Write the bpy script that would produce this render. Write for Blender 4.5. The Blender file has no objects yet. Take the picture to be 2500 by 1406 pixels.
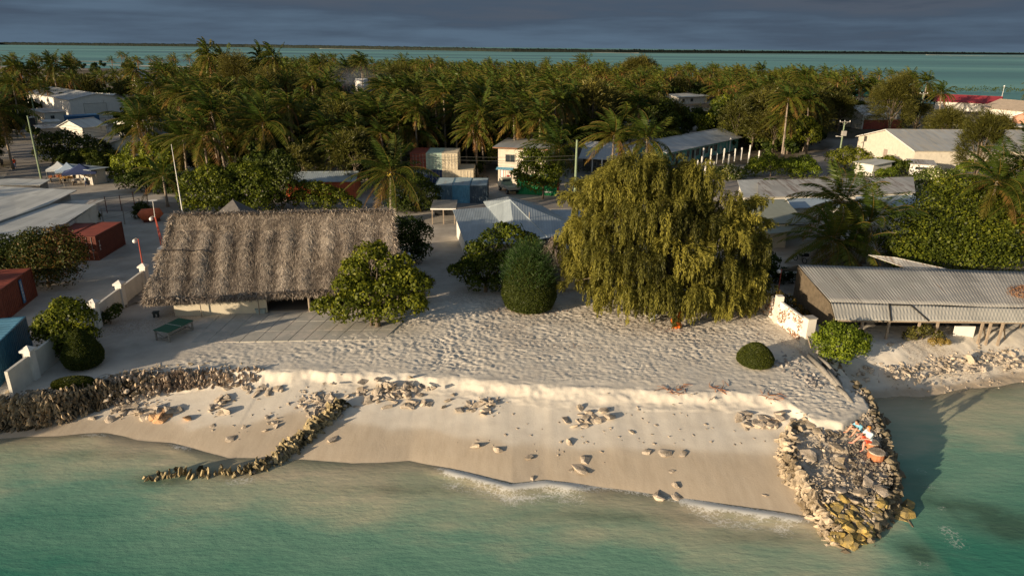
import bpy, math, random
import numpy as np
from mathutils import Vector, Matrix, noise as mnoise
S = bpy.context.scene
COL = S.collection
rad = math.radians

# ---------------------------------------------------------------- camera
FPX = 1667.0; HC = 23.0
PITCH = math.atan(589/1667); ROLL = math.atan(24/2500)
_f = Vector((0, math.cos(PITCH), -math.sin(PITCH))); _u = Vector((0, math.sin(PITCH), math.cos(PITCH))); _r = Vector((1, 0, 0))
_cr = _r*math.cos(ROLL) + _u*math.sin(ROLL); _cu = _u*math.cos(ROLL) - _r*math.sin(ROLL)
cam = bpy.data.cameras.new('camera'); camo = bpy.data.objects.new('camera', cam); COL.objects.link(camo)
cam.sensor_width = 36; cam.lens = 36*FPX/2500; cam.clip_start = 0.5; cam.clip_end = 40000
camo.matrix_world = Matrix(((_cr.x, _cu.x, -_f.x, 0), (_cr.y, _cu.y, -_f.y, 0), (_cr.z, _cu.z, -_f.z, HC), (0, 0, 0, 1)))
S.camera = camo
S.render.resolution_x = 1024; S.render.resolution_y = 575
S.view_settings.view_transform = 'Standard'; S.view_settings.look = 'None'
S.view_settings.exposure = 0.55; S.view_settings.gamma = 1

# ---------------------------------------------------------------- sun and sky
SUN_EL = rad(10.5); SUN_AZ = rad(37)           # light travels towards +x +y
sd = Vector((math.cos(SUN_AZ)*math.cos(SUN_EL), math.sin(SUN_AZ)*math.cos(SUN_EL), -math.sin(SUN_EL)))
sl = bpy.data.lights.new('sun', 'SUN'); sl.energy = 5.0; sl.angle = rad(0.55); sl.color = (1.0, 0.80, 0.56)
so = bpy.data.objects.new('sun', sl); COL.objects.link(so); so.rotation_euler = sd.to_track_quat('-Z', 'Y').to_euler()
W = bpy.data.worlds.new('World'); S.world = W; W.use_nodes = True
nt = W.node_tree; nt.nodes.clear()
def N(t, kind, **kw):
    n = t.nodes.new(kind)
    for k, v in kw.items():
        if k in ('inp',):
            for a, b in v.items(): n.inputs[a].default_value = b
        else: setattr(n, k, v)
    return n
wo = N(nt, 'ShaderNodeOutputWorld'); 
sky = N(nt, 'ShaderNodeTexSky', sky_type='NISHITA', sun_disc=False, sun_elevation=SUN_EL, sun_rotation=math.atan2(-sd.x, -sd.y) % (2*math.pi), dust_density=1.5)
bg1 = N(nt, 'ShaderNodeBackground', inp={1: 0.10}); nt.links.new(sky.outputs[0], bg1.inputs[0])
tc = N(nt, 'ShaderNodeTexCoord'); sep = N(nt, 'ShaderNodeSeparateXYZ'); nt.links.new(tc.outputs['Generated'], sep.inputs[0])
mp = N(nt, 'ShaderNodeMapping', inp={3: (1.6, 1.6, 16.0)}); nt.links.new(tc.outputs['Generated'], mp.inputs[0])
nz = N(nt, 'ShaderNodeTexNoise', inp={2: 2.2, 3: 7.0, 4: 0.55}); nt.links.new(mp.outputs[0], nz.inputs[0])
# storm cloud bank: dark slate above, a little paler towards the horizon, with flat layers
mz = N(nt, 'ShaderNodeMath', operation='MULTIPLY_ADD', inp={1: 0.22, 2: -0.11}); nt.links.new(nz.outputs[0], mz.inputs[0])
az = N(nt, 'ShaderNodeMath', operation='ADD'); nt.links.new(sep.outputs[2], az.inputs[0]); nt.links.new(mz.outputs[0], az.inputs[1])
cr = N(nt, 'ShaderNodeValToRGB'); nt.links.new(az.outputs[0], cr.inputs[0])
e = cr.color_ramp.elements; e[0].position = 0.0; e[0].color = (0.066, 0.100, 0.142, 1); e[1].position = 0.10; e[1].color = (0.034, 0.049, 0.073, 1)
x = e.new(0.045); x.color = (0.044, 0.064, 0.093, 1); x = e.new(0.075); x.color = (0.055, 0.069, 0.092, 1); x = e.new(0.4); x.color = (0.08, 0.10, 0.13, 1)
bg2 = N(nt, 'ShaderNodeBackground', inp={1: 1.0}); nt.links.new(cr.outputs[0], bg2.inputs[0])
dt = N(nt, 'ShaderNodeVectorMath', operation='DOT_PRODUCT', inp={1: (0.35, 0.94, -0.25)}); nt.links.new(tc.outputs['Generated'], dt.inputs[0])
mr = N(nt, 'ShaderNodeMapRange', inp={1: -0.3, 2: 0.45, 3: 0.25, 4: 1.0}); nt.links.new(dt.outputs['Value'], mr.inputs[0])
mx = N(nt, 'ShaderNodeMixShader'); nt.links.new(mr.outputs[0], mx.inputs[0]); nt.links.new(bg1.outputs[0], mx.inputs[1]); nt.links.new(bg2.outputs[0], mx.inputs[2])
nt.links.new(mx.outputs[0], wo.inputs[0])
S.cycles.max_bounces = 6; S.cycles.diffuse_bounces = 2; S.cycles.glossy_bounces = 2; S.cycles.transparent_max_bounces = 8; S.cycles.transmission_bounces = 4

# ---------------------------------------------------------------- geometry of the site
G = 1.8                                          # height of the island ground above the sea
def at(px, py, z=G):
    x = (px-1250)/FPX; y = -(py-703)/FPX
    d = _f + _cr*x + _cu*y
    t = (z-HC)/d.z
    return Vector((d.x*t, d.y*t, z))
def zon(px, py, Y):                              # height of the sight line at distance Y, with its x
    d = _f + _cr*((px-1250)/FPX) - _cu*((py-703)/FPX)
    t = Y/d.y
    return Vector((d.x*t, Y, HC+d.z*t))
def proj(p):
    v = Vector(p) - Vector((0, 0, HC)); w = v.dot(_f)
    return 1250+FPX*v.dot(_cr)/w, 703-FPX*v.dot(_cu)/w, w

rng = np.random.default_rng(7)
random.seed(3)
def hash2(ix, iy, seed=0):
    n = (ix.astype(np.int64)*374761393 + iy.astype(np.int64)*668265263 + seed*974711) & 0x7fffffff
    n = (n ^ (n >> 13))*1274126177 & 0x7fffffff
    return ((n ^ (n >> 16)) & 0xffff)/65535.0
def vnoise(x, y, seed=0):
    ix = np.floor(x); iy = np.floor(y); fx = x-ix; fy = y-iy
    fx = fx*fx*(3-2*fx); fy = fy*fy*(3-2*fy)
    a = hash2(ix, iy, seed); b = hash2(ix+1, iy, seed); c = hash2(ix, iy+1, seed); d = hash2(ix+1, iy+1, seed)
    return (a*(1-fx)+b*fx)*(1-fy)+(c*(1-fx)+d*fx)*fy
def fbm(x, y, seed=0, o=4):
    s = 0; a = .5; t = 0
    for i in range(o):
        s = s+a*vnoise(x*2**i, y*2**i, seed+i*17); t += a; a *= .5
    return s/t
def sst(a, b, x):
    t = np.clip((x-a)/(b-a), 0, 1); return t*t*(3-2*t)

# ---------------------------------------------------------------- object helpers
def tag(o, label=None, cat=None, group=None, kind=None):
    if label: o['label'] = label
    if cat: o['category'] = cat
    if group: o['group'] = group
    if kind: o['kind'] = kind
    return o
def thing(name, label, cat, loc=(0, 0, 0), rz=0, group=None):
    o = bpy.data.objects.new(name, None); COL.objects.link(o); o.location = loc; o.rotation_euler = (0, 0, rz)
    o.empty_display_size = 0.3
    return tag(o, label, cat, group)
def link(name, me, parent=None, mat=None, loc=None):
    o = bpy.data.objects.new(name, me); COL.objects.link(o)
    if mat is not None and len(me.materials) == 0: me.materials.append(mat)
    if parent: o.parent = parent
    if loc is not None: o.location = loc
    return o
def kids(o): return list(o.children)
def copy_tree(o, parent=None):
    c = o.copy(); COL.objects.link(c); c.parent = parent
    for ch in kids(o): copy_tree(ch, c)
    return c
def mesh(name, V, Q=None, T=None, mat=None, smooth=False, **attrs):
    me = bpy.data.meshes.new(name)
    V = np.asarray(V, dtype=np.float32).reshape(-1, 3)
    nq = 0 if Q is None else len(Q); ntr = 0 if T is None else len(T)
    me.vertices.add(len(V)); me.vertices.foreach_set('co', V.ravel())
    idx = []
    if nq: idx.append(np.asarray(Q, dtype=np.int32).ravel())
    if ntr: idx.append(np.asarray(T, dtype=np.int32).ravel())
    idx = np.concatenate(idx); me.loops.add(len(idx)); me.loops.foreach_set('vertex_index', idx)
    me.polygons.add(nq+ntr)
    st = np.concatenate([np.arange(nq)*4, nq*4+np.arange(ntr)*3]).astype(np.int32)
    me.polygons.foreach_set('loop_start', st)
    me.polygons.foreach_set('use_smooth', np.full(nq+ntr, bool(smooth)))
    for k, a in attrs.items():
        at_ = me.attributes.new(k, 'FLOAT', 'POINT'); at_.data.foreach_set('value', np.asarray(a, dtype=np.float32).ravel())
    me.update(calc_edges=True)
    if mat is not None: me.materials.append(mat)
    return me
def grid(xs, ys, Z):
    X, Y = np.meshgrid(xs, ys); V = np.stack([X, Y, Z], -1).reshape(-1, 3)
    nx, ny = len(xs), len(ys)
    i = (np.arange(ny-1)[:, None]*nx+np.arange(nx-1)[None, :]).ravel()
    return V, np.stack([i, i+1, i+nx+1, i+nx], -1)

class MB:
    def __init__(s): s.v = []; s.f = []
    def add(s, vs, fs):
        b = len(s.v); s.v += [tuple(p) for p in vs]; s.f += [tuple(b+i for i in f) for f in fs]; return s
    def box(s, c, d, M=None):
        c = Vector(c); hx, hy, hz = d[0]/2, d[1]/2, d[2]/2
        vs = [Vector((x*hx, y*hy, z*hz)) for z in (-1, 1) for y in (-1, 1) for x in (-1, 1)]
        if M is not None: vs = [M @ p for p in vs]
        return s.add([c+p for p in vs], [(0, 2, 3, 1), (4, 5, 7, 6), (0, 1, 5, 4), (2, 6, 7, 3), (0, 4, 6, 2), (1, 3, 7, 5)])
    def bx(s, x0, x1, y0, y1, z0, z1): return s.box(((x0+x1)/2, (y0+y1)/2, (z0+z1)/2), (abs(x1-x0), abs(y1-y0), abs(z1-z0)))
    def beam(s, a, b, w, h=None):
        a = Vector(a); b = Vector(b); d = b-a; h = h or w
        q = d.to_track_quat('X', 'Z').to_matrix()
        return s.box((a+b)/2, (d.length, w, h), q)
    def tube(s, pts, rs, n=8, cap=True):
        pts = [Vector(p) for p in pts]
        if not hasattr(rs, '__len__'): rs = [rs]*len(pts)
        vs = []; fs = []
        for i, p in enumerate(pts):
            d = (pts[min(i+1, len(pts)-1)]-pts[max(i-1, 0)]).normalized()
            a = d.orthogonal().normalized() if abs(d.z) < .999 else Vector((1, 0, 0)); a = (Vector((0, 1, 0)) if abs(d.y) < .9 else Vector((1, 0, 0))); a = (a-d*a.dot(d)).normalized(); b = d.cross(a)
            for k in range(n):
                t = 2*math.pi*k/n; vs.append(p+(a*math.cos(t)+b*math.sin(t))*rs[i])
        for i in range(len(pts)-1):
            for k in range(n):
                k2 = (k+1) % n; fs.append((i*n+k, i*n+k2, (i+1)*n+k2, (i+1)*n+k))
        if cap: fs.append(tuple(range(n))[::-1]); fs.append(tuple((len(pts)-1)*n+k for k in range(n)))
        return s.add(vs, fs)
    def slab(s, ps, t):                            # top outline and thickness downwards
        n = len(ps); ps = [Vector(p) for p in ps]
        vs = ps+[p-Vector((0, 0, t)) for p in ps]
        return s.add(vs, [tuple(range(n)), tuple(range(2*n-1, n-1, -1))]+[(i, n+i, n+(i+1) % n, (i+1) % n) for i in range(n)])
    def sphere(s, c, r, nu=12, nv=8, sc=(1, 1, 1)):
        c = Vector(c); vs = [c+Vector((0, 0, -r*sc[2]))]
        for j in range(1, nv):
            a = -math.pi/2+math.pi*j/nv
            for i in range(nu):
                t = 2*math.pi*i/nu; vs.append(c+Vector((r*sc[0]*math.cos(a)*math.cos(t), r*sc[1]*math.cos(a)*math.sin(t), r*sc[2]*math.sin(a))))
        vs.append(c+Vector((0, 0, r*sc[2]))); fs = [(0, 1+(i+1) % nu, 1+i) for i in range(nu)]
        for j in range(nv-2):
            for i in range(nu):
                a = 1+j*nu+i; b = 1+j*nu+(i+1) % nu; fs.append((a, b, b+nu, a+nu))
        L = len(vs)-1; o = 1+(nv-2)*nu; fs += [(o+i, o+(i+1) % nu, L) for i in range(nu)]
        return s.add(vs, fs)
    def me(s, name, mat=None, smooth=False):
        me = bpy.data.meshes.new(name); me.from_pydata([tuple(v) for v in s.v], [], s.f); me.update()
        if mat is not None: me.materials.append(mat)
        if smooth: me.polygons.foreach_set('use_smooth', [True]*len(me.polygons))
        return me
    def build(s, name, mat, parent=None, smooth=False, bevel=0):
        o = link(name, s.me(name, mat, smooth), parent)
        if bevel:
            m = o.modifiers.new('bevel', 'BEVEL'); m.width = bevel; m.segments = 2; m.limit_method = 'ANGLE'
        return o

# ---------------------------------------------------------------- materials
MC = {}
def newmat(name):
    m = bpy.data.materials.new(name); m.use_nodes = True; t = m.node_tree; t.nodes.clear()
    return m, t, N(t, 'ShaderNodeOutputMaterial')
def c4(c, k=1): return (min(c[0]*k, 1), min(c[1]*k, 1), min(c[2]*k, 1), 1)
def mat(name, col, rough=.85, var=.18, scale=3, bump=0., bscale=25, col2=None, thr=None, metallic=0, spec=.3):
    if name in MC: return MC[name]
    m, t, o = newmat(name); L = t.links.new
    b = N(t, 'ShaderNodeBsdfPrincipled', inp={'Roughness': rough, 'Metallic': metallic, 'Specular IOR Level': spec}); L(b.outputs[0], o.inputs[0])
    c = N(t, 'ShaderNodeTexCoord'); n = N(t, 'ShaderNodeTexNoise', inp={2: scale, 3: 6, 4: .6}); L(c.outputs['Object'], n.inputs[0])
    r = N(t, 'ShaderNodeValToRGB'); L(n.outputs[0], r.inputs[0]); e = r.color_ramp.elements
    e[0].position = .3; e[1].position = .7; e[0].color = c4(col, 1-var); e[1].color = c4(col, 1+var)
    src = r.outputs[0]
    if col2 is not None:
        n2 = N(t, 'ShaderNodeTexNoise', inp={2: scale*.7, 3: 8, 4: .7}); mpp = N(t, 'ShaderNodeMapping', inp={1: (7, 3, 1), 3: (1, 1, .45)}); L(c.outputs['Object'], mpp.inputs[0]); L(mpp.outputs[0], n2.inputs[0])
        r2 = N(t, 'ShaderNodeMapRange', inp={1: (thr or .55), 2: (thr or .55)+.12}); L(n2.outputs[0], r2.inputs[0])
        mi = N(t, 'ShaderNodeMixRGB', inp={2: c4(col2)}); L(r2.outputs[0], mi.inputs[0]); L(src, mi.inputs[1]); src = mi.outputs[0]
    L(src, b.inputs[0])
    if bump:
        n3 = N(t, 'ShaderNodeTexNoise', inp={2: bscale, 3: 5}); L(c.outputs['Object'], n3.inputs[0])
        bp = N(t, 'ShaderNodeBump', inp={0: bump, 1: .05}); L(n3.outputs[0], bp.inputs['Height']); L(bp.outputs[0], b.inputs['Normal'])
    MC[name] = m; return m
def metal_roof(name, col, axis='X', period=.28, rust=(.20, .12, .07), thr=.62, streak=.12, metallic=.25, rough=.42):
    if name in MC: return MC[name]
    m, t, o = newmat(name); L = t.links.new
    b = N(t, 'ShaderNodeBsdfPrincipled', inp={'Roughness': rough, 'Metallic': metallic}); L(b.outputs[0], o.inputs[0])
    c = N(t, 'ShaderNodeTexCoord'); sp = N(t, 'ShaderNodeSeparateXYZ'); L(c.outputs['Object'], sp.inputs[0])
    ax = {'X': 0, 'Y': 1}[axis]
    sn = N(t, 'ShaderNodeMath', operation='SNAP', inp={1: .85}); L(sp.outputs[ax], sn.inputs[0])
    s2 = N(t, 'ShaderNodeMath', operation='SNAP', inp={1: 3.1}); L(sp.outputs[1-ax], s2.inputs[0])
    cb = N(t, 'ShaderNodeCombineXYZ'); L(sn.outputs[0], cb.inputs[0]); L(s2.outputs[0], cb.inputs[1])
    wn = N(t, 'ShaderNodeTexWhiteNoise', noise_dimensions='3D'); L(cb.outputs[0], wn.inputs['Vector'])
    mpp = N(t, 'ShaderNodeMapping', inp={3: ((1.6, .16, .3) if axis == 'X' else (.16, 1.6, .3))}); L(c.outputs['Object'], mpp.inputs[0])
    n = N(t, 'ShaderNodeTexNoise', inp={2: 1.5, 3: 8, 4: .7}); L(mpp.outputs[0], n.inputs[0])
    n2 = N(t, 'ShaderNodeTexNoise', inp={2: .35, 3: 6, 4: .65}); L(c.outputs['Object'], n2.inputs[0])
    ad = N(t, 'ShaderNodeMath', operation='MULTIPLY_ADD', inp={1: streak*1.6}); L(wn.outputs[0], ad.inputs[0])
    a2 = N(t, 'ShaderNodeMath', operation='MULTIPLY_ADD', inp={1: streak*3.2, 2: .75-streak*1.2}); L(n.outputs[0], a2.inputs[0]); L(a2.outputs[0], ad.inputs[2])
    a3 = N(t, 'ShaderNodeMath', operation='MULTIPLY_ADD', inp={1: streak*2.6}); L(n2.outputs[0], a3.inputs[0]); L(ad.outputs[0], a3.inputs[2])
    a4 = N(t, 'ShaderNodeMath', operation='SUBTRACT', inp={1: streak*1.3}); L(a3.outputs[0], a4.inputs[0])
    vm = N(t, 'ShaderNodeVectorMath', operation='SCALE', inp={0: col}); L(a4.outputs[0], vm.inputs['Scale'])
    mk = N(t, 'ShaderNodeMath', operation='MULTIPLY'); L(n.outputs[0], mk.inputs[0]); 
    ms = N(t, 'ShaderNodeMath', operation='MULTIPLY_ADD', inp={1: .5, 2: .75}); L(n2.outputs[0], ms.inputs[0]); L(ms.outputs[0], mk.inputs[1])
    r2 = N(t, 'ShaderNodeMapRange', inp={1: thr, 2: thr+.1, 4: .8}); L(mk.outputs[0], r2.inputs[0])
    mi = N(t, 'ShaderNodeMixRGB', inp={2: c4(rust)}); L(r2.outputs[0], mi.inputs[0]); L(vm.outputs[0], mi.inputs[1]); L(mi.outputs[0], b.inputs[0])
    mu = N(t, 'ShaderNodeMath', operation='MULTIPLY', inp={1: 2*math.pi/period}); L(sp.outputs[ax], mu.inputs[0])
    si = N(t, 'ShaderNodeMath', operation='SINE'); L(mu.outputs[0], si.inputs[0])
    bp = N(t, 'ShaderNodeBump', inp={0: .28, 1: .02}); L(si.outputs[0], bp.inputs['Height']); L(bp.outputs[0], b.inputs['Normal'])
    MC[name] = m; return m
def leafmat(name, stops, trans=.3, rand=.25, gloss=.012):
    if name in MC: return MC[name]
    m, t, o = newmat(name); L = t.links.new
    a = N(t, 'ShaderNodeAttribute', attribute_name='tone'); r = N(t, 'ShaderNodeValToRGB'); L(a.outputs['Fac'], r.inputs[0])
    el = r.color_ramp.elements
    for i, (p, c) in enumerate(stops):
        x = el[i] if i < 2 else el.new(p); x.position = p; x.color = c4(c)
    oi = N(t, 'ShaderNodeObjectInfo'); k = N(t, 'ShaderNodeMath', operation='MULTIPLY_ADD', inp={1: rand*2, 2: 1-rand}); L(oi.outputs['Random'], k.inputs[0])
    h = N(t, 'ShaderNodeHueSaturation', inp={'Hue': .5}); L(k.outputs[0], h.inputs['Value']); L(r.outputs[0], h.inputs['Color'])
    k2 = N(t, 'ShaderNodeMath', operation='MULTIPLY_ADD', inp={1: -.03, 2: .515}); L(oi.outputs['Random'], k2.inputs[0]); L(k2.outputs[0], h.inputs['Hue'])
    d = N(t, 'ShaderNodeBsdfDiffuse'); tr = N(t, 'ShaderNodeBsdfTranslucent'); L(h.outputs[0], d.inputs[0]); L(h.outputs[0], tr.inputs[0])
    mx = N(t, 'ShaderNodeMixShader', inp={0: trans}); L(d.outputs[0], mx.inputs[1]); L(tr.outputs[0], mx.inputs[2])
    g = N(t, 'ShaderNodeBsdfGlossy', inp={'Roughness': .45, 'Color': (.8, .8, .7, 1)}); m2 = N(t, 'ShaderNodeMixShader', inp={0: gloss}); L(mx.outputs[0], m2.inputs[1]); L(g.outputs[0], m2.inputs[2])
    L(m2.outputs[0], o.inputs[0]); MC[name] = m; return m

M_palm = leafmat('palm_fronds', [(0, (.20, .105, .035)), (1, (.042, .075, .012)), (.25, (.19, .13, .028)), (.55, (.105, .118, .016))], .35, .3, .02)
M_leaf = leafmat('broad_leaves', [(0, (.035, .05, .008)), (1, (.23, .24, .02)), (.5, (.095, .12, .012))], .35, .25)
M_leafy = leafmat('yellow_green_leaves', [(0, (.06, .085, .010)), (1, (.34, .38, .03)), (.5, (.17, .22, .02))], .35, .15)
M_leafd = leafmat('dark_leaves', [(0, (.016, .028, .006)), (1, (.085, .11, .015)), (.5, (.042, .06, .010))], .25, .2)
M_cas = leafmat('casuarina_needles', [(0, (.045, .05, .013)), (1, (.30, .29, .048)), (.5, (.155, .158, .028))], .3, .1, .01)
M_casfar = leafmat('bushy_needles', [(0, (.045, .042, .012)), (1, (.19, .17, .032)), (.5, (.10, .10, .019))], .3, .3, .02)
M_topi = leafmat('clipped_leaves', [(0, (.03, .04, .007)), (1, (.12, .13, .015)), (.5, (.065, .08, .01))], .25, .1, .03)
M_topig = leafmat('green_needles', [(0, (.012, .03, .008)), (1, (.06, .11, .025)), (.5, (.03, .065, .014))], .25, .1, .03)
M_flow = leafmat('flowering_leaves', [(0, (.04, .06, .015)), (1, (.75, .70, .48)), (.5, (.10, .13, .02)), (.8, (.16, .19, .03))], .3, .1)
M_red = leafmat('autumn_leaves', [(0, (.018, .028, .008)), (1, (.15, .075, .02)), (.5, (.045, .06, .012))], .3, .1)
M_bark = mat('palm_bark', (.26, .21, .16), .9, .3, 4, .5, 12)
M_bark2 = mat('grey_bark', (.16, .125, .09), .9, .3, 3, .5, 12)
M_coco = mat('coconut_husk', (.50, .38, .06), .6, .2, 6)
M_stone = mat('coral_stone', (.50, .42, .33), .9, .3, 1.6, .8, 14, (.26, .215, .16), .50)
M_stoned = mat('dark_coral_stone', (.20, .16, .105), .95, .45, 2.2, .6, 14, (.06, .05, .035), .5)
M_stoney = mat('algae_covered_stone', (.40, .29, .09), .8, .4, 1.5, .8, 14, (.20, .16, .08), .47)
M_white = mat('white_paint', (.76, .73, .67), .8, .06, 1.5, .1, 8, (.50, .46, .40), .6)
M_whitew = mat('weathered_white_wall', (.66, .63, .56), .85, .1, 1.2, .15, 8, (.36, .32, .26), .56)
M_cream = mat('cream_wall', (.62, .55, .42), .85, .08, 1.2, .1, 8)
M_grey = mat('grey_concrete', (.33, .31, .28), .9, .15, 1.4, .2, 12)
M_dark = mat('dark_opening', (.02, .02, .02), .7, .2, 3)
M_glass = mat('window_glass', (.035, .045, .05), .12, .1, 1, spec=.6)
M_wood = mat('weathered_wood', (.30, .24, .18), .85, .25, 5, .2, 20)
M_woodg = mat('grey_timber', (.27, .25, .22), .9, .25, 5, .2, 20)
M_rust = mat('rust_red_steel', (.12, .030, .018), .6, .25, 1.4, .1, 10, (.09, .035, .018), .6)
M_rustl = mat('faded_red_steel', (.22, .05, .03), .6, .2, 1.4, .1, 10, (.14, .05, .03), .6)
M_orange = mat('orange_steel', (.58, .13, .05), .6, .2, 1.4, .1, 10, (.28, .09, .04), .6)
M_blue = mat('dark_blue_steel', (.025, .10, .17), .55, .2, 1.2, .1, 10)
M_blueg = mat('grey_blue_steel', (.11, .18, .23), .6, .2, 1.4, .1, 10, (.20, .14, .10), .66)
M_bluel = mat('light_blue_steel', (.12, .30, .42), .6, .2, 1.4, .1, 10, (.22, .15, .11), .68)
M_navy = mat('navy_steel', (.015, .035, .10), .6, .2, 1.4, .1, 10)
M_mint = mat('mint_steel', (.36, .46, .38), .6, .15, 1.4, .1, 10, (.30, .2, .12), .64)
M_creamc = mat('cream_steel', (.58, .50, .36), .6, .12, 1.4, .1, 10, (.30, .20, .12), .62)
M_green = mat('green_steel', (.02, .25, .09), .6, .2, 1.4, .1, 10)
M_reds = mat('red_lamp_paint', (.42, .08, .05), .6, .15, 4)
M_globe = mat('white_globe', (.80, .78, .74), .3, .03, 4)
M_pole = mat('green_grey_pole', (.21, .27, .17), .8, .15, 2)
M_roofg = metal_roof('grey_metal_roof', (.50, .51, .50), 'X')
M_roofgY = metal_roof('grey_metal_roof_cross', (.40, .41, .40), 'Y')
M_roofl = metal_roof('pale_metal_roof', (.66, .66, .61), 'X', thr=.68, streak=.15)
M_roofb = metal_roof('blue_grey_metal_roof', (.40, .46, .49), 'X', thr=.72)
M_roofb_Y = metal_roof('blue_grey_metal_roof_cross', (.40, .46, .49), 'Y', thr=.72)
M_roofw = metal_roof('worn_metal_roof', (.54, .52, .47), 'X', thr=.5, streak=.2)
M_roofboat = metal_roof('boathouse_roof_metal', (.40, .385, .35), 'X', .26, thr=.60, streak=.19)
# ---------------------------------------------------------------- terrain
def poly(px, ext0, ext1):
    P = [at(a, b, (c[0] if c else 0)) for a, b, *c in px]
    x = [e[0] for e in ext0]+[p.x for p in P]+[e[0] for e in ext1]
    y = [e[1] for e in ext0]+[p.y for p in P]+[e[1] for e in ext1]
    z = [P[0].z]*len(ext0)+[p.z for p in P]+[P[-1].z]*len(ext1)
    return np.array(x), np.array(y), np.array(z)
WLx, WLy, _ = poly([(0, 1068), (120, 1063), (250, 1058), (420, 1082), (560, 1116), (700, 1118), (860, 1130), (1000, 1126), (1100, 1146), (1250, 1184), (1330, 1174), (1500, 1192), (1650, 1216), (1800, 1238), (1990, 1266)],
                   [(-400, -200), (-70, 15), (-45, 31)], [(17.2, 31), (19, 34.5), (26, 40), (60, 40)])
STx, STy, _ = poly([(20, 968, G), (130, 945, G), (250, 918, G), (430, 903, G), (600, 905, G), (760, 905, G), (1000, 912, G), (1250, 932, G), (1500, 952, G), (1700, 956, G), (1850, 962, G), (1920, 980, G), (1975, 1020, G)],
                   [(-400, -196), (-70, 18), (-45, 34)], [(21, 35.5), (30, 34)])
SFx, SFy, SFz = poly([(0, 1050, .1), (150, 1032, .15), (260, 990, .35), (400, 965, .6), (550, 945, .95), (760, 942, 1.2), (1000, 958, 1.2), (1180, 976, 1.2), (1400, 996, 1.2), (1800, 1000, 1.25), (1890, 1016, 1.25), (1940, 1048, 1.2)],
                   [(-400, -197), (-70, 16), (-45, 32)], [(22, 33), (30, 31)])
XJ = [at(*p) for p in [(1965, 865, 1.8), (2060, 950, 1.5), (2110, 1000, .9), (2140, 1060, .7), (2175, 1130, .5), (2215, 1270, .2)]]
XJy = np.array([20]+[p.y for p in XJ][::-1]+[60]); XJx = np.array([21.5]+[p.x for p in XJ][::-1]+[21.5])
W2x, W2y, _ = poly([(2130, 972), (2250, 968), (2350, 950), (2500, 935)], [(20, 43)], [(60, 51), (120, 60)])
def ledge(y): return np.interp(y, XJy, XJx)
def terrain(x, y, detail=True):
    yw = np.interp(x, WLx, WLy); yt = np.interp(x, STx, STy); yf = np.interp(x, SFx, SFy); zf = np.interp(x, SFx, SFz)
    yt = yt+((fbm(x*.5, x*0+3, 5, 3)-.5)*.9+(fbm(x*1.6, y*1.6, 7, 4)-.5)*.6)*(x > -17); yf = yf+(fbm(x*.8, x*0+9, 6, 3)-.5)*.6*(x > -17)
    yf = np.maximum(yf, yw+.5); yt = np.maximum(yt, yf+.35)
    sea = -(yw-y)*.10; sea = np.where(sea < -2.6, -2.6-0*(sea), sea)
    t = np.clip((y-yw)/(yf-yw), 0, 1); slope = zf*(.95*t**.9+.05*t**6)
    z = np.where(y < yw, sea, np.where(y < yf, slope, zf+(G-zf)*(.55*np.clip((y-yf)/(yt-yf), 0, 1)+.45*sst(.35, 1, (y-yf)/(yt-yf)))))
    # second beach, right of the jetty
    yw2 = np.interp(x, W2x, W2y)+(fbm(x*.4, y*0, 8, 2)-.5)*.6
    z2 = np.where(y < yw2, np.maximum(-(yw2-y)*.075, -2.2), np.minimum(.02+(y-yw2)*.13+np.clip(y-yw2-1.2, 0, 9)*.30, G))
    k = sst(-.25, .25, x-ledge(y)); k = np.where(y > 62, 0, k)
    blend = np.where(y > 55, sst(62, 55, y), 1.); k = k*blend
    z = z*(1-k)+z2*k
    if detail:
        plate = sst(0.3, 1.2, y-yt)*(1-k)*sst(60, 55, y)*sst(-25, -21, x+(y-43)*.1)
        terr = (sst(-27, -24, x)*sst(-11.2, -12.5, x)*sst(48.2, 49.0, y+(x+26)*-.03))
        plate = plate*(1-terr)
        n1 = fbm(x*2.5+y*.5, y*3.3, 21, 3); n2 = fbm(x*3.6, y*4.2+x*.8, 33, 2)
        dim = np.abs(n1-.5)*2; dim2 = np.abs(n2-.5)*2
        z = z+plate*(.11*(np.minimum(dim, .3)-.2)+.11*(np.minimum(dim2, .3)-.2))*(.15+1.8*fbm(x*.22, y*.3, 37, 3)**1.5*1.6)
        z = z+plate*.12*(fbm(x*.25, y*.3, 40, 3)-.5)
        rr = np.hypot(x+8.2, (y-45.6)*1.0)
        for R_ in (3.2, 3.55): z = z-plate*.05*np.exp(-((rr-R_)/.09)**2)*(x > -6.6)*(y < 48)
        low = (y > yw-2)*(y < yf+.2)*(1-k)
        z = z+low*(.05*(fbm(x*.35, y*.45, 50, 3)-.5))
        sc = (y > yf-.1)*(y < yt+.3)*(1-k); z = z+sc*(.16*(fbm(x*.9, y*2.0, 60, 4)-.5)+.05*(fbm(x*4, y*3, 63, 2)-.5))
        z = z+k*(y > yw2)*.10*(fbm(x*1.6, y*1.6, 70, 4)-.5)
        z = z+(y > 60)*.03*(fbm(x*.5, y*.5, 80, 3)-.5)
        z = z+(y < yw)*.25*(fbm(x*.3, y*.3, 90, 3)-.5)*sst(0, 3, yw-y)
    return z
def tz(x, y): return float(terrain(np.array([float(x)]), np.array([float(y)]))[0])

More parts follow.
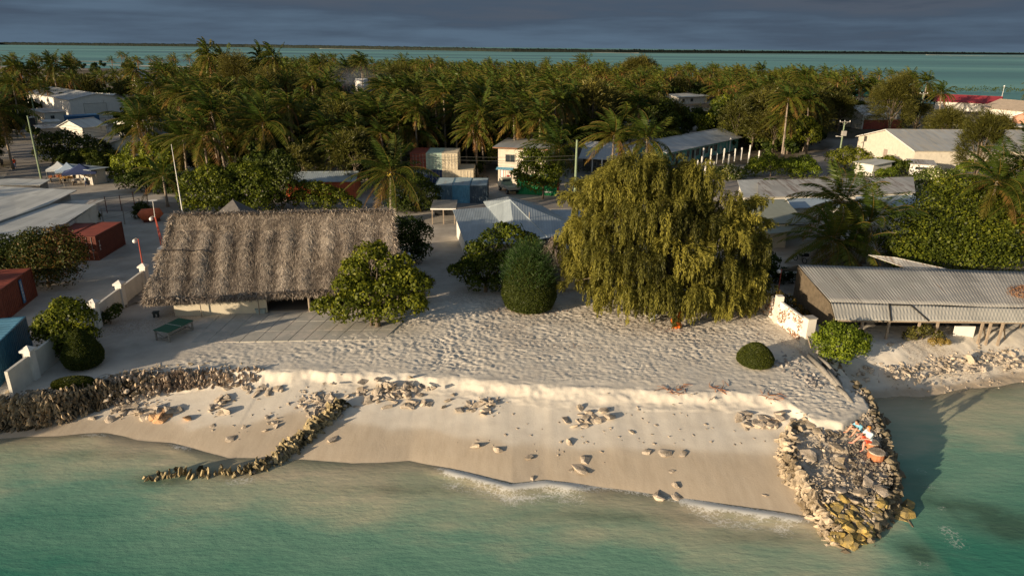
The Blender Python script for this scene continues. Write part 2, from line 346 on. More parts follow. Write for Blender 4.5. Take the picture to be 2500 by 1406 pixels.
EDG = [(-900, 640), (0, 690), (300, 640), (500, 600), (800, 520), (1250, 470), (1700, 430), (2000, 370), (2250, 320), (2500, 285), (3200, 250)]   # far shore of the island, distance by bearing
def far_shore(x, y):
    b = x/np.maximum(y, 1)*FPX*1.06+1250
    return np.interp(b, [e[0] for e in EDG], [e[1] for e in EDG])
def axis_nodes(a, b, fine, lo, hi, g=1.12):
    v = list(np.arange(a, b, fine)); s = fine
    while v[-1] < hi: s *= g; v.append(v[-1]+s)
    s = fine
    while v[0] > lo: s *= g; v.insert(0, v[0]-s)
    return np.array(v)
gx = axis_nodes(-34, 42, .11, -900, 900); gy = axis_nodes(24, 62, .10, -60, 760, 1.06)
X, Y = np.meshgrid(gx, gy); Z = terrain(X, Y)
dsh = far_shore(X, Y)-Y+60*(fbm(X*.02, Y*.02, 3, 3)-.5)
Z = np.where((Y > 150), np.minimum(Z, np.clip(dsh*.06, -2.5, G)), Z)
yw_ = np.interp(X, WLx, WLy); yt_ = np.interp(X, STx, STy); yf_ = np.interp(X, SFx, SFy)
K2 = sst(-.25, .25, X-ledge(Y))*(Y < 62)
wetn = (fbm(X*.30, Y*.15, 11, 3)-.5)
wet_line = yw_+np.interp(X, [-32, -20, -13, -8, 0, 10, 17], [2.2, 1.6, 4.3, 2.9, 2.6, 4.0, 4.8])
under = sst(-.02, -.25, Z)
wet = .88*(.45*sst(1.6, -1.2, Y-wet_line-wetn*2.2)+.55*sst(.35, -.35, Y-wet_line-wetn*2.2))*(1-K2)+sst(.5, -.2, Y-np.interp(X, W2x, W2y)-.7-wetn)*K2
wet = np.clip(wet, 0, 1)*(1-.75*under)*sst(1.15, .8, Z)
inland = sst(56, 66, Y+fbm(X*.2, Y*.2, 14, 3)*6-3)
inland = np.maximum(inland, sst(-19, -27, X+(Y-45)*.2)*sst(0, 3, Y-yt_)*.75)
litter = sst(.50, .64, fbm(X*.22, Y*.28, 19, 4))*sst(3, 10, Y-yt_)*(Y < 62)*.7
litter = np.maximum(litter, .85*np.exp(-((X-15.5)/6.5)**2-((Y-50.5)/2.6)**2)*sst(.35, .6, fbm(X*.5, Y*.9, 20, 3)))
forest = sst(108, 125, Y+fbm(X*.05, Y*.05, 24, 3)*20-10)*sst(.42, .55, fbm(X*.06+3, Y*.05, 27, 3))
m, t, o = newmat('island_sand'); L = t.links.new
pb = N(t, 'ShaderNodeBsdfPrincipled', inp={'Roughness': .95, 'Specular IOR Level': .15}); L(pb.outputs[0], o.inputs[0])
tcn = N(t, 'ShaderNodeTexCoord')
def nse(scale, det=6, r=.6, vec=None):
    n = N(t, 'ShaderNodeTexNoise', inp={2: scale, 3: det, 4: r}); L(vec or tcn.outputs['Object'], n.inputs[0]); return n.outputs[0]
def ramp(src, *st):
    r = N(t, 'ShaderNodeValToRGB'); L(src, r.inputs[0]); el = r.color_ramp.elements
    for i, (p, c) in enumerate(st):
        x = el[i] if i < 2 else el.new(p); x.position = p; x.color = c4(c)
    return r.outputs[0]
def mixc(f, a, b):
    mi = N(t, 'ShaderNodeMixRGB'); L(f, mi.inputs[0]); L(a, mi.inputs[1]); L(b, mi.inputs[2]); return mi.outputs[0]
def attr(n): return N(t, 'ShaderNodeAttribute', attribute_name=n).outputs['Fac']
dry = ramp(nse(.9), (.3, (.62, .56, .47)), (.7, (.74, .68, .58)))
wn_ = N(t, 'ShaderNodeMapping', inp={2: (0, 0, rad(25)), 3: (2.2, .5, 1)}); L(tcn.outputs['Object'], wn_.inputs[0]); wetc = ramp(nse(1.1, 8, .7, wn_.outputs[0]), (.3, (.45, .36, .255)), (.7, (.56, .465, .345)))
inl = ramp(nse(.45, 8, .65), (.32, (.34, .30, .25)), (.68, (.50, .45, .38)))
lit = ramp(nse(6, 4), (.4, (.22, .15, .10)), (.7, (.42, .35, .28)))
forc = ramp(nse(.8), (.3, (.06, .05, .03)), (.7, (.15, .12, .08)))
a = mixc(attr('inland'), dry, inl)
lm = N(t, 'ShaderNodeMath', operation='MULTIPLY'); ls = N(t, 'ShaderNodeMapRange', inp={1: .45, 2: .6}); L(nse(9, 5, .7), ls.inputs[0]); L(attr('litter'), lm.inputs[0]); L(ls.outputs[0], lm.inputs[1])
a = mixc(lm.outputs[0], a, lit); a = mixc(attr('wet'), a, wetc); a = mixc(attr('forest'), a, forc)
L(a, pb.inputs[0])
rw = N(t, 'ShaderNodeMapRange', inp={3: .95, 4: .45}); L(attr('wet'), rw.inputs[0]); L(rw.outputs[0], pb.inputs['Roughness'])
bn = N(t, 'ShaderNodeBump', inp={0: .35, 1: .04}); L(nse(9, 6, .7), bn.inputs['Height']); L(bn.outputs[0], pb.inputs['Normal'])
V, Q = grid(gx, gy, Z)
me = mesh('ground', V, Q, mat=m, smooth=True, wet=wet, inland=inland, litter=litter, forest=forest)
tag(link('ground', me), kind='structure')

# ---------------------------------------------------------------- sea water
wx = axis_nodes(-40, 42, .22, -3000, 3000, 1.2); wy = axis_nodes(20, 50, .2, -3000, 52, 1.2)
X, Y = np.meshgrid(wx, wy)
bed = terrain(X, Y); d = np.clip(-bed, 0, 4)
yw_ = np.interp(X, WLx, WLy); D1 = yw_-Y                       # metres seaward of the main waterline
def seg(x, a, b, s=1.2): return sst(a-s, a+s, x)*sst(b+s, b-s, x)
seaside = (X < ledge(Y)-1.5)
lip = (.9*seg(X, -4.2, 4.2)+.8*seg(X, 9.5, 15.8)+.45*seg(X, -27, -24.5)+.5*seg(X, -21, -18.8))*seaside
Zw = .17*lip*np.exp(-((D1-.45)/.45)**2)+.02*(fbm(X*.5, Y*1.1, 101, 3)-.5)
foam = 1.08*lip*np.clip(.9*np.exp(-((D1-.32)/.30)**2)+.60*np.exp(-((D1-1.3)/1.1)**2), 0, 1)*(.55+.8*fbm(X*1.3, Y*2, 111, 3))
foam += seaside*.36*np.exp(-(np.clip(D1, 0, 9)/1.4)**2)*seg(X, 4, 10.5)+seaside*.25*np.exp(-(D1/.3)**2)
gp = [(690, 1115), (640, 1130), (610, 1160), (560, 1165), (480, 1165), (400, 1172)]
for px_, py_ in gp:
    c = at(px_, py_+12, 0); foam += .42*np.exp(-(((X-c.x)/.9)**2+((Y-c.y)/.7)**2))
for px_, py_, r_ in [(2250, 1150, 1.0), (2270, 1190, .9), (2300, 1240, .8), (2200, 1110, .6), (2310, 1290, 1.0), (2340, 1330, 1.2), (2250, 1375, .9), (2180, 1090, .5)]:
    c = at(px_, py_, 0); foam += .46*np.exp(-(((X-c.x)/r_)**2+((Y-c.y)/(r_*.7))**2))
foam += (X > ledge(Y))*.28*np.exp(-((Y-np.interp(X, W2x, W2y)+.1)/.25)**2)
dk = np.zeros_like(X)
for px_, py_, rx_, ry_, k_ in [(2440, 1270, 2.2, .8, 1), (2380, 1240, 1.5, .5, .7), (2300, 1225, 1.5, .6, .7), (2230, 1180, 1.2, 1, .6), (2240, 1350, .9, .9, 1), (2480, 1300, 1.5, .8, .8), (1500, 1260, 5, .5, .5), (1000, 1195, 4, .5, .5), (1900, 1310, 4, .6, .4), (260, 1110, 4, .5, .35), (400, 1170, 1.6, .7, .9), (560, 1160, 2.0, .6, .6)]:
    c = at(px_, py_, 0); dk += k_*np.exp(-(((X-c.x)/rx_)**2+((Y-c.y)/ry_)**2))*(.4+fbm(X*1.2, Y*1.5, 130, 3)*1.2)
m, t, o = newmat('sea_water'); L = t.links.new
tcn = N(t, 'ShaderNodeTexCoord')
mpw = N(t, 'ShaderNodeMapping', inp={2: (0, 0, rad(-18)), 3: (.30, .85, 1)}); L(tcn.outputs['Object'], mpw.inputs[0])
sw = nse(1.1, 7, .6, mpw.outputs[0]); sw2 = nse(.30, 5, .55, mpw.outputs[0])
da = N(t, 'ShaderNodeMath', operation='MULTIPLY_ADD', inp={1: .9, 2: -.45}); L(sw2, da.inputs[0])
db = N(t, 'ShaderNodeMath', operation='MULTIPLY_ADD', inp={1: .5}); L(sw, db.inputs[0]); L(da.outputs[0], db.inputs[2])
dc = N(t, 'ShaderNodeMath', operation='SUBTRACT', inp={1: .25}); L(db.outputs[0], dc.inputs[0])
dd = N(t, 'ShaderNodeMath', operation='ADD'); L(attr('depth'), dd.inputs[0]); L(dc.outputs[0], dd.inputs[1])
nm = N(t, 'ShaderNodeMath', operation='MULTIPLY', inp={1: .5}); L(dd.outputs[0], nm.inputs[0])
wcol = ramp(nm.outputs[0], (.0, (.72, .62, .43)), (.6, (.050, .225, .155)), (.12, (.48, .50, .34)), (.30, (.20, .37, .26)))
dkr = N(t, 'ShaderNodeMixRGB', inp={2: (.035, .055, .03, 1)}); L(attr('weed'), dkr.inputs[0]); L(wcol, dkr.inputs[1]); wcol = dkr.outputs[0]
mk = N(t, 'ShaderNodeMath', operation='MULTIPLY', inp={1: -9.0}); L(attr('depth'), mk.inputs[0])
ex = N(t, 'ShaderNodeMath', operation='EXPONENT'); L(mk.outputs[0], ex.inputs[0])
om = N(t, 'ShaderNodeMapRange', inp={1: 1, 2: 0, 3: .25, 4: .975}); L(ex.outputs[0], om.inputs[0])
dif = N(t, 'ShaderNodeBsdfDiffuse'); L(wcol, dif.inputs[0]); trp = N(t, 'ShaderNodeBsdfTransparent', inp={0: (.86, .90, .82, 1)})
s1 = N(t, 'ShaderNodeMixShader'); L(om.outputs[0], s1.inputs[0]); L(trp.outputs[0], s1.inputs[1]); L(dif.outputs[0], s1.inputs[2])
mpf = N(t, 'ShaderNodeMapping', inp={3: (1, 1.5, 1)}); L(tcn.outputs['Object'], mpf.inputs[0])
fn = nse(5.5, 12, .85, mpf.outputs[0]); 
vo = N(t, 'ShaderNodeTexVoronoi', feature='DISTANCE_TO_EDGE', inp={'Scale': 2.6}); 
vw = N(t, 'ShaderNodeVectorMath', operation='MULTIPLY_ADD', inp={1: (1.3, 1.3, 1.3)}); nv = N(t, 'ShaderNodeTexNoise', inp={2: 2.0}); L(tcn.outputs['Object'], nv.inputs[0]); L(nv.outputs[1], vw.inputs[0]); L(tcn.outputs['Object'], vw.inputs[2]); L(vw.outputs[0], vo.inputs['Vector'])
vi = N(t, 'ShaderNodeMapRange', inp={1: 0, 2: .16, 3: .16, 4: 0}); L(vo.outputs[0], vi.inputs[0])
fa = N(t, 'ShaderNodeMath', operation='MULTIPLY_ADD', inp={1: .95}); L(attr('foam'), fa.inputs[0]); L(vi.outputs[0], fa.inputs[2])
fb = N(t, 'ShaderNodeMath', operation='ADD'); L(fa.outputs[0], fb.inputs[0]); L(fn, fb.inputs[1])
fr = N(t, 'ShaderNodeMapRange', inp={1: 1.02, 2: 1.26, 3: 0, 4: .8}); L(fb.outputs[0], fr.inputs[0])
fo = N(t, 'ShaderNodeBsdfDiffuse', inp={0: (.92, .90, .82, 1)})
s2 = N(t, 'ShaderNodeMixShader'); L(fr.outputs[0], s2.inputs[0]); L(s1.outputs[0], s2.inputs[1]); L(fo.outputs[0], s2.inputs[2])
mpb = N(t, 'ShaderNodeMapping', inp={2: (0, 0, rad(-20)), 3: (.8, 2.2, 1)}); L(tcn.outputs['Object'], mpb.inputs[0])
bh = nse(1.6, 7, .62, mpb.outputs[0]); bp = N(t, 'ShaderNodeBump', inp={0: .30, 1: .14}); L(bh, bp.inputs['Height']); L(bp.outputs[0], dif.inputs['Normal'])
gl = N(t, 'ShaderNodeBsdfGlossy', inp={'Roughness': .18}); L(bp.outputs[0], gl.inputs['Normal'])
frn = N(t, 'ShaderNodeFresnel', inp={0: 1.33}); L(bp.outputs[0], frn.inputs['Normal'])
s3 = N(t, 'ShaderNodeMixShader'); L(frn.outputs[0], s3.inputs[0]); L(s2.outputs[0], s3.inputs[1]); L(gl.outputs[0], s3.inputs[2]); L(s3.outputs[0], o.inputs[0])
V, Q = grid(wx, wy, Zw)
V[:, 2] = np.where((V[:, 1] > 49), -.3, V[:, 2])
tag(link('sea_water', mesh('sea_water', V, Q, mat=m, smooth=True, depth=d, foam=foam, weed=np.clip(dk*.7, 0, .6))), kind='structure')

# lagoon beyond the island, with its flats and the far shore
m, t, o = newmat('lagoon_water'); L = t.links.new
tcn = N(t, 'ShaderNodeTexCoord'); mpw = N(t, 'ShaderNodeMapping', inp={3: (.25, 1.6, 1)}); L(tcn.outputs['Object'], mpw.inputs[0])
n1 = nse(.0018, 9, .62, mpw.outputs[0])
lc = ramp(n1, (.38, (.030, .15, .165)), (.62, (.17, .42, .36)), (.5, (.08, .29, .27)))
dif = N(t, 'ShaderNodeBsdfDiffuse'); L(lc, dif.inputs[0]); gl = N(t, 'ShaderNodeBsdfGlossy', inp={'Roughness': .3, 'Color': (.9, .9, .9, 1)})
s1 = N(t, 'ShaderNodeMixShader', inp={0: .33}); L(dif.outputs[0], s1.inputs[1]); L(gl.outputs[0], s1.inputs[2]); L(s1.outputs[0], o.inputs[0])
tag(link('lagoon_water', mesh('lagoon_water', [(-14000, 120, 0), (14000, 120, 0), (14000, 16000, 0), (-14000, 16000, 0)], [(0, 1, 2, 3)], mat=m)), kind='structure')
def bar(name, pts, w0, h, mt, seed):                     # long low bank following a list of points
    P = np.array(pts, float); s = np.linspace(0, 1, 240); sp = np.linspace(0, 1, len(P))
    cx = np.interp(s, sp, P[:, 0]); cy = np.interp(s, sp, P[:, 1]); uu = np.linspace(-1, 1, 9)
    U, Sx = np.meshgrid(uu, s); ww = w0*(.5+fbm(s*9, s*0, seed, 3))*np.minimum(1, 12*s)*np.minimum(1, 12*(1-s))
    V = np.stack([cx[:, None]+U*0, cy[:, None]+U*ww[:, None], (1-U**2)*h-.15+0*Sx], -1).reshape(-1, 3)
    i = (np.arange(239)[:, None]*9+np.arange(8)[None, :]).ravel()
    return tag(link(name, mesh(name, V, np.stack([i, i+9, i+10, i+1], -1), mat=mt, smooth=True)), kind='structure')
M_bar = mat('pale_sand_bar', (.50, .46, .38), .9, .2, .02); M_flat = mat('weedy_flat', (.14, .13, .09), .9, .3, .02)
def wp(px, py): p = at(px, py, 0); return (p.x, p.y)
for k, (l, w, h, mt) in enumerate([([(150, 150), (260, 152), (330, 156)], 6, .5, M_flat), ([(80, 158), (300, 160), (480, 164)], 8, .5, M_bar), ([(330, 164), (480, 166)], 7, .6, M_flat), ([(60, 168), (230, 171), (420, 176)], 6, .4, M_bar), ([(-30, 124), (25, 125)], 18, .6, M_flat), ([(100, 149), (260, 151)], 4, .4, M_bar)]):
    bar('sand_bar', [wp(*p) for p in l], w, h, mt, 200+k)
bar('sand_bar', [wp(780, 119.5), wp(1200, 126), wp(1560, 130.5)], 40, 1.2, M_bar, 301)
bar('sand_bar', [wp(1500, 131), wp(2000, 133.6), wp(2300, 134.5)], 26, .8, M_flat, 302)
bar('sand_bar', [wp(2260, 135), wp(2400, 137.2), wp(2560, 138.5)], 16, 1.0, M_bar, 303)
bar('sand_bar', [wp(2320, 139), wp(2440, 140), wp(2580, 141)], 8, .6, M_flat, 304)
M_farwood = leafmat('far_wood_leaves', [(0, (.014, .018, .016)), (1, (.028, .033, .027)), (.5, (.02, .025, .021))], 0, 0, 0)
top = [(-300, 96, 17), (0, 110.0, 20), (300, 113.2, 20), (600, 116.4, 21), (900, 121.4, 19), (1250, 127.6, 15), (1500, 129.6, 15), (1900, 131.6, 14), (2200, 133.0, 14), (2500, 134.3, 14), (2900, 138, 14)]
sp = np.linspace(-300, 2900, 1500); yy = np.interp(sp, [a[0] for a in top[1:]], [a[1] for a in top[1:]]); hh = np.interp(sp, [a[0] for a in top], [a[2] for a in top])
P = np.array([wp(a, b) for a, b in zip(sp, yy)]); vs = []; H2 = hh*(.80+.28*fbm(sp*.12, sp*0, 401, 3))+np.where(rng.random(1500) < .12, 2.2, 0)
for dy, hz in ((0, -1), (2, .55), (12, .93), (60, 1.0), (260, .95), (500, -.5)):
    vs.append(np.stack([P[:, 0]*(1+dy/P[:, 1]), P[:, 1]+dy, H2*hz if hz > 0 else np.full(1500, hz)], -1))
V = np.concatenate(vs); i = np.concatenate([np.arange(1499)+k*1500 for k in range(5)])
tag(link('far_shore_wood', mesh('far_shore_wood', V, np.stack([i, i+1, i+1501, i+1500], -1), mat=M_farwood, tone=rng.random(len(V)))), 'low dark wood along the far shore of the lagoon', 'wood', kind='stuff')

# ---------------------------------------------------------------- roads and the slab terrace
M_road = mat('worn_road', (.25, .225, .20), .9, .15, .5, .3, 18, (.36, .33, .29), .56)
def strip(name, pts, w, dz=.012, mt=None, kind='structure'):
    pts = [Vector((p[0], p[1], 0)) for p in pts]; V = []
    fine = []
    for a, b in zip(pts[:-1], pts[1:]):
        n = max(2, int((b-a).length/2)); fine += [a.lerp(b, k/n) for k in range(n)]
    fine.append(pts[-1])
    for i, p in enumerate(fine):
        dd = (fine[min(i+2, len(fine)-1)]-fine[max(i-2, 0)]).normalized(); n = Vector((-dd.y, dd.x, 0)); ww = w/2*(1+.06*math.sin(i*1.7))
        for s in (-1, -.34, .34, 1): V.append((p.x+n.x*ww*s, p.y+n.y*ww*s, G+.03+dz))
    Q = [(i*4+k, i*4+k+4, i*4+k+5, i*4+k+1) for i in range(len(fine)-1) for k in range(3)]
    return tag(link(name, mesh(name, V, Q, mat=mt or M_road)), kind=kind)
strip('road', [at(*p) for p in [(-40, 505), (200, 500), (440, 508), (700, 512), (1000, 508), (1250, 500), (1450, 492), (1700, 470), (1900, 430), (2010, 405)]], 6.5)
strip('road', [at(*p) for p in [(1960, 430), (2010, 400), (2060, 370), (2110, 345), (2200, 322), (2330, 308), (2520, 300)]], 6.5, .018)
strip('road', [at(*p) for p in [(-60, 352), (40, 358), (85, 385), (60, 440), (30, 500)]], 6, .02)
tb = MB(); a0 = at(452, 838); a1 = at(872, 826); b0 = at(500, 762); b1 = at(905, 764); a2 = at(800, 833)
M_slab = mat('concrete_slab', (.43, .41, .36), .9, .14, .9, .2, 14, (.56, .50, .43), .50)
terr_t = thing('paved_terrace', 'terrace of big pale concrete slabs in front of the thatched hall', 'terrace', (0, 0, 0))
nx_, ny_ = 11, 3
LA, LB, RA, RB = at(425, 838), at(505, 765), at(860, 830), at(935, 762)
for i in range(nx_+2):
    for j in range(ny_):
        u0, u1 = i/nx_+.002, (i+1)/nx_-.003; v0, v1 = j/ny_+.003, (j+1)/ny_-.006
        if i == 0 and j == 0: continue
        f = lambda u, v: (LA.lerp(RA, u)).lerp(LB.lerp(RB, u), v)
        zz = G+.035+random.uniform(-.006, .006); q = [f(u0, v0), f(u1, v0), f(u1, v1), f(u0, v1)]
        sb = MB(); sb.slab([(p.x, p.y, zz) for p in q], .25); sb.build('slab', M_slab, terr_t)
# ---------------------------------------------------------------- stones
import bmesh
def hull(seed, d=(1, .7, .35), n=16, rough=.12):
    r = np.random.default_rng(seed); bm = bmesh.new()
    for i in range(n):
        v = r.normal(size=3); v /= np.abs(v).max()**.75*np.linalg.norm(v)**.25
        bm.verts.new(v*np.array(d)/2*(1+r.normal()*rough))
    bmesh.ops.convex_hull(bm, input=bm.verts); bmesh.ops.delete(bm, geom=[v for v in bm.verts if not v.link_faces], context='VERTS')
    bmesh.ops.triangulate(bm, faces=bm.faces)
    V = np.array([v.co[:] for v in bm.verts]); bm.verts.index_update(); F = np.array([[v.index for v in f.verts] for f in bm.faces]); bm.free()
    return V, F
SLABS = [hull(10+i, (1, .72, .26), 18) for i in range(7)]; BLOCKS = [hull(40+i, (1, .8, .55), 18) for i in range(6)]; SHARDS = [hull(60+i, (1, .35, .22), 14) for i in range(5)]
def euler_R(a):                                  # N x 3 euler angles -> N x 3 x 3
    cx, cy, cz = np.cos(a).T; sx, sy, sz = np.sin(a).T
    R = np.empty((len(a), 3, 3))
    R[:, 0, 0] = cz*cy; R[:, 0, 1] = cz*sy*sx-sz*cx; R[:, 0, 2] = cz*sy*cx+sz*sx
    R[:, 1, 0] = sz*cy; R[:, 1, 1] = sz*sy*sx+cz*cx; R[:, 1, 2] = sz*sy*cx-cz*sx
    R[:, 2, 0] = -sy; R[:, 2, 1] = cy*sx; R[:, 2, 2] = cy*cx
    return R
def merged(name, variants, P, A, Sc, m, parent=None, **kw):
    P = np.asarray(P, float); A = np.asarray(A, float); Sc = np.asarray(Sc, float)
    if Sc.ndim == 1: Sc = np.repeat(Sc[:, None], 3, 1)
    R = euler_R(A); which = rng.integers(0, len(variants), len(P)); VV = []; TT = []; b = 0
    for k, (v, f) in enumerate(variants):
        ii = np.where(which == k)[0]
        if not len(ii): continue
        w = np.einsum('nij,nvj->nvi', R[ii], v[None]*Sc[ii][:, None, :])+P[ii][:, None, :]
        VV.append(w.reshape(-1, 3)); TT.append((f[None]+(np.arange(len(ii))*len(v))[:, None, None]).reshape(-1, 3)+b); b += len(ii)*len(v)
    return link(name, mesh(name, np.concatenate(VV), T=np.concatenate(TT), mat=m), parent)
def smesh(v, nm, m): return mesh(nm, v[0], T=v[1], mat=m)
STM = {}
def stone(kind, i, m, loc, rot, sc, label, group, name='beach_stone', cat='stone'):
    key = (id(kind), i % len(kind), m.name)
    if key not in STM: STM[key] = smesh(kind[i % len(kind)], name, m)
    o = bpy.data.objects.new(name, STM[key]); COL.objects.link(o); o.location = loc; o.rotation_euler = rot; o.scale = sc
    return tag(o, label, cat, group)
def cluster(px, n, spread, size, label, group, m=None, kinds=None, tilt=.35, sink=.25):
    for i in range(n):
        ox, oy = random.gauss(0, spread[0]), random.gauss(0, spread[1]); p = at(px[0]+ox, px[1]+oy, 1.0)
        for _ in range(3): p = at(px[0]+ox, px[1]+oy, tz(p.x, p.y))
        s = random.uniform(*size)
        k = kinds or (SLABS if random.random() < .6 else BLOCKS)
        stone(k, random.randrange(9), m or M_stone, (p.x, p.y, p.z+s*.07-s*.1*sink), (random.gauss(0, tilt), random.gauss(0, tilt), random.uniform(0, 6.3)), (s*.95, s*random.uniform(.7, 1.15), s*random.uniform(.55, .95)), label, group)
g = 'pale coral stones lying on the beach'
cluster((950, 956), 78, (50, 14), (.3, .9), 'pale coral slab in the big heap below the sand scarp right of the groyne head', g)
cluster((1020, 985), 14, (45, 9), (.35, .8), 'coral slab on the lower edge of the big heap below the scarp', g)
cluster((790, 982), 48, (26, 15), (.25, .8), 'coral slab piled at the landward head of the short groyne', g)
cluster((340, 1008), 30, (42, 10), (.45, 1.15), 'large coral slab in the heap at the foot of the seawall', g)
cluster((395, 1018), 5, (30, 8), (.8, 1.2), 'rusty tan boulder slab beside the seawall heap', g, mat('rusty_stone', (.50, .30, .16), .9, .25, 1.6, .6, 14), BLOCKS)
cluster((530, 985), 12, (16, 14), (.35, .9), 'coral block in the small row right of the seawall heap', g)
cluster((590, 945), 14, (40, 8), (.25, .7), 'coral block near the tapering end of the seawall', g)
cluster((670, 950), 8, (24, 8), (.4, .9), 'flat coral slab between the seawall end and the groyne', g)
cluster((660, 1030), 9, (18, 10), (.25, .6), 'small coral block left of the groyne', g)
cluster((1180, 990), 16, (28, 13), (.3, .95), 'coral slab in the small heap right of the big heap', g)
cluster((1440, 1020), 15, (26, 12), (.35, 1.0), 'coral slab in the lone heap on the middle of the beach', g)
cluster((1860, 1035), 22, (36, 12), (.55, 1.1), 'broad flat coral slab in the heap left of the jetty', g, tilt=.2)
for px, py, s, l in [(815, 1072, .85, 'round dark stone on wet sand right of the groyne'), (1160, 1090, .75, 'ragged stone pair alone on the sloping sand'), (1215, 1098, .65, 'half buried pale stone right of the ragged pair'), (1292, 1116, .7, 'long pale stone at the wet sand edge, middle of the beach'), (1418, 1146, 1.1, 'big angular boulder on wet sand left of centre right'), (1430, 1124, .7, 'rounded boulder touching the big angular boulder'),
                    (1395, 1148, .4, 'small block left of the big angular boulder'), (1580, 1104, .65, 'left of three boulders in a row on the beach'), (1622, 1108, .9, 'middle of three boulders in a row, pinkish'), (1670, 1110, .65, 'right of three boulders in a row, half buried'), (1638, 1150, .35, 'small stone on wet sand below the three boulders'), (1650, 1185, .5, 'rounded stone near the waterline'), (1610, 1212, .9, 'low rock awash at the waterline'), (1655, 1215, .8, 'second low rock awash at the waterline'),
                    (1868, 1208, .35, 'small stone with a drag trail on wet sand'), (1300, 1168, .45, 'small block by the foam, middle of the beach'), (1390, 1080, .6, 'rounded stone below the lone heap'), (520, 1040, .45, 'stone with a long shadow left of the groyne'), (595, 1044, .35, 'dark pebble left of the groyne'), (1542, 1054, .5, 'rounded stone high on the right of the beach'), (565, 1072, .8, 'flat stone sunk in wet sand left of the groyne')]:
    cluster((px, py), 1, (.1, .1), (s, s), l, 'single stones on the beach', tilt=.15)
cluster((1500, 1040), 80, (200, 42), (.10, .26), 'small stone scattered on the open sand', 'small stones on the open sand', tilt=.3)
cluster((560, 1010), 26, (90, 34), (.10, .30), 'small stone scattered on the sand by the groyne', 'small stones by the groyne', tilt=.3)
# rubble on the second beach and at the foot of the scarp: past counting
def rubble(px_list, n, size, name, label, m=M_stone, dz=0., kinds=SLABS+BLOCKS, z=None):
    P = []; 
    for i in range(n):
        a, b, sx, sy = px_list[rng.integers(len(px_list))]; qx, qy = a+rng.normal()*sx, b+rng.normal()*sy
        p = at(qx, qy, 1.)
        for _ in range(2): p = at(qx, qy, tz(p.x, p.y))
        P.append((p.x, p.y, p.z+dz))
    s = size[0]+(size[1]-size[0])*rng.random(n)**2.5
    o = merged(name, kinds, P, np.stack([rng.normal(0, .4, n), rng.normal(0, .4, n), rng.random(n)*6.28], -1), s, m)
    return tag(o, label, 'rubble', kind='stuff')
rubble([(2330, 868, 90, 13), (2220, 900, 60, 16), (2430, 880, 60, 14), (2250, 850, 60, 8), (2400, 850, 50, 8)], 950, (.10, .5), 'coral_rubble', 'pale coral rubble strewn across the beach below the boathouse')
rubble([(2250, 935, 90, 20), (2350, 920, 90, 18)], 150, (.06, .22), 'beach_debris', 'thin scatter of chips on the smooth sand near the right shore')
rubble([(1925, 885, 26, 10), (1960, 905, 24, 10), (1985, 930, 18, 12)], 330, (.12, .5), 'dark_rubble', 'grey rubble patch behind the round topiary on the right', mat('grey_rubble_stone', (.34, .31, .28), .9, .45, 2, .4, 14), -.03)
rubble([(950, 945, 70, 14), (790, 968, 36, 16), (560, 925, 50, 7), (1200, 975, 22, 14), (340, 985, 40, 16)], 520, (.08, .34), 'scarp_rubble', 'small coral chips between the slabs under the scarp')
# leaf litter rings
rubble([(1290, 765, 60, 6), (1250, 758, 30, 4), (1340, 758, 24, 4)], 420, (.06, .24), 'leaf_litter', 'brown dead leaves under the tall clipped bush', mat('dead_leaves', (.20, .11, .06), .9, .4, 5), 0, [hull(90, (1, .6, .08), 12)])
rubble([(1640, 790, 40, 8), (1600, 785, 40, 6), (1900, 800, 60, 20), (1380, 845, 60, 4), (930, 800, 30, 4)], 420, (.05, .2), 'leaf_litter', 'brown leaf scraps under the weeping tree and on the footprinted sand', MC['dead_leaves'], 0, [hull(91, (1, .6, .08), 12)])
st = stone(SLABS, 3, mat('tan_boulder', (.50, .42, .32), .9, .2, 1.5, .5), at(2368, 885, .8), (.2, 1.2, .5), (1.1, 1.0, 1.2), 'upright tan slab standing alone on the right beach', None, 'standing_slab', 'stone'); st.location.z = tz(st.location.x, st.location.y)+.3

# ---------------------------------------------------------------- seawall of upright coral slabs
def facing(A, B, zt, zb, n, rows, out, dens=1., w=(.09, .22), h=(.35, .75), depth=.35, seed=1):
    r = np.random.default_rng(seed); P = []; An = []; Sc = []
    A = np.array(A); B = np.array(B); L = np.linalg.norm(B-A, axis=0) if A.ndim == 1 else None
    return P
def wall_slabs(line, zt, zb, outw, per_m, seed, width=(.10, .22), tilt=.18, batter=.35):
    """line: list of (x,y); zt/zb: heights of top and foot along it; slabs stand on edge, stacked in rows"""
    r = np.random.default_rng(seed); line = np.array(line, float); zt = np.array(zt, float); zb = np.array(zb, float)
    sl = np.r_[0, np.cumsum(np.linalg.norm(np.diff(line, axis=0), axis=1))]; T = sl[-1]; P = []; A = []; Sc = []
    for s in np.arange(0, T, 1/per_m):
        x = np.interp(s, sl, line[:, 0]); y = np.interp(s, sl, line[:, 1]); a = np.interp(s, sl, zt); b = np.interp(s, sl, zb)
        k = min(np.searchsorted(sl, s, side='right'), len(sl)-1); dx, dy = line[k]-line[k-1]; ang = math.atan2(dy, dx)
        nx, ny = math.sin(ang)*outw, -math.cos(ang)*outw
        z = b-.1
        while z < a:
            hh = r.uniform(.18, .62); f = (a-z)/max(a-b, .1); off = batter*f+r.normal(0, .13)
            P.append((x+nx*off+r.normal(0, .04), y+ny*off+r.normal(0, .04), z+hh*.4)); A.append((r.normal(0, tilt)-.12*outw, r.normal(0, tilt), ang+r.normal(0, .25)))
            Sc.append((r.uniform(*width), r.uniform(.3, .6), hh)); z += hh*r.uniform(.5, .85)
    return P, A, Sc
UP = [hull(120+i, (1, 1, 1), 16, .16) for i in range(6)]; UPF = [hull(140+i, (1, .8, .9), 9, .35) for i in range(5)]
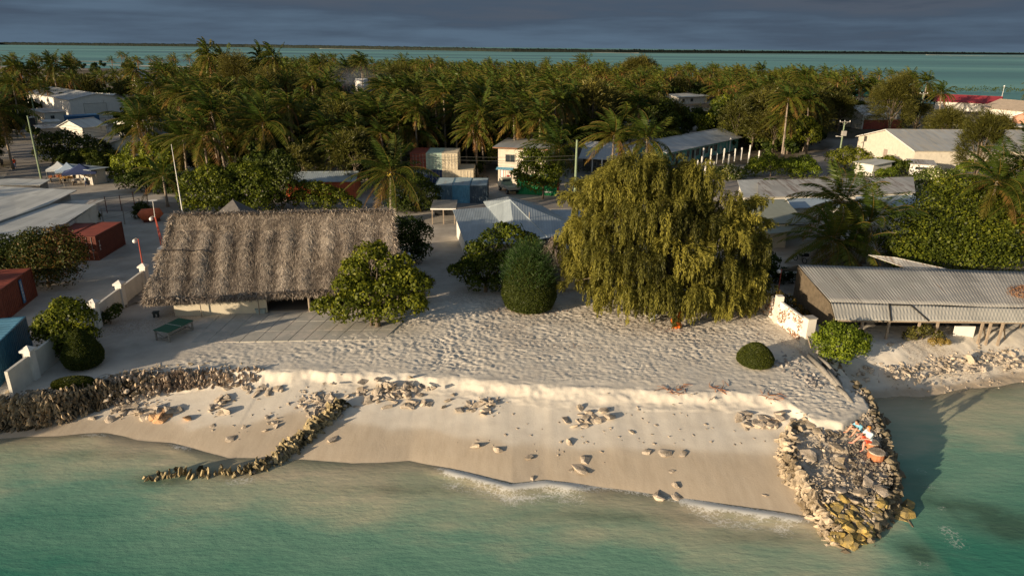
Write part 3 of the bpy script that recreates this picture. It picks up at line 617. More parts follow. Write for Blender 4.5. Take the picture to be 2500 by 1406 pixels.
sw_t = thing('seawall', 'low seawall of upright coral slabs from the left edge to the sand scarp', 'seawall', (0, 0, 0))
top_px = [(-40, 962), (60, 958), (130, 948), (220, 935), (300, 922), (400, 912), (520, 908), (640, 908)]
foot_px = [(-40, 1052, 0), (60, 1048, 0), (150, 1034, .15), (250, 995, .35), (340, 968, .55), (430, 950, .75), (530, 935, 1.0), (640, 925, 1.2)]
tp = [at(a, b, G) for a, b in top_px]; fp = [at(*p) for p in foot_px]
line = [((a.x+b.x)/2, b.y+.28) for a, b in zip(tp, fp)]; zt = [1.86, 1.86, 1.86, 1.86, 1.82, 1.8, 1.75, 1.7]; zb = [b.z for b in fp]
xe = [-75, -60, -45]; line = [(x_, np.interp(x_, SFx, SFy)+.2) for x_ in xe]+line; zt = [1.9]*3+zt; zb = [0]*3+zb
P, A, Sc = wall_slabs(line, zt, zb, 1, 13, 5, (.06, .20), .28, .45)
cut = len(P)*0
lo_ = [k for k in range(len(P)) if P[k][0] < -25.5+1.6*math.sin(P[k][2]*9)]; hi_ = [k for k in range(len(P)) if k not in set(lo_)]
merged('slab_facing', UP+UPF, [P[k] for k in lo_], [A[k] for k in lo_], [Sc[k] for k in lo_], mat('seawall_stone', (.36, .28, .18), .95, .6, 1.3, .8, 14, (.045, .038, .024), .47), sw_t)
merged('slab_facing', UP+UPF, [P[k] for k in hi_], [A[k] for k in hi_], [(Sc[k][0]*.9, Sc[k][1]*.8, Sc[k][2]*.8) for k in hi_], mat('pale_seawall_stone', (.50, .41, .32), .95, .35, 1.3, .8, 14, (.20, .15, .11), .47), sw_t)
# core behind the slabs and the jumble on top
Vc = []; 
for (x_, y_), a, b in zip(line, zt, zb): Vc += [(x_, y_-.05, b-.3), (x_, y_+.1, a-.15), (x_, y_+1.5, a-.2), (x_, y_+1.9, b-.3)]
Qc = [(i*4+k, i*4+k+1, i*4+k+5, i*4+k+4) for i in range(len(line)-1) for k in range(3)]
link('rubble_core', mesh('rubble_core', Vc, Qc, mat=M_stoned), sw_t)
n = 1500; s = rng.random(n); li = np.array(line); q = np.linspace(0, 1, len(line)); xs_ = np.interp(.15+.85*s, q, li[:, 0]); ys_ = np.interp(.15+.85*s, q, li[:, 1])+rng.random(n)*1.7-.25
merged('capping_stones', SLABS+SHARDS, np.stack([xs_, ys_, np.interp(.15+.85*s, q, zt)-.08+rng.random(n)*.08], -1), np.stack([rng.normal(0, .5, n), rng.normal(0, .5, n), rng.random(n)*6.3], -1), .08+.36*rng.random(n)**2.5, mat('capping_stone', (.33, .27, .19), .95, .5, 2, .5, 14), sw_t)

# ---------------------------------------------------------------- short groyne running into the water
gr = thing('groyne', 'short groyne of stacked coral slabs running from the beach into the sea', 'groyne', (0, 0, 0))
gl_ = [at(835, 978, 1.2), at(770, 1035, .85), at(700, 1092, .5), at(655, 1122, .3), at(612, 1148, .15), at(606, 1150, .15)]
line = [(p.x, p.y) for p in gl_]; 
for sgn, sd_ in ((-1, 11), (1, 12)):
    P, A, Sc = wall_slabs([(p.x-.10*sgn, p.y-.05*sgn) for p in gl_], [1.1, .82, .42, .2, .12, .1], [.8, .3, -.1, -.4, -.5, -.5], sgn, 11, sd_, (.07, .20), .38, .22)
    merged('slab_facing', UP+UPF, P, A, Sc, mat('groyne_stone', (.40, .32, .18), .95, .55, 1.6, .8, 14, (.05, .042, .02), .47), gr)
gl2 = [at(612, 1150, 0), at(560, 1156, 0), at(500, 1158, 0), at(430, 1160, 0), at(370, 1168, 0), at(330, 1166, 0)]
for sgn, sd_ in ((-1, 13), (1, 14)):
    P, A, Sc = wall_slabs([(p.x, p.y-.12*sgn) for p in gl2], [.2, .08, .0, .14, -.12, -.25], [-.8, -.9, -1, -1, -1.1, -1.1], sgn, 3.6, sd_, (.08, .18), .45, .16)
    merged('sunken_stakes', UP, P, A, Sc, MC['groyne_stone'], gr)
n = 150; s = rng.random(n); q = np.linspace(0, 1, 5); L5 = np.array([(p.x, p.y) for p in gl_[:5]]); hz = [1.05, .72, .34, .12, .05]
merged('capping_stones', SLABS+BLOCKS, np.stack([np.interp(s, q, L5[:, 0])+rng.normal(0, .16*(1-.6*s), n), np.interp(s, q, L5[:, 1])+rng.normal(0, .12, n), np.interp(s, q, hz)], -1), np.stack([rng.normal(0, .5, n), rng.normal(0, .5, n), rng.random(n)*6.3], -1), .14+.24*rng.random(n), M_stone, gr)

# ---------------------------------------------------------------- jetty of rubble and boulders
je = thing('jetty', 'rough stone jetty sticking into the sea at the right end of the beach', 'jetty', (0, 0, 0))
rows = [((2018, 865, 1.8), (2035, 880, 1.7), 1.7), ((2055, 930, 1.75), (2085, 935, 1.5), 1.7), ((2055, 985, 1.65), (2125, 990, 1.3), 1.66), ((1975, 1022, 1.3), (2140, 1040, 1.2), 1.5), ((1925, 1075, 1.0), (2160, 1080, 1.1), 1.35), ((1930, 1130, .85), (2175, 1130, 1.0), 1.2),
        ((1960, 1180, .7), (2185, 1180, .8), 1.05), ((1995, 1230, .45), (2165, 1225, .7), .9), ((2015, 1275, .3), (2145, 1260, .5), .65), ((2030, 1310, .1), (2125, 1300, .2), .35), ((2035, 1345, -.2), (2110, 1335, -.2), -.05)]
JL = []; 
for l, r_, h in rows: JL.append((at(*l), at(*r_), h))
tt = np.linspace(0, len(JL)-1, 150); nu = 41; V = []
for t_ in tt:
    i = min(int(t_), len(JL)-2); f = t_-i; l = JL[i][0].lerp(JL[i+1][0], f); r_ = JL[i][1].lerp(JL[i+1][1], f); h = JL[i][2]*(1-f)+JL[i+1][2]*f
    for k in range(nu):
        u = -.08+1.16*k/(nu-1); p = l.lerp(r_, u); e_ = min(u, 1-u); zz = (h-.08) if e_ > .06 else (h-.08)-(.06-e_)*22
        nn = mnoise.fractal(Vector((p.x*1.4, p.y*1.4, 3)), .8, 2, 4)*.13
        V.append((p.x, p.y, max(zz+nn, -1.6)))
V = np.array(V); cutr = 46; i = (np.arange(cutr, 149)[:, None]*nu+np.arange(nu-1)[None, :]).ravel(); i0 = (np.arange(0, cutr)[:, None]*nu+np.arange(nu-1)[None, :]).ravel()
link('sand_cover', mesh('sand_cover', V, np.stack([i0, i0+nu, i0+nu+1, i0+1], -1), mat=bpy.data.materials['island_sand'], smooth=True), je)
def jsurf(x, y):                                 # height of the jetty top near x, y
    d2 = (V[:, 0]-x)**2+(V[:, 1]-y)**2; k = np.argpartition(d2, 4)[:4]; return float(np.median(V[k, 2]))
link('rubble_core', mesh('rubble_core', V, np.stack([i, i+nu, i+nu+1, i+1], -1), mat=mat('jetty_fill', (.50, .43, .34), .95, .25, 2.2, .9, 9)), je)
JV = V
lefts = [(p.x, p.y) for p, _, _ in JL[3:]]; rights = [(q_.x, q_.y) for _, q_, _ in JL[1:]]; hs = [h for _, _, h in JL]
P, A, Sc = wall_slabs(lefts, [h-.05 for h in hs[3:]], [.75, .5, .4, .2, -.1, -.4, -.5, -.6], 1, 9, 21, (.08, .24), .45, .45)
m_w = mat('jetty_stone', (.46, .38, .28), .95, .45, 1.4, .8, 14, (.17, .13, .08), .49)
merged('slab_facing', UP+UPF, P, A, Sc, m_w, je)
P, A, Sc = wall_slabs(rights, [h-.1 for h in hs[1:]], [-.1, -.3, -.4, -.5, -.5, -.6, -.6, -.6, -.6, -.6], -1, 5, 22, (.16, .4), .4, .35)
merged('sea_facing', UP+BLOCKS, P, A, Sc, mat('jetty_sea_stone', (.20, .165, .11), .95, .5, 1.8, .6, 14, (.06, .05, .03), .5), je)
def on_jetty(u, t_):
    i = min(int(t_), len(JL)-2); f = t_-i; l = JL[i][0].lerp(JL[i+1][0], f); r_ = JL[i][1].lerp(JL[i+1][1], f); h = JL[i][2]*(1-f)+JL[i+1][2]*f
    p = l.lerp(r_, u); return p.x, p.y, h
P = []
while len(P) < 3600:
    u_, t_ = rng.uniform(.03, .97), rng.uniform(1.5, 9)
    if u_+.12*math.sin(t_*5) < .42 and t_ < 6 and rng.random() < .72: continue
    P.append(on_jetty(u_, t_))
n = len(P); P = [(x, y, z-.02+rng.uniform(0, .1)) for x, y, z in P]
P2 = [p for p in P if True]; s = .05+.24*rng.random(n)**3
merged('rubble_top', BLOCKS+SLABS, P2, np.stack([rng.normal(0, .5, n), rng.normal(0, .5, n), rng.random(n)*6.3], -1), s, mat('jetty_rubble', (.40, .34, .265), .95, .5, 1.2, .6, 14, (.12, .10, .075), .48), je)['kind'] = 'stuff'
g = 'large slabs set on the jetty'
for k in range(16):
    u, t_ = random.choice([(random.uniform(.08, .5), random.uniform(2.8, 5)), (random.uniform(.2, .9), random.uniform(5, 7.5)), (random.uniform(.05, .35), random.uniform(3, 7))])
    x, y, z = on_jetty(u, t_); s = random.uniform(.5, 1.15)
    stone(SLABS, k, m_w if k % 3 else M_stone, (x, y, z+.05), (random.gauss(0, .2), random.gauss(0, .2), random.uniform(0, 6.3)), (s, s*.9, s*.8), 'broad pale slab bedded in the top of the jetty', g, 'jetty_slab', 'stone')
g = 'yellow algae covered boulders at the tip of the jetty'
for k in range(44):
    u = random.uniform(.0, 1.0); t_ = 6.9+3.0*(k/44)+random.uniform(-.2, .2); x, y, z = on_jetty(u, t_); s = random.uniform(.5, .95)
    stone(BLOCKS if k % 3 else SLABS, k, M_stoney, (x, y, z+.02), (random.gauss(0, .25), random.gauss(0, .25), random.uniform(0, 6.3)), (s, s*.85, s*.8), 'yellow algae covered boulder at the tip of the stone jetty', g, 'jetty_boulder', 'boulder')
g = 'boulders in the water right of the jetty'
for px, py, z in [(2150, 1235, .15), (2165, 1215, .2), (2180, 1200, .3), (2120, 1180, .35), (2190, 1150, .35), (2175, 1140, .4), (2200, 1240, .1), (2210, 1255, .1), (2215, 1230, .1), (2195, 1222, .2), (2160, 1165, .5), (2190, 1175, .3), (2160, 1255, 0), (2175, 1285, -.1), (2150, 1285, -.1), (2120, 1300, 0), (2140, 1120, .6), (2180, 1110, .4), (2185, 1130, .4), (2205, 1265, 0), (2220, 1285, -.15), (2235, 1365, -.3), (2255, 1380, -.3), (2090, 1375, -.25), (2110, 1355, -.2), (2060, 1350, -.15), (2045, 1335, -.1)]:
    p = at(px, py, z); s = random.uniform(.6, 1.1); near_tip = (py > 1225)
    stone(BLOCKS, px, M_stoney if near_tip and z > -.05 and px > 2190 else M_stoned, (p.x, p.y, z-.05), (random.gauss(0, .3), random.gauss(0, .3), random.uniform(0, 6.3)), (s, s*.85, s*.9), 'boulder half under water along the seaward side of the jetty', g, 'sea_boulder', 'boulder')  # a few outer boulders near the tip are algae covered, the rest dark
# bank of dark rocks between plateau and second beach
P = []; 
for i in range(420):
    f = rng.random(); a = at(2010, 880, 1.6).lerp(at(2135, 1035, 1.0), f); P.append((a.x+rng.normal()*.35+.35, a.y+rng.normal()*.4, rng.uniform(.1, 1.6-.5*f)))
merged('rock_bank', BLOCKS+SLABS, P, rng.normal(0, 1, (420, 3)), .25+.4*rng.random(420), mat('bank_rock', (.17, .13, .085), .95, .5, 1.8, .6, 14), je)
# concrete stumps with rust coloured sides, logs lying up the bank
for px, py, r_, l in [(2130, 1080, .36, 'squat rust brown concrete stump behind the seated people'), (2140, 1103, .46, 'wider rust brown concrete stump with a pale round top')]:
    p = at(px, py, 1.55); t_ = thing('concrete_stump', l, 'stump', (p.x, p.y, .75), 0, None)
    b = MB(); b.tube([(0, 0, 0), (0, 0, .45), (.02, 0, .80)], [r_*.95, r_, r_*.97], 14); b.build('shaft', mat('rusty_concrete', (.42, .17, .08), .9, .3, 3, .5, 12), t_, bevel=.03)
    b = MB(); b.tube([(.02, 0, .80), (.02, 0, .86)], [r_*.99, r_*.93], 14); b.build('cap', M_stone, t_)
for k, (a, b, r_, l) in enumerate([((1975, 868, 1.95), (2045, 945, 1.85), .17, 'long grey log at the left of the log row on the bank'), ((2000, 872, 2.0), (2040, 915, 1.9), .14, 'short upper log at the right of the log row'), ((2022, 905, 2.0), (2068, 972, 1.8), .15, 'lower right log sliding towards the jetty'), ((2045, 945, 1.9), (2080, 985, 1.75), .15, 'lowest grey log pointing at the seated people')]):
    b_ = MB(); A_, B_ = at(*a), at(*b); mid = A_.lerp(B_, .5)+Vector((.05, .05, .05)); b_.tube([A_, mid, B_], [r_, r_*1.05, r_*.85], 9); tag(b_.build('log', M_woodg, None, True), l, 'log', 'grey logs lying on the bank above the jetty')
b_ = MB(); A_ = at(1958, 790, 1.9); b_.tube([at(1965, 800, 3.0), at(1980, 850, 1.9)], [.05, .05], 6); tag(b_.build('leaning_pole', M_wood), 'thin pale pole leaning at the end of the white garden wall', 'pole')
# twigs
def twigs(name, pxs, n, ln, label, mt, lift=.05, spread=(12, 6)):
    b = MB()
    for i in range(n):
        c = random.choice(pxs); p = at(c[0]+random.gauss(0, spread[0]), c[1]+random.gauss(0, spread[1]), c[2] if len(c) > 2 else G); z = tz(p.x, p.y)
        a = random.uniform(0, 6.3); l = random.uniform(*ln); pts = [Vector((p.x, p.y, z+.03))]
        for k in range(3): a += random.gauss(0, .5); pts.append(pts[-1]+Vector((math.cos(a)*l/3, math.sin(a)*l/3, random.uniform(0, lift))))
        b.tube(pts, [.03, .022, .016, .01], 4)
    return tag(b.build(name, mt), label, 'driftwood', kind='stuff')
twigs('driftwood', [(380, 905), (330, 912), (300, 915)], 14, (.8, 1.8), 'thin dark driftwood branches on the sand behind the seawall', M_wood)
twigs('driftwood', [(1670, 965, 1.3), (1760, 970, 1.3), (1880, 985, 1.2), (1640, 975, 1.2)], 40, (.4, 1.1), 'dry reddish twigs at the foot of the sand scarp', mat('red_twig', (.30, .14, .07), .9, .3, 4))
# ---------------------------------------------------------------- buildings
def window(parent, M, w, h, bars=1, fm=None):            # M: local frame, x along the wall, y out of it, z up; origin at the lower middle
    f = MB(); t = .07
    for c, d in (((-w/2+t/2, .03, h/2), (t, .10, h)), ((w/2-t/2, .03, h/2), (t, .10, h)), ((0, .03, t/2), (w-2*t, .10, t)), ((0, .03, h-t/2), (w-2*t, .10, t))): f.box(c, d)
    for k in range(bars): f.box((-w/2+w*(k+1)/(bars+1), .025, h/2), (.05, .07, h-2*t))
    fo = f.build('window', fm or M_woodg, parent); fo.matrix_local = M
    g_ = MB(); g_.box((0, .006, h/2), (w-2*t, .03, h-2*t)); g_.build('pane', M_glass, fo)
def wallframe(L, D, face, u, z):
    if face == 'F': return Matrix.Translation((u, 0, z)) @ Matrix.Rotation(math.pi, 4, 'Z')
    if face == 'B': return Matrix.Translation((u, D, z))
    if face == 'L': return Matrix.Translation((0, u, z)) @ Matrix.Rotation(math.pi/2, 4, 'Z')
    return Matrix.Translation((L, u, z)) @ Matrix.Rotation(-math.pi/2, 4, 'Z')
def house(name, label, a, b, depth, h, roof='gable', rise=1.2, over=.4, wm=None, rm=None, wins=(), doors=(), group=None, cat='building', trim=None, gz=G, open_front=False):
    a = Vector((a[0], a[1], 0)); b = Vector((b[0], b[1], 0)); L = (b-a).length; ang = math.atan2(b.y-a.y, b.x-a.x)
    t = thing(name, label, cat, (a.x, a.y, gz-.1), ang, group); wm = wm or M_whitew; rm = rm or M_roofg; D = depth
    w = MB(); th = .18
    if roof == 'gx':                                   # ridge along the front
        prof = [(0, 0), (D, 0), (D, h), (D/2, h+rise), (0, h)]
        w.add([(x, y, z) for x in (0, L) for y, z in prof], [(4, 3, 2, 1, 0), (5, 6, 7, 8, 9), (0, 1, 6, 5), (1, 2, 7, 6), (0, 5, 9, 4)])
    elif roof == 'gy':                                 # ridge running away from the front
        prof = [(0, 0), (L, 0), (L, h), (L/2, h+rise), (0, h)]
        w.add([(x, y, z) for y in (0, D) for x, z in prof], [(0, 1, 2, 3, 4), (9, 8, 7, 6, 5), (0, 4, 9, 5), (1, 6, 7, 2), (0, 5, 6, 1)])
    else:
        zb = h+(rise if roof == 'mono' else 0)
        w.add([(0, 0, 0), (L, 0, 0), (L, D, 0), (0, D, 0), (0, 0, h), (L, 0, h), (L, D, zb), (0, D, zb)], [(0, 1, 5, 4), (1, 2, 6, 5), (2, 3, 7, 6), (3, 0, 4, 7), (4, 5, 6, 7), (3, 2, 1, 0)])
    if not open_front: w.build('wall', wm, t)
    else:
        pb_ = MB()
        pb_.bx(0, L, D-.15, D, 0, h+(rise if roof == 'mono' else 0)*.95); pb_.build('wall', wm, t)
        k = max(2, int(L/3)+1)
        for i in range(k+1): q = MB(); x = .1+(L-.2)*i/k; q.bx(x-.07, x+.07, .05, .19, 0, h); q.build('post', M_wood, t)
    r = MB(); o = over; e = .03; T = .07
    if roof == 'gx':
        s = rise/(D/2); r.slab([(-o, -o, h-o*s+e), (L+o, -o, h-o*s+e), (L+o, D/2, h+rise+e), (-o, D/2, h+rise+e)], T); r.slab([(-o, D/2, h+rise+e), (L+o, D/2, h+rise+e), (L+o, D+o, h-o*s+e), (-o, D+o, h-o*s+e)], T)
    elif roof == 'gy':
        s = rise/(L/2); r.slab([(-o, -o, h-o*s+e), (L/2, -o, h+rise+e), (L/2, D+o, h+rise+e), (-o, D+o, h-o*s+e)], T); r.slab([(L/2, -o, h+rise+e), (L+o, -o, h-o*s+e), (L+o, D+o, h-o*s+e), (L/2, D+o, h+rise+e)], T)
    elif roof == 'hip':
        s = rise/(D/2); z0 = h-o*s+e; z1 = h+rise+e; c1 = (D/2, D/2, z1); c2 = (max(L-D/2, D/2+.05), D/2, z1); A_, B_, C_, D_ = (-o, -o, z0), (L+o, -o, z0), (L+o, D+o, z0), (-o, D+o, z0)
        r.slab([A_, B_, c2, c1], T); r.slab([C_, D_, c1, c2], T); r.slab([B_, C_, c2], T); r.slab([D_, A_, c1], T)
    else:
        zr = rise if roof == 'mono' else 0; s = zr/D; r.slab([(-o, -o, h-o*s+e), (L+o, -o, h-o*s+e), (L+o, D+o, h+zr+o*s+e), (-o, D+o, h+zr+o*s+e)], T)
    ro = r.build('roof', rm, t)
    if roof in ('gx', 'hip'):
        c = MB(); x0, x1 = ((-o, L+o) if roof == 'gx' else (D/2, L-D/2)); 
        if x1 > x0: c.box(((x0+x1)/2, D/2, h+rise+e+.03), (x1-x0, .3, .05)); c.build('ridge_cap', rm, ro)
    if roof == 'gy': c = MB(); c.box((L/2, D/2, h+rise+e+.03), (.3, D+2*o, .05)); c.build('ridge_cap', rm, ro)
    if trim:
        q = MB()
        if roof == 'gy':
            s = rise/(L/2)
            for sx in (0, 1): q.beam((L/2, -o-.03, h+rise-.05), ((-o if sx == 0 else L+o), -o-.03, h-o*s-.05), .05, .16)
        else: q.box((L/2, -o-.03, h-o*.1), (L+2*o, .05, .18))
        q.build('fascia', trim, ro)
    for face, u, z, ww, hh, *bars in wins: window(t, wallframe(L, D, face, u, z), ww, hh, *(bars or [1]))
    for face, u, ww, hh, mt in doors:
        M_ = wallframe(L, D, face, u, .08); dq = MB(); dq.box((0, .03, hh/2), (ww, .09, hh)); do = dq.build('door', mt, t); do.matrix_local = M_
        f = MB(); 
        for s_ in (-1, 1): f.box((s_*(ww/2+.04), .04, hh/2), (.08, .13, hh))
        f.box((0, .04, hh+.04), (ww+.16, .13, .08)); f.build('frame', M_woodg, do)
    return t

def roofslab(name, label, tops, t=.1, mt=None, walls=None, wm=None, group=None, cat='building', rn='roof', extra=()):
    """free-form roof (world points) with walls dropped from an inset outline"""
    c = sum((Vector(p) for p in tops), Vector())/len(tops); th = thing(name, label, cat, (c.x, c.y, G), 0, group)
    o = Vector((c.x, c.y, G)); r = MB(); r.slab([Vector(p)-o for p in tops], t); ro = r.build(rn, mt or M_roofg, th)
    for e_ in extra: q = MB(); q.slab([Vector(p)-o for p in e_], t); q.build(rn, mt or M_roofg, th)
    if walls:
        ps = [Vector(p)-o for p in walls]; w = MB(); n = len(ps)
        w.add([p for p in ps]+[Vector((p.x, p.y, -.2)) for p in ps], [(i, (i+1) % n, n+(i+1) % n, n+i) for i in range(n)]+[tuple(range(n-1, -1, -1))]); w.build('wall', wm or M_whitew, th)
    return th

# ---- thatched meeting hall
M_th, t, o = newmat('thatch'); L = t.links.new
tcn = N(t, 'ShaderNodeTexCoord')
ta = N(t, 'ShaderNodeAttribute', attribute_name='tone'); tr_ = ramp(ta.outputs['Fac'], (0, (.06, .049, .042)), (1, (.62, .54, .45)), (.5, (.25, .207, .170)))
db_ = N(t, 'ShaderNodeBsdfDiffuse'); L(tr_, db_.inputs[0]); tl = N(t, 'ShaderNodeBsdfTranslucent'); L(tr_, tl.inputs[0]); ms_ = N(t, 'ShaderNodeMixShader', inp={0: .08}); L(db_.outputs[0], ms_.inputs[1]); L(tl.outputs[0], ms_.inputs[2]); L(ms_.outputs[0], o.inputs[0])
hall = thing('thatched_hall', 'long meeting hall with a huge weathered palm thatch roof, behind the terrace', 'hall', (-19, 55, G), rad(7))
Mi = (Matrix.Translation((-19, 55, G)) @ Matrix.Rotation(rad(7), 4, 'Z')).inverted()
def H(px, py, z): p = Mi @ at(px, py, z); return np.array((p.x, p.y, z-G))
RID = 9.6
def zline(px, py, z): return H(px, py, z)
# left edge and right edge of the front slope, from ridge to eave, as (local point)
LE = [zline(423, 521, RID), zline(412, 562, 8.2), zline(402, 610, 6.9), zline(385, 665, 5.3), zline(352, 738, 3.35)]
RE = [zline(957, 512, RID), zline(958, 560, 8.1), zline(964, 610, 6.6), zline(975, 650, 5.2), zline(990, 700, 3.7)]
nu, nv = 170, 60; us = np.linspace(0, 1, nu); vs_ = np.linspace(0, 1, nv); V = []
Lc = np.array([[np.interp(v, np.linspace(0, 1, 5), [p[k] for p in LE]) for k in range(3)] for v in vs_]); Rc = np.array([[np.interp(v, np.linspace(0, 1, 5), [p[k] for p in RE]) for k in range(3)] for v in vs_])
U, Vv = np.meshgrid(us, vs_)
P = Lc[:, None, :]*(1-us)[None, :, None]+Rc[:, None, :]*us[None, :, None]
Xl = P[..., 0]; nrm = np.array([0, -.62, .78])
wave = np.sin(Xl*2*math.pi/1.7+3.2*(fbm(Xl*.25, Vv*2, 5, 3)))*.06*np.minimum(1, Vv*3)*(.2+1.5*fbm(Xl*.4, Vv*3, 8, 2))
lay = -.30*np.maximum(0, (Vv-.52))*sst(.22, .16, U)+.22*sst(.50, .53, Vv)*sst(.20, .15, U)+.14*sst(.80, .83, Vv)*sst(.2, .14, U)
bumpy = (fbm(Xl*.9, Vv*7, 15, 4)-.5)*.20
off = wave+bumpy+lay
P = P+nrm*off[..., None]
tone = np.clip(.42+.75*(wave/.1)*.5+.5*(fbm(Xl*.35, Vv*2.5, 51, 4)-.5)+.25*(fbm(Xl*3, Vv*20, 55, 2)-.5), .02, 1)
i = (np.arange(nv-1)[:, None]*nu+np.arange(nu-1)[None, :]).ravel(); Qf = np.stack([i+nu, i+nu+1, i+1, i], -1)
# back slope, gable ends, thickness
ridL, ridR = LE[0], RE[0]; back = np.array([0, 7.6, -5.4]); 
Pf = P.reshape(-1, 3); 
roof = link('thatch_roof', mesh('thatch_roof', Pf, Qf, mat=M_th, smooth=True, tone=tone.ravel()*.45), hall)
bk = MB(); bk.slab([tuple(ridL+np.array([0, 0, -.05])), tuple(ridR+np.array([0, 0, -.05])), tuple(ridR+back), tuple(ridL+back)][::1], .3)
under = MB()
for E_ in (LE, RE):
    pts = [tuple(p-np.array([0, -.05, .28])) for p in E_]
    under.add(pts+[(E_[0][0], E_[0][1]+7, E_[-1][2]-.3)], [tuple(range(6))])
for k_ in range(4): under.add([tuple(p+np.array([0, .12, -.42])) for p in (LE[k_+1], RE[k_+1], RE[k_], LE[k_])], [(0, 1, 2, 3)])
M_thd = mat('dark_thatch', (.16, .125, .095), .95, .3, 6, .5, 20)  # darker brown thatch for the back slope, gable ends and small huts
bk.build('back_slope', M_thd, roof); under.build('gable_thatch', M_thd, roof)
# thatch straws, laid down the slope in every direction
ns = 95000; fu = rng.random(ns); fv = rng.random(ns)**.95; iu = np.clip((fu*(nu-1)).astype(int), 0, nu-2); iv = np.clip((fv*(nv-1)).astype(int), 0, nv-2)
B0 = P[iv, iu]+(P[iv, iu+1]-P[iv, iu])*rng.random((ns, 1)); down = P[iv+1, iu]-P[iv, iu]; down /= np.linalg.norm(down, axis=1)[:, None]
side = P[iv, iu+1]-P[iv, iu]; side /= np.linalg.norm(side, axis=1)[:, None]; nn = np.cross(side, -down)
a_ = rng.normal(0, .5, ns)[:, None]; D_ = down*np.cos(a_)+side*np.sin(a_)+nn*rng.uniform(.0, .12, (ns, 1)); D_ /= np.linalg.norm(D_, axis=1)[:, None]
Sd = np.cross(D_, nn); Sd /= np.linalg.norm(Sd, axis=1)[:, None]; Sd = Sd+nn*rng.normal(0, .5, (ns, 1))
Ln = rng.uniform(.22, .6, (ns, 1)); Wd = rng.uniform(.014, .034, (ns, 1))
def leafquads(Pp, D, Sv, Ln, Wd, mid=.45):
    n = len(Pp); Vq = np.empty((n, 4, 3)); Vq[:, 0] = Pp; Vq[:, 1] = Pp+D*Ln*mid+Sv*Wd/2; Vq[:, 2] = Pp+D*Ln; Vq[:, 3] = Pp+D*Ln*mid-Sv*Wd/2
    return Vq.reshape(-1, 3), np.arange(4*n).reshape(-1, 4)
Vq, Qq = leafquads(B0+nn*.02, D_, Sd, Ln, Wd)
tn = np.clip(tone[iv, iu]*.95+rng.normal(.07, .24, ns), 0, 1)
# fringe along eave, left rake, ridge
def fringe(pts, n, dirv, spread, ln):
    pts = np.array(pts); s = rng.random(n)*(len(pts)-1); k = np.clip(s.astype(int), 0, len(pts)-2); b = pts[k]+(pts[k+1]-pts[k])*(s-k)[:, None]+rng.normal(0, .07, (n, 3))
    d = np.array(dirv)+rng.normal(0, spread, (n, 3)); d /= np.linalg.norm(d, axis=1)[:, None]; sv = np.cross(d, rng.normal(size=(n, 3))); sv /= np.linalg.norm(sv, axis=1)[:, None]
    return leafquads(b, d, sv, rng.uniform(*ln, (n, 1)), rng.uniform(.03, .07, (n, 1)))
VV = [Vq]; QQ = [Qq]; TT_ = [np.repeat(tn, 4)]
for pts, n, dv, sp_, ln in ((P[-1], 3800, (0, -.5, -.55), .3, (.3, .6)), (P[-2], 2600, (0, -.7, -.3), .35, (.3, .6)), (P[:, 0], 1200, (-.5, -.2, -.6), .4, (.25, .6)), (P[:, -1], 1200, (.5, -.2, -.6), .4, (.25, .55)), (P[0], 2000, (0, -.8, -.3), .3, (.2, .45)), (P[0]+np.array([0, .1, 0]), 900, (0, .8, -.2), .3, (.2, .4)),
                         ([LE[2]+np.array([0, .0, .0]), LE[2]+np.array([-1.0, .7, -.9])], 450, (-.7, .1, -.6), .35, (.3, .7))):
    v, q = fringe(pts, n, dv, sp_, ln); b = sum(len(x) for x in VV); VV.append(v); QQ.append(q+b); TT_.append(np.repeat(np.clip(rng.normal(.62, .2, n), 0, 1), 4))
link('thatch_straw', mesh('thatch_straw', np.concatenate(VV), np.concatenate(QQ), mat=M_th, tone=np.concatenate(TT_)), roof)
# walls, posts, inside of the hall
wl = MB(); z1 = 1.75
def HB(px, py): p = Mi @ at(px, py, G); return p.x, p.y
xa, ya = HB(428, 772); xb, yb = HB(650, 770)
wl.bx(xa, xb, ya, ya+.2, 0, 1.55); wl.bx(xa, xa+.2, ya+.2, ya+7, 0, 2.2); wl.build('wall', M_cream, hall)
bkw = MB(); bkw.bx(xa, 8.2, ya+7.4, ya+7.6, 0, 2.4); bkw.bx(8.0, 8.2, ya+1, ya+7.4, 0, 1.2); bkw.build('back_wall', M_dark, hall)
fl = MB(); fl.bx(xa, 8.2, ya+.25, ya+7.4, -.05, .12); fl.build('floor', mat('hall_floor', (.16, .14, .12), .8, .1, 2), hall)
for x in (xa+2.2, xa+6.8, HB(756, 762)[0], HB(900, 762)[0]):
    q = MB(); q.tube([(x, ya-.35 if x < xb else ya+.1, 0), (x, ya-.35 if x < xb else ya+.1, 1.75)], .11 if x > xb else .04, 8); q.build('post', M_wood, hall)
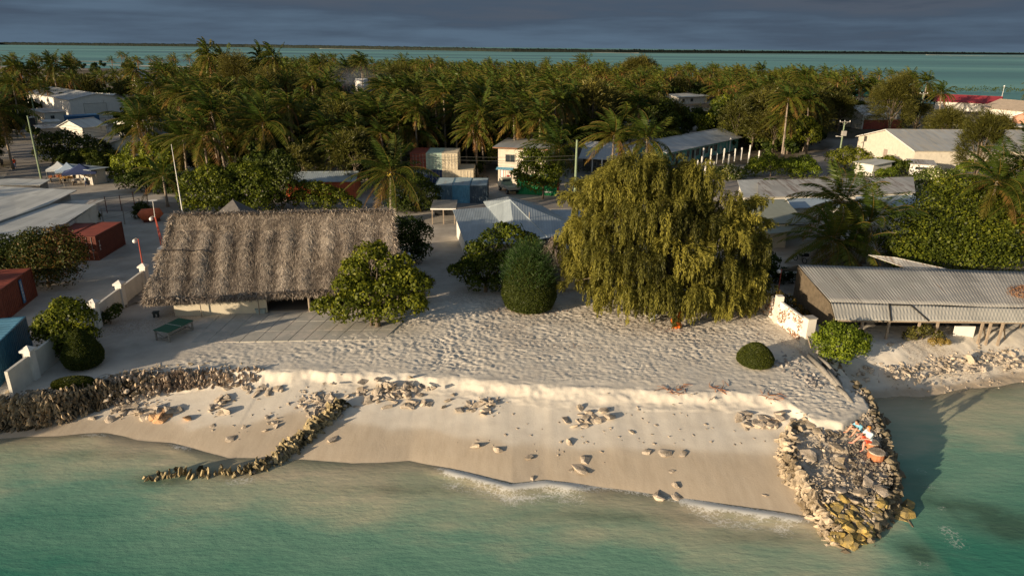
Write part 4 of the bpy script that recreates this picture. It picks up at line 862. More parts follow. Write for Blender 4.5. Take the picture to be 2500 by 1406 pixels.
# things in front of the hall
def table(name, label, px, L_, W_, H_, top, legm, ang, brace=True, cat='table', group=None):
    p = at(*px); t = thing(name, label, cat, (p.x, p.y, tz(p.x, p.y)), ang, group); q = MB(); q.bx(-L_/2, L_/2, -W_/2, W_/2, H_-.04, H_); tp_ = q.build('tabletop', top, t, bevel=.006)
    for sx in (-1, 1):
        for sy in (-1, 1): q = MB(); x, y = sx*(L_/2-.1), sy*(W_/2-.12); q.bx(x-.05, x+.05, y-.05, y+.05, -.03, H_-.04); q.build('leg', legm, t)
    q = MB()
    for sy in (-1, 1): q.bx(-L_/2+.05, L_/2-.05, sy*(W_/2-.05)-.03, sy*(W_/2-.05)+.03, H_-.16, H_-.045)
    q.build('apron', legm, t)
    if brace:
        q = MB()
        for sx in (-1, 1): x = sx*(L_/2-.1); q.beam((x, -W_/2+.15, .12), (x, W_/2-.15, H_-.2), .05); q.bx(x-.03, x+.03, -W_/2+.15, W_/2-.15, .15, .22)
        q.bx(-L_/2+.15, L_/2-.15, -.03, .03, .16, .22); q.build('brace', legm, t)
    return t
tt_ = table('table', 'green topped wooden games table on the sand by the terrace', (428, 818), 2.6, 1.45, .85, mat('green_tabletop', (.012, .10, .06), .5, .1, 2), M_woodg, rad(72))
q = MB(); q.bx(-.02, .02, -.71, .71, .852, .858); q.build('centre_line', M_white, tt_)
table('stool', 'small dark stool left of the green table', (382, 774), .5, .45, .48, mat('dark_wood', (.05, .06, .055), .7, .2, 4), MC['dark_wood'], .2, False, 'stool')
for px, py, w_, h_, d_, mt, l in [(482, 768, 1.05, .95, .6, M_grey, 'grey cabinet with a dark top standing against the hall wall'), ]:
    p = at(px, py); t_ = thing('cabinet', l, 'cabinet', (p.x, p.y, G), rad(7)); q = MB(); q.bx(-w_/2, w_/2, 0, d_, .08, h_); q.build('body', mt, t_, bevel=.02); q = MB(); q.bx(-w_/2-.5, w_/2+.45, -.04, d_+.05, h_, h_+.05); q.build('worktop', M_wood, t_)
    for s_ in (-1, 1): q = MB(); q.bx(s_*.26-.23, s_*.26+.23, -.022, -.002, .14, h_-.08); q.build('door', mt, t_)
for px, py, w_, h_, mt, l in [(615, 762, .85, .45, M_dark, 'black tub by the hall wall, left of the pale crate'), (638, 764, .8, .42, mat('pale_blue_plastic', (.30, .36, .36), .5, .1, 3), 'pale blue crate by the hall wall, beside the black tub')]:
    p = at(px, py); t_ = thing('crate', l, 'crate', (p.x, p.y, G), rad(7)); q = MB(); q.add([(x*w_/2*(1 if z else .85), y*.3*(1 if z else .85), z*h_) for z in (0, 1) for y in (-1, 1) for x in (-1, 1)], [(0, 2, 3, 1), (0, 1, 5, 4), (2, 6, 7, 3), (0, 4, 6, 2), (1, 3, 7, 5), (4, 5, 7, 6)]); q.build('tub', mt, t_, bevel=.02)
    q = MB(); q.bx(-w_/2-.03, w_/2+.03, -.33, .33, h_, h_+.05); q.build('lid', mt, t_)

# ---- garden walls
def garden_wall(name, label, pts, h, th, mt, pillars=(), ph=None, cat='wall', cap=True, pm=None):
    o = pts[0]; t = thing(name, label, cat, (o.x, o.y, 0)); q = MB(); c = MB()
    for a, b in zip(pts[:-1], pts[1:]):
        d = (b-a).normalized(); n = Vector((-d.y, d.x, 0))*th/2; za = tz(a.x, a.y); zb_ = tz(b.x, b.y)
        base = [a-n-o, b-n-o, b+n-o, a+n-o]; zs = (za, zb_, zb_, za); vs = [Vector((p.x, p.y, z-.5)) for p, z in zip(base, zs)]+[Vector((p.x, p.y, max(za, zb_)+h)) for p in base]
        q.add(vs, [(0, 1, 5, 4), (1, 2, 6, 5), (2, 3, 7, 6), (3, 0, 4, 7), (4, 5, 6, 7)])
    q.build('wall_panel', mt, t)
    for p in pillars:
        z = tz(p.x, p.y); w_ = .26; hp = (ph or h+.35); q = MB(); x, y = p.x-o.x, p.y-o.y; q.bx(x-w_, x+w_, y-w_, y+w_, z-.2, z+hp); po = q.build('pillar', pm or M_white, t)
        if cap: q = MB(); e_ = w_+.11; q.add([(x-e_, y-e_, z+hp+.002), (x+e_, y-e_, z+hp+.002), (x+e_, y+e_, z+hp+.002), (x-e_, y+e_, z+hp+.002), (x-e_, y-e_, z+hp+.14), (x+e_, y-e_, z+hp+.14), (x+e_, y+e_, z+hp+.14), (x-e_, y+e_, z+hp+.14), (x, y, z+hp+.42)], [(3, 2, 1, 0), (0, 1, 5, 4), (1, 2, 6, 5), (2, 3, 7, 6), (3, 0, 4, 7), (4, 5, 8), (5, 6, 8), (6, 7, 8), (7, 4, 8)]); q.build('pillar_cap', pm or M_white, po)
    return t
wa, wb = at(30, 968), at(362, 700)
dW = (wb-wa); pls = [wa.lerp(wb, s) for s in (.12, .335, .54, .755, .985)]
garden_wall('garden_wall', 'long white garden wall with capped pillars left of the thatched hall', [wa, wb], 1.75, .2, M_whitew, pls, 2.0)
garden_wall('garden_wall', 'short far stretch of white wall with one capped pillar by the hall corner', [at(412, 656), at(400, 650), at(470, 640)], 1.6, .2, M_whitew, [at(405, 655)], 2.0)
garden_wall('boundary_wall', 'white boundary wall overgrown with dry creeper beside the boathouse', [at(1822, 728), at(1962, 838)], 1.9, .2, M_white, [at(1895, 800-14)], 2.3, cap=False, pm=M_whitew)
pe = at(1962, 838); q = MB(); q.bx(-.35, .35, -.3, .3, -.4, 2.1); pt_ = thing('wall_pier', 'square white pier ending the boundary wall by the green bush', 'pier', (pe.x+.2, pe.y, pe.z), .2); q.build('shaft', M_whitew, pt_); q = MB(); q.bx(-.4, .4, -.35, .35, 2.1, 2.18); q.build('coping', M_grey, pt_)
# creeper on the wall
A0, A1 = at(1822, 728), at(1958, 834); n = 2600; s = rng.random(n); dd = (A1-A0).normalized(); nn_ = np.array([dd.y, -dd.x, 0])*.13
if nn_[0] > 0: nn_ = -nn_
zc = rng.random(n)**1.3*1.95; keep = fbm(s*9, zc*1.2, 71, 3) > .47; s = s[keep]; zc = zc[keep]; n = len(s)
B = np.array([A0[:]])*(1-s)[:, None]+np.array([A1[:]])*s[:, None]+nn_*rng.uniform(.9, 1.6, (n, 1)); B[:, 2] = G+zc
D_ = rng.normal(0, .4, (n, 3)); D_[:, 2] -= 1; D_ /= np.linalg.norm(D_, axis=1)[:, None]; Sd = np.cross(D_, nn_/np.linalg.norm(nn_)); v, q_ = leafquads(B, D_, Sd, rng.uniform(.08, .25, (n, 1)), rng.uniform(.03, .10, (n, 1)))
tag(link('creeper', mesh('creeper', v, q_, mat=leafmat('dry_creeper', [(0, (.20, .12, .06)), (1, (.50, .22, .08)), (.5, (.33, .20, .10))], .2, 0), tone=np.repeat(rng.random(n), 4))), 'dry rust coloured creeper hanging on the white boundary wall', 'creeper', kind='stuff')

# ---- lamps, poles, antenna
def lamp_post(px, py, h, label, lean=(0, 0), arm=-.35, double=False, z0=None, dish=False):
    p = at(px, py); t = thing('lamp_post', label, 'lamp', (p.x, p.y, z0 if z0 is not None else G)); q = MB(); q.tube([(0, 0, 0), (lean[0], lean[1], h)], [.06, .045], 8); 
    if double: q.tube([(.22, 0, 0), (lean[0]+.05, lean[1], h)], [.05, .04], 8)
    q.build('pole', M_reds, t)
    q = MB(); q.tube([(lean[0], lean[1], h-.05), (lean[0]+arm*.5, lean[1], h+.06), (lean[0]+arm, lean[1], h-.02)], .03, 6); q.build('arm', M_woodg, t)
    q = MB(); q.sphere((lean[0]+arm, lean[1], h-.22), .19, 12, 8); q.build('globe', M_globe, t, True)
    if dish: q = MB(); q.tube([(lean[0], lean[1], h), (lean[0]+.05, lean[1], h+1.6)], .03, 6); q.tube([(lean[0]+.05, lean[1], h+1.55), (lean[0]+.05, lean[1], h+1.62)], [.1, .42], 14); q.build('antenna_disc', M_white, t)
    return t
pp = pls[3+1]
def onwall(p, **k): x, y, w = proj((p.x, p.y, G)); return x, y
lamp_post(*onwall(pls[4]), 2.3, 'red lamp post with one globe on the far pillar of the long garden wall', z0=G+2.35)
lamp_post(*onwall(at(403, 655)), 2.9, 'double red lamp post with a flat disc on top near the hall corner', (-.15, 0), -.4, True, G+2.35, True)
lamp_post(*onwall(pls[1]), 1.7, 'red lamp post half hidden in the bush by the blue container', (-.1, 0), .35, z0=G+2.3)
lamp_post(997, 690, 3.0, 'pale lamp post between the hall and the passage', arm=.15)
lamp_post(1897, 732, 2.9, 'thin red lamp post at the head of the overgrown boundary wall', arm=-.2)
def power_pole(px, py, h, label, arms=1, box=False, r=.17, mt=None, rz=0.):
    p = at(px, py); t = thing('power_pole', label, 'pole', (p.x, p.y, G-.1), rz); q = MB(); q.tube([(0, 0, 0), (0, 0, h*.5), (0, 0, h)], [r, r*.85, r*.65], 10); q.build('pole', mt or M_pole, t)
    for k in range(arms):
        q = MB(); z = h-.25-k*.8; q.bx(-1.1, 1.1, -.16, -.05, z-.06, z+.06); q.beam((0, -.1, z-.6), (.6, -.1, z-.05), .05); q.beam((0, -.1, z-.6), (-.6, -.1, z-.05), .05); ao = q.build('crossarm', M_woodg, t)
        for x in (-1, -.1, 1): i_ = MB(); i_.tube([(x, -.1, z+.06), (x, -.1, z+.16), (x, -.1, z+.3)], [.06, .09, .05], 7); i_.build('insulator', M_globe, ao)
    if box: q = MB(); q.bx(-.45, .45, -.75, -.15, h-3.0, h-2.0); q.build('transformer', M_grey, t, bevel=.04); q = MB(); q.tube([(0, -.1, h-3.3), (-1.1, -.3, h-3.1)], .06, 6); q.bx(-1.5, -1.0, -.42, -.2, h-3.16, h-3.05); q.build('street_light', M_white, t)
    return t, Vector((p.x, p.y, G-.1+h-.1))
_, c1 = power_pole(101, 437, 10.2, 'tall green grey pole at the left by the open ground', 0)
_, c2 = power_pole(630, 400, 6.2, 'power pole rising behind the tree hedge left of centre', 2)
_, c3 = power_pole(1402, 512, 9.6, 'tall green pole standing by the road right of the metal roofs', 0, r=.2)
_, c4_ = power_pole(2048, 385, 7.6, 'pole with a transformer box and crossarm beside the big warehouse', 1, True)
_, c5 = power_pole(1980, 322, 6.6, 'crossarm pole among the trees left of the road', 1)
_, c6 = power_pole(2236, 322, 10.5, 'pale pole with a small crossarm behind the warehouse roof ridge', 1)
_, c7 = power_pole(2335, 312, 4.5, 'short white double crossarm pole behind the warehouse', 2, mt=M_white)
_, c8 = power_pole(92, 310, 9, 'dark pole in front of the white shed at the far left', 0)
_, c9 = power_pole(480, 268, 9, 'thin pale pole standing in the palm grove left of centre', 0, r=.1)
_, c10 = power_pole(2030, 245, 8, 'pale pole among the trees by the lagoon', 0, r=.14, mt=M_whitew)
_, c11 = power_pole(2075, 285, 7, 'thin white pole by the green roof', 0, r=.08, mt=M_white)
p = at(450, 545); t_ = thing('mast', 'thin tall white mast rising behind the left end of the hall roof', 'mast', (p.x, p.y, G)); q = MB(); q.tube([(0, 0, 0), (-.6, 1, 9.6)], [.09, .03], 7); q.build('pole', M_white, t_)
p = at(2440, 262); t_ = thing('mast', 'thin white mast with a round lamp by the lagoon at the far right', 'mast', (p.x, p.y, G)); q = MB(); q.tube([(0, 0, 0), (0, 0, 8)], [.1, .06], 7); q.build('pole', M_white, t_); q = MB(); q.sphere((0, 0, 8.1), .28); q.build('lamp', M_globe, t_, True)
M_cable = mat('black_cable', (.05, .05, .045), .6, .1, 1)
def cable(a, b, sag, label, g=None):
    q = MB(); pts = [a.lerp(b, i/14)-Vector((0, 0, sag*4*(i/14)*(1-i/14))) for i in range(15)]; q.tube(pts, .022, 4); tag(q.build('power_cable', M_cable), label, 'cable', g)
for k, dz in enumerate((0, -.5)):
    cable(c1+Vector((0, 0, dz-.3)), c2+Vector((0, 0, dz)), 1.6, ['upper', 'lower'][k]+' overhead cable from the left pole to the pole behind the hedge')
    cable(c2+Vector((0, 0, dz)), c3+Vector((0, 0, dz-2)), 1.8, ['upper', 'lower'][k]+' overhead cable from the hedge pole to the tall green pole')
cable(c4_, c5, .8, 'overhead cable from the transformer pole into the trees'); cable(c4_, c6, 1.0, 'overhead cable over the warehouse roof')

# ---- shipping containers
def container(label, px, py, ang, m, z=G, Lc_=6.06, group=None, roofm=None, pos=None, doors=True, text=None):
    p = pos or at(px, py, G); t = thing('shipping_container', label, 'container', (p.x, p.y, z), ang, group); W_, Hh = 2.44, 2.59; b = MB()
    def corr(x0, x1, axis, fix, outs, z0, z1):
        n = int(abs(x1-x0)/.28); pr = []
        for i in range(n):
            a = x0+(x1-x0)*i/n; s_ = (x1-x0)/n
            pr += [(a, 0), (a+s_*.3, 0), (a+s_*.5, -.04), (a+s_*.8, -.04)]
        pr.append((x1, 0)); vs = []
        for zz in (z0, z1):
            for a, o_ in pr: vs.append((a, fix+outs*o_, zz) if axis == 'x' else (fix+outs*o_, a, zz))
        k = len(pr); b.add(vs, [(i, i+1, k+i+1, k+i) for i in range(k-1)])
    corr(0, Lc_, 'x', .01, -1, .12, Hh-.1); corr(0, Lc_, 'x', W_-.01, 1, .12, Hh-.1); corr(0, W_, 'y', Lc_-.01, 1, .12, Hh-.1)
    if not doors: corr(0, W_, 'y', .01, -1, .12, Hh-.1)
    b.build('shell', m, t)
    rf = MB(); n = int(Lc_/.5)
    for i in range(n): x0 = .08+(Lc_-.16)*i/n; x1 = .08+(Lc_-.16)*(i+.82)/n; rf.bx(x0, x1, .1, W_-.1, Hh-.05, Hh-.012)
    rf.bx(.04, Lc_-.04, .04, W_-.04, Hh-.09, Hh-.05); rf.build('roof', roofm or m, t)
    fr = MB()
    for x in (.06, Lc_-.06):
        for y in (.06, W_-.06): fr.bx(x-.08, x+.08, y-.08, y+.08, 0, Hh)
    for y in (.03, W_-.03): fr.bx(.14, Lc_-.14, y-.05, y+.05, Hh-.11, Hh-.003); fr.bx(.14, Lc_-.14, y-.05, y+.05, .02, .16)
    for x in (.03, Lc_-.03): fr.bx(x-.05, x+.05, .14, W_-.14, Hh-.11, Hh-.003); fr.bx(x-.05, x+.05, .14, W_-.14, .02, .16)
    fr.build('frame', m, t)
    if doors:
        for k in (0, 1):
            d = MB(); y0 = .15+k*(W_/2-.14); d.bx(.0, .05, y0, y0+W_/2-.17, .18, Hh-.13)
            for j in range(4): d.bx(-.02, .0, y0+.04, y0+W_/2-.21, .3+j*.55, .62+j*.55)
            do = d.build('door', m, t); r_ = MB()
            for u in (.27, .73): yy_ = y0+(W_/2-.17)*u; r_.tube([(-.05, yy_, .14), (-.05, yy_, Hh-.1)], .022, 6); r_.bx(-.07, -.01, yy_-.2, yy_, 1.1, 1.16)
            r_.build('lock_rod', M_grey, do)
    return t
def text_part(parent, s_, size, M_, mt, name='lettering', vertical=False):
    cu = bpy.data.curves.new('lettering', 'FONT'); cu.body = ('\n'.join(s_) if vertical else s_); cu.size = size; cu.extrude = .006; cu.align_x = 'CENTER'; cu.align_y = 'CENTER'; cu.space_line = .82
    to = bpy.data.objects.new('lettering', cu); COL.objects.link(to); dg = bpy.context.evaluated_depsgraph_get(); me = bpy.data.meshes.new_from_object(to.evaluated_get(dg)); bpy.data.objects.remove(to)
    me.name = 'lettering'; me.materials.clear(); me.materials.append(mt); o_ = link(name, me, parent); o_.matrix_local = M_; return o_
pi2 = math.pi/2
# left yard: local x axis = long side; corner at origin
def cont_by(label, c0, c1, m, roofm=None, z=G, side=1, **k):   # bottom edge of one long side from c0 (door end) to c1, pixels
    a = at(*c0) if len(c0) == 2 else Vector(c0); b = at(*c1) if len(c1) == 2 else Vector(c1); ang = math.atan2(b.y-a.y, b.x-a.x)
    if side < 0: a = a-Vector((-math.sin(ang), math.cos(ang), 0))*0
    return container(label, 0, 0, ang, m, z, pos=Vector((a.x, a.y, z)), roofm=roofm, **k)
t_ = cont_by('rust red container with narrow white mark, nearer of the pair beside the metal roof', (243, 636), (302, 600), M_rust, M_rustl)
text_part(t_, 'TAL', .42, Matrix.Translation((.62, -.03, 1.45)) @ Matrix.Rotation(pi2, 4, 'X'), M_white, vertical=True)
a = at(243, 636); d_ = (at(302, 600)-a).normalized(); nrm_ = Vector((-d_.y, d_.x, 0)); pos = a+nrm_*2.62-d_*.35
container('rust red container behind its twin by the big metal roof', 0, 0, math.atan2(d_.y, d_.x), M_rust, pos=Vector((pos.x, pos.y, G)), roofm=M_rustl)
a = at(92, 722); b = at(2, 795); ang = math.atan2(a.y-b.y, a.x-b.x); d_ = Vector((math.cos(ang), math.sin(ang), 0)); pos = a-d_*6.06
t_ = container('red container with blue panel and white letters at the left edge', 0, 0, ang, M_rust, pos=Vector((pos.x, pos.y, G)), roofm=M_rustl)
q = MB(); q.bx(3.25, 3.75, -.062, -.05, .3, 2.35); q.build('name_panel', mat('panel_blue', (.03, .12, .26), .6, .05, 2), t_); text_part(t_, 'CRONOS', .36, Matrix.Translation((3.5, -.066, 1.33)) @ Matrix.Rotation(pi2, 4, 'X'), M_white, vertical=True)
a = at(82, 852); b = at(0, 945); ang = math.atan2(a.y-b.y, a.x-b.x); d_ = Vector((math.cos(ang), math.sin(ang), 0)); pos = a-d_*6.06
container('blue container behind the white garden wall at the left edge', 0, 0, ang, M_blue, pos=Vector((pos.x, pos.y, G)), roofm=M_bluel)
# the yard stack and the front row; doors face the camera
g = 'containers in the road yard'
ys = at(1030, 432); sx0 = at(1003, 448).x; sy = at(1080, 460, G).y
def yard(x, y, z, m, l, dr=True, rm=None): return container(l, 0, 0, pi2, m, z, pos=Vector((x+2.44, y, z)), group=g, doors=dr, roofm=rm)
M_fade = mat('faded_blue_roof', (.30, .38, .41), .6, .15, 1.2, .1, 10, (.28, .20, .15), .6)
base = at(1160, 497); x3 = base.x
fx = at(1062, 497).x; fy = at(1120, 497).y
yard(fx, fy, G, M_blueg, 'slate blue container, left of the front row of three', False, M_fade); yard(fx+2.5, fy+.1, G, M_bluel, 'light blue container, middle of the front row of three', False, M_fade); yard(fx+5.0, fy+.05, G, mat('dark_slate_steel', (.06, .09, .12), .6, .2, 1.4, .1, 10, (.16, .11, .08), .66), 'dark grey blue container, right of the front row of three', False, M_fade)
sy = at(1080, 470, G).y+5; sx0 = at(1005, 470).x*sy/at(1005, 470).y
names = [(0, 0, M_navy, 'navy container at the bottom left of the stack'), (1, 0, M_navy, 'navy container under the mint one in the stack'), (2, 0, M_creamc, 'cream container at the bottom of the stack, third from the left'), (3, 0, M_creamc, 'cream container at the right end of the stack, nothing on top'), (0, 1, M_rustl, 'red container on top at the left of the stack'), (1, 1, M_mint, 'mint container on top in the middle of the stack'), (2, 1, M_creamc, 'cream container on top at the right of the stack')]
for i, j, m_, l in names: yard(sx0+i*2.5, sy+.08*j, G+j*2.6, m_, l)
# orange container shed
a, b = at(700, 488), at(868, 486); d_ = (b-a).normalized()
t_ = house('container_shed', 'orange corrugated container shed under a pale pitched roof behind the hedge', a, b, 7.5, 2.75, 'gx', .7, .25, M_orange, M_roofb, cat='shed')
q = MB(); Ls = (b-a).length
for k in range(int(Ls/.32)): q.bx(k*.32+.05, k*.32+.2, -.06, -.01, .1, 2.7)
q.build('corrugation', M_orange, t_)
# green container, red machines
container('green container behind the flatbed truck, under the tree', 1262, 478, rad(-12), M_green, group=g, pos=Vector((at(1262, 474).x, at(1262, 474).y, G)), doors=False)
# ---------------------------------------------------------------- the village buildings
def X(px, py, z=0.): return at(px, py, G+z)             # point at height z above the ground
# boathouse: big corrugated roof at the right
R0, R1, R2, R3 = X(1948, 646, 3.6), X(2520, 664, 3.6), X(2560, 752, 2.5), X(2028, 737, 2.5)
E2, E3 = X(2540, 787, 1.7), X(2040, 781, 1.7)
boat = thing('boathouse', 'long low boathouse under a big corrugated roof on the right beach', 'boathouse', (R3.x, R3.y, G)); o3 = Vector((R3.x, R3.y, G))
def corr_roof(name, a, b, c, d, mt, parent, o, t=.05, amp=.014, per=.27, wob=.05):       # a-b far edge, d-c near edge
    L_ = (b-a).length; nU = int(L_/per*6); nV = 10; V = []
    for j in range(nV):
        v = j/(nV-1); l = a.lerp(d, v); r = b.lerp(c, v)
        for i in range(nU+1): u = i/nU; p = l.lerp(r, u)-o; V.append((p.x, p.y, p.z+amp*math.sin(u*L_/per*2*math.pi)+wob*mnoise.noise(Vector((u*L_*.25, v*2, 5)))))
    i = (np.arange(nV-1)[:, None]*(nU+1)+np.arange(nU)[None, :]).ravel(); me_ = mesh(name, V, np.stack([i+nU+1, i+nU+2, i+1, i], -1), mat=mt, smooth=True); ob = link(name, me_, parent)
    m_ = ob.modifiers.new('thickness', 'SOLIDIFY'); m_.thickness = .02; return ob
corr_roof('roof', R0, R1, R2, R3, M_roofboat, boat, o3)
e2 = corr_roof('eave_strip', R3+Vector((.02, -.04, -.05)), R2+Vector((0, -.04, -.05)), E2, E3, metal_roof('eave_roof_metal', (.52, .50, .44), 'X', .26, thr=.74), boat, o3)
corr_roof('back_slope', R0+Vector((.3, 4.5, -2.0)), R1+Vector((0, 4.5, -2.0)), R1-Vector((0, 0, .03)), R0-Vector((0, 0, .03)), M_roofboat, boat, o3)
for a, b in (((1948, 646), (2028, 737)),):
    q = MB(); s0, s1 = R0-o3, R3-o3; s2 = E3-o3; q.add([s0-Vector((0, 0, .12)), s1-Vector((0, 0, .12)), s2-Vector((0, 0, .1)), Vector((s2.x, s2.y, -1.2)), Vector((s1.x, s1.y, -1)), Vector((s0.x, s0.y, -.2))], [(0, 1, 4, 5), (1, 2, 3, 4)]); q.build('end_wall', mat('shaded_plywood', (.12, .095, .065), .85, .3, 3, .2, 12), boat)  # dark plywood, its colour lowered further to carry the shade on this end
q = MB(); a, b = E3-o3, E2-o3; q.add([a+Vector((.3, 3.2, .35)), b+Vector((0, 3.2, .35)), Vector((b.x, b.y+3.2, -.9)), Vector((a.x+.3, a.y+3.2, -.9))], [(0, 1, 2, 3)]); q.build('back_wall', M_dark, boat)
for px in (2110, 2175, 2250, 2295, 2405, 2425, 2455):
    p = X(px, 783, 1.6)-o3; z = tz(p.x+o3.x, p.y+o3.y)-o3.z; q = MB(); q.bx(p.x-.08, p.x+.08, p.y+.1, p.y+.24, z-.3, p.z-.05); q.build('post', M_wood, boat)
    if px in (2250, 2405, 2455): q = MB(); q.beam((p.x, p.y+.1, p.z-.2), (p.x+1.2, p.y+1.0, z), .08); q.build('brace', M_wood, boat)
p = X(2365, 800, .9)-o3; q = MB(); q.bx(p.x-.7, p.x+.9, p.y+.5, p.y+.6, -1.2, .8); q.build('panel', M_white, boat)
q = MB(); a, b = E3-o3, E2-o3; q.beam(a+Vector((.3, .2, -.12)), b+Vector((0, .2, -.12)), .1, .14); q.build('eave_beam', M_wood, boat)
# tar seams on the eave strip
for (a, b, fa_, fb) in ((.27, .27, 0, 1), (.272, .37, .04, .04), (.37, .455, .04, .98)):
    q = MB(); A_ = (R3.lerp(R2, a)).lerp(E3.lerp(E2, a), fa_)-o3; B_ = (R3.lerp(R2, b)).lerp(E3.lerp(E2, b), fb)-o3; q.beam(A_+Vector((0, -.05, .0)), B_+Vector((0, -.05, .0)), .10, .09); q.build('tar_seam', M_dark, boat)
# low sheet roof behind it
roofslab('lean_to', 'bent pale roof sheet beside the boathouse ridge, under the palms', [X(2120, 622, 2.6), X(2185, 628, 2.6), X(2330, 660, 1.9), X(2215, 655, 2.0)], .05, M_roofw, None, cat='shed', extra=())
# grey hipped house cluster behind the round tree
hp = [X(1245, 487, 5.2), X(1330, 570, 3.3)]
roofslab('metal_roofed_house', 'grey house with a steep hipped metal roof behind the bushy tree', [X(1105, 512, 3.1), X(1190, 506, 3.1), X(1262, 594, 3.0), X(1136, 596, 3.0)], .08, M_roofb,
         [X(1114, 518, 2.9), X(1330, 518, 2.9), X(1330, 590, 2.7), X(1145, 590, 2.7)], M_whitew, cat='house', extra=([X(1189, 506, 3.12), X(1245, 487, 5.05), X(1338, 580, 3.1), X(1261, 594, 3.02)], [X(1246, 487, 5.05), X(1325, 503, 3.2), X(1430, 562, 3.0), X(1339, 580, 3.1)], [X(1180, 492, 3.0), X(1240, 480, 3.0), X(1245, 487, 5.04), X(1189, 506, 3.1)], [X(1240, 480, 3.0), X(1325, 500, 3.1), X(1246, 487, 5.03)]))
roofslab('metal_roofed_house', 'long low metal roof running right from the hipped house to the weeping tree', [X(1345, 512, 3.0), X(1440, 512, 3.0), X(1450, 560, 2.8), X(1380, 562, 2.8)], .08, M_roofb, [X(1350, 516, 2.9), X(1440, 516, 2.9), X(1445, 558, 2.7), X(1385, 560, 2.7)], cat='house', extra=([X(1320, 560, 3.2), X(1470, 556, 3.2), X(1470, 610, 2.5), X(1350, 612, 2.5)],))
roofslab('metal_roofed_shed', 'lower pale roof edge left of the weeping tree trunk', [X(1365, 616, 2.6), X(1450, 612, 2.6), X(1440, 655, 2.2), X(1385, 655, 2.2)], .07, M_roofl, [X(1370, 620, 2.5), X(1450, 616, 2.5), X(1438, 652, 2.1), X(1388, 652, 2.1)], cat='shed')
q = MB(); v = X(1292, 560, 2.8); t_ = thing('vent_pipe', 'thin dark vent pipe standing on the grey hipped roof', 'pipe', v[:]); q.tube([(0, 0, 0), (0, 0, 1.9)], .06, 8); q.build('pipe', M_woodg, t_)
# small thatched kiosk with the dark gateway
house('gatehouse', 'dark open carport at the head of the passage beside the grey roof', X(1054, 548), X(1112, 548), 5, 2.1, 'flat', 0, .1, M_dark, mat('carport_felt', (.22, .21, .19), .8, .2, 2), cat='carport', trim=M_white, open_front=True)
def cone_roof(label, px, py, w, h0, h1, name='thatched_hut', cat='hut'):
    p = at(px, py); t = thing(name, label, cat, (p.x, p.y, G)); r = MB(); n = 14; vs = [(0, 0, h1)]+[(w*math.cos(6.283*i/n)*(1+.05*math.sin(i*5)), w*math.sin(6.283*i/n), h0) for i in range(n)]+[(w*.95*math.cos(6.283*i/n), w*.95*math.sin(6.283*i/n), h0-.25) for i in range(n)]
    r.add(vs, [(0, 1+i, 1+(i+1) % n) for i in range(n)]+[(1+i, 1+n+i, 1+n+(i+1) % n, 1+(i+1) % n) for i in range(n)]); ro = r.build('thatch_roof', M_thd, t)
    m = 2600; a = rng.random(m)*6.283; f = rng.random(m)**.6; P_ = np.stack([w*f*np.cos(a), w*f*np.sin(a), h1+(h0-h1)*f], -1); D = np.stack([w*np.cos(a), w*np.sin(a), np.full(m, h0-h1)], -1)+rng.normal(0, .9, (m, 3)); D /= np.linalg.norm(D, axis=1)[:, None]; D[:, 2] += .12
    Sv = np.cross(D, np.stack([np.cos(a), np.sin(a), np.full(m, .8)], -1)); v, q_ = leafquads(P_, D, Sv, rng.uniform(.25, .6, (m, 1)), rng.uniform(.03, .07, (m, 1))); link('thatch_straw', mesh('thatch_straw', v, q_, mat=M_th, tone=np.repeat(rng.normal(.4, .2, m).clip(0, 1), 4)), ro)
    for k in range(4): q = MB(); aa = .8+k*pi2; q.tube([(w*.75*math.cos(aa), w*.75*math.sin(aa), -.1), (w*.75*math.cos(aa), w*.75*math.sin(aa), h0+.3)], .08, 6); q.build('post', M_wood, t)
    return t
cone_roof('dark thatched hut wedged between the clipped bush and the weeping tree', 1345, 690, 2.6, 2.0, 4.6)
cone_roof('low round thatched hut in the shadow right of the hall', 1005, 730, 2.0, 1.6, 2.6)
# small pyramid roof behind the hall ridge
pz = X(568, 487, 5.2); q = MB(); t_ = thing('pyramid_roofed_hut', 'small hut with a dark pyramid roof peeking over the hall ridge', 'hut', (pz.x, pz.y, G)); w_ = 3.2
q.add([(0, 0, 5.2), (-w_, -w_, 2.3), (w_, -w_, 2.3), (w_, w_, 2.3), (-w_, w_, 2.3), (-w_, -w_, 2.15), (w_, -w_, 2.15), (w_, w_, 2.15), (-w_, w_, 2.15)], [(0, 1, 2), (0, 2, 3), (0, 3, 4), (0, 4, 1), (1, 5, 6, 2), (2, 6, 7, 3), (3, 7, 8, 4), (4, 8, 5, 1), (8, 7, 6, 5)]); q.build('roof', mat('dark_felt_roof', (.15, .14, .13), .9, .2, 3), t_); q = MB(); q.bx(-2.6, 2.6, -2.6, 2.6, -.1, 2.2); q.build('wall', M_whitew, t_)

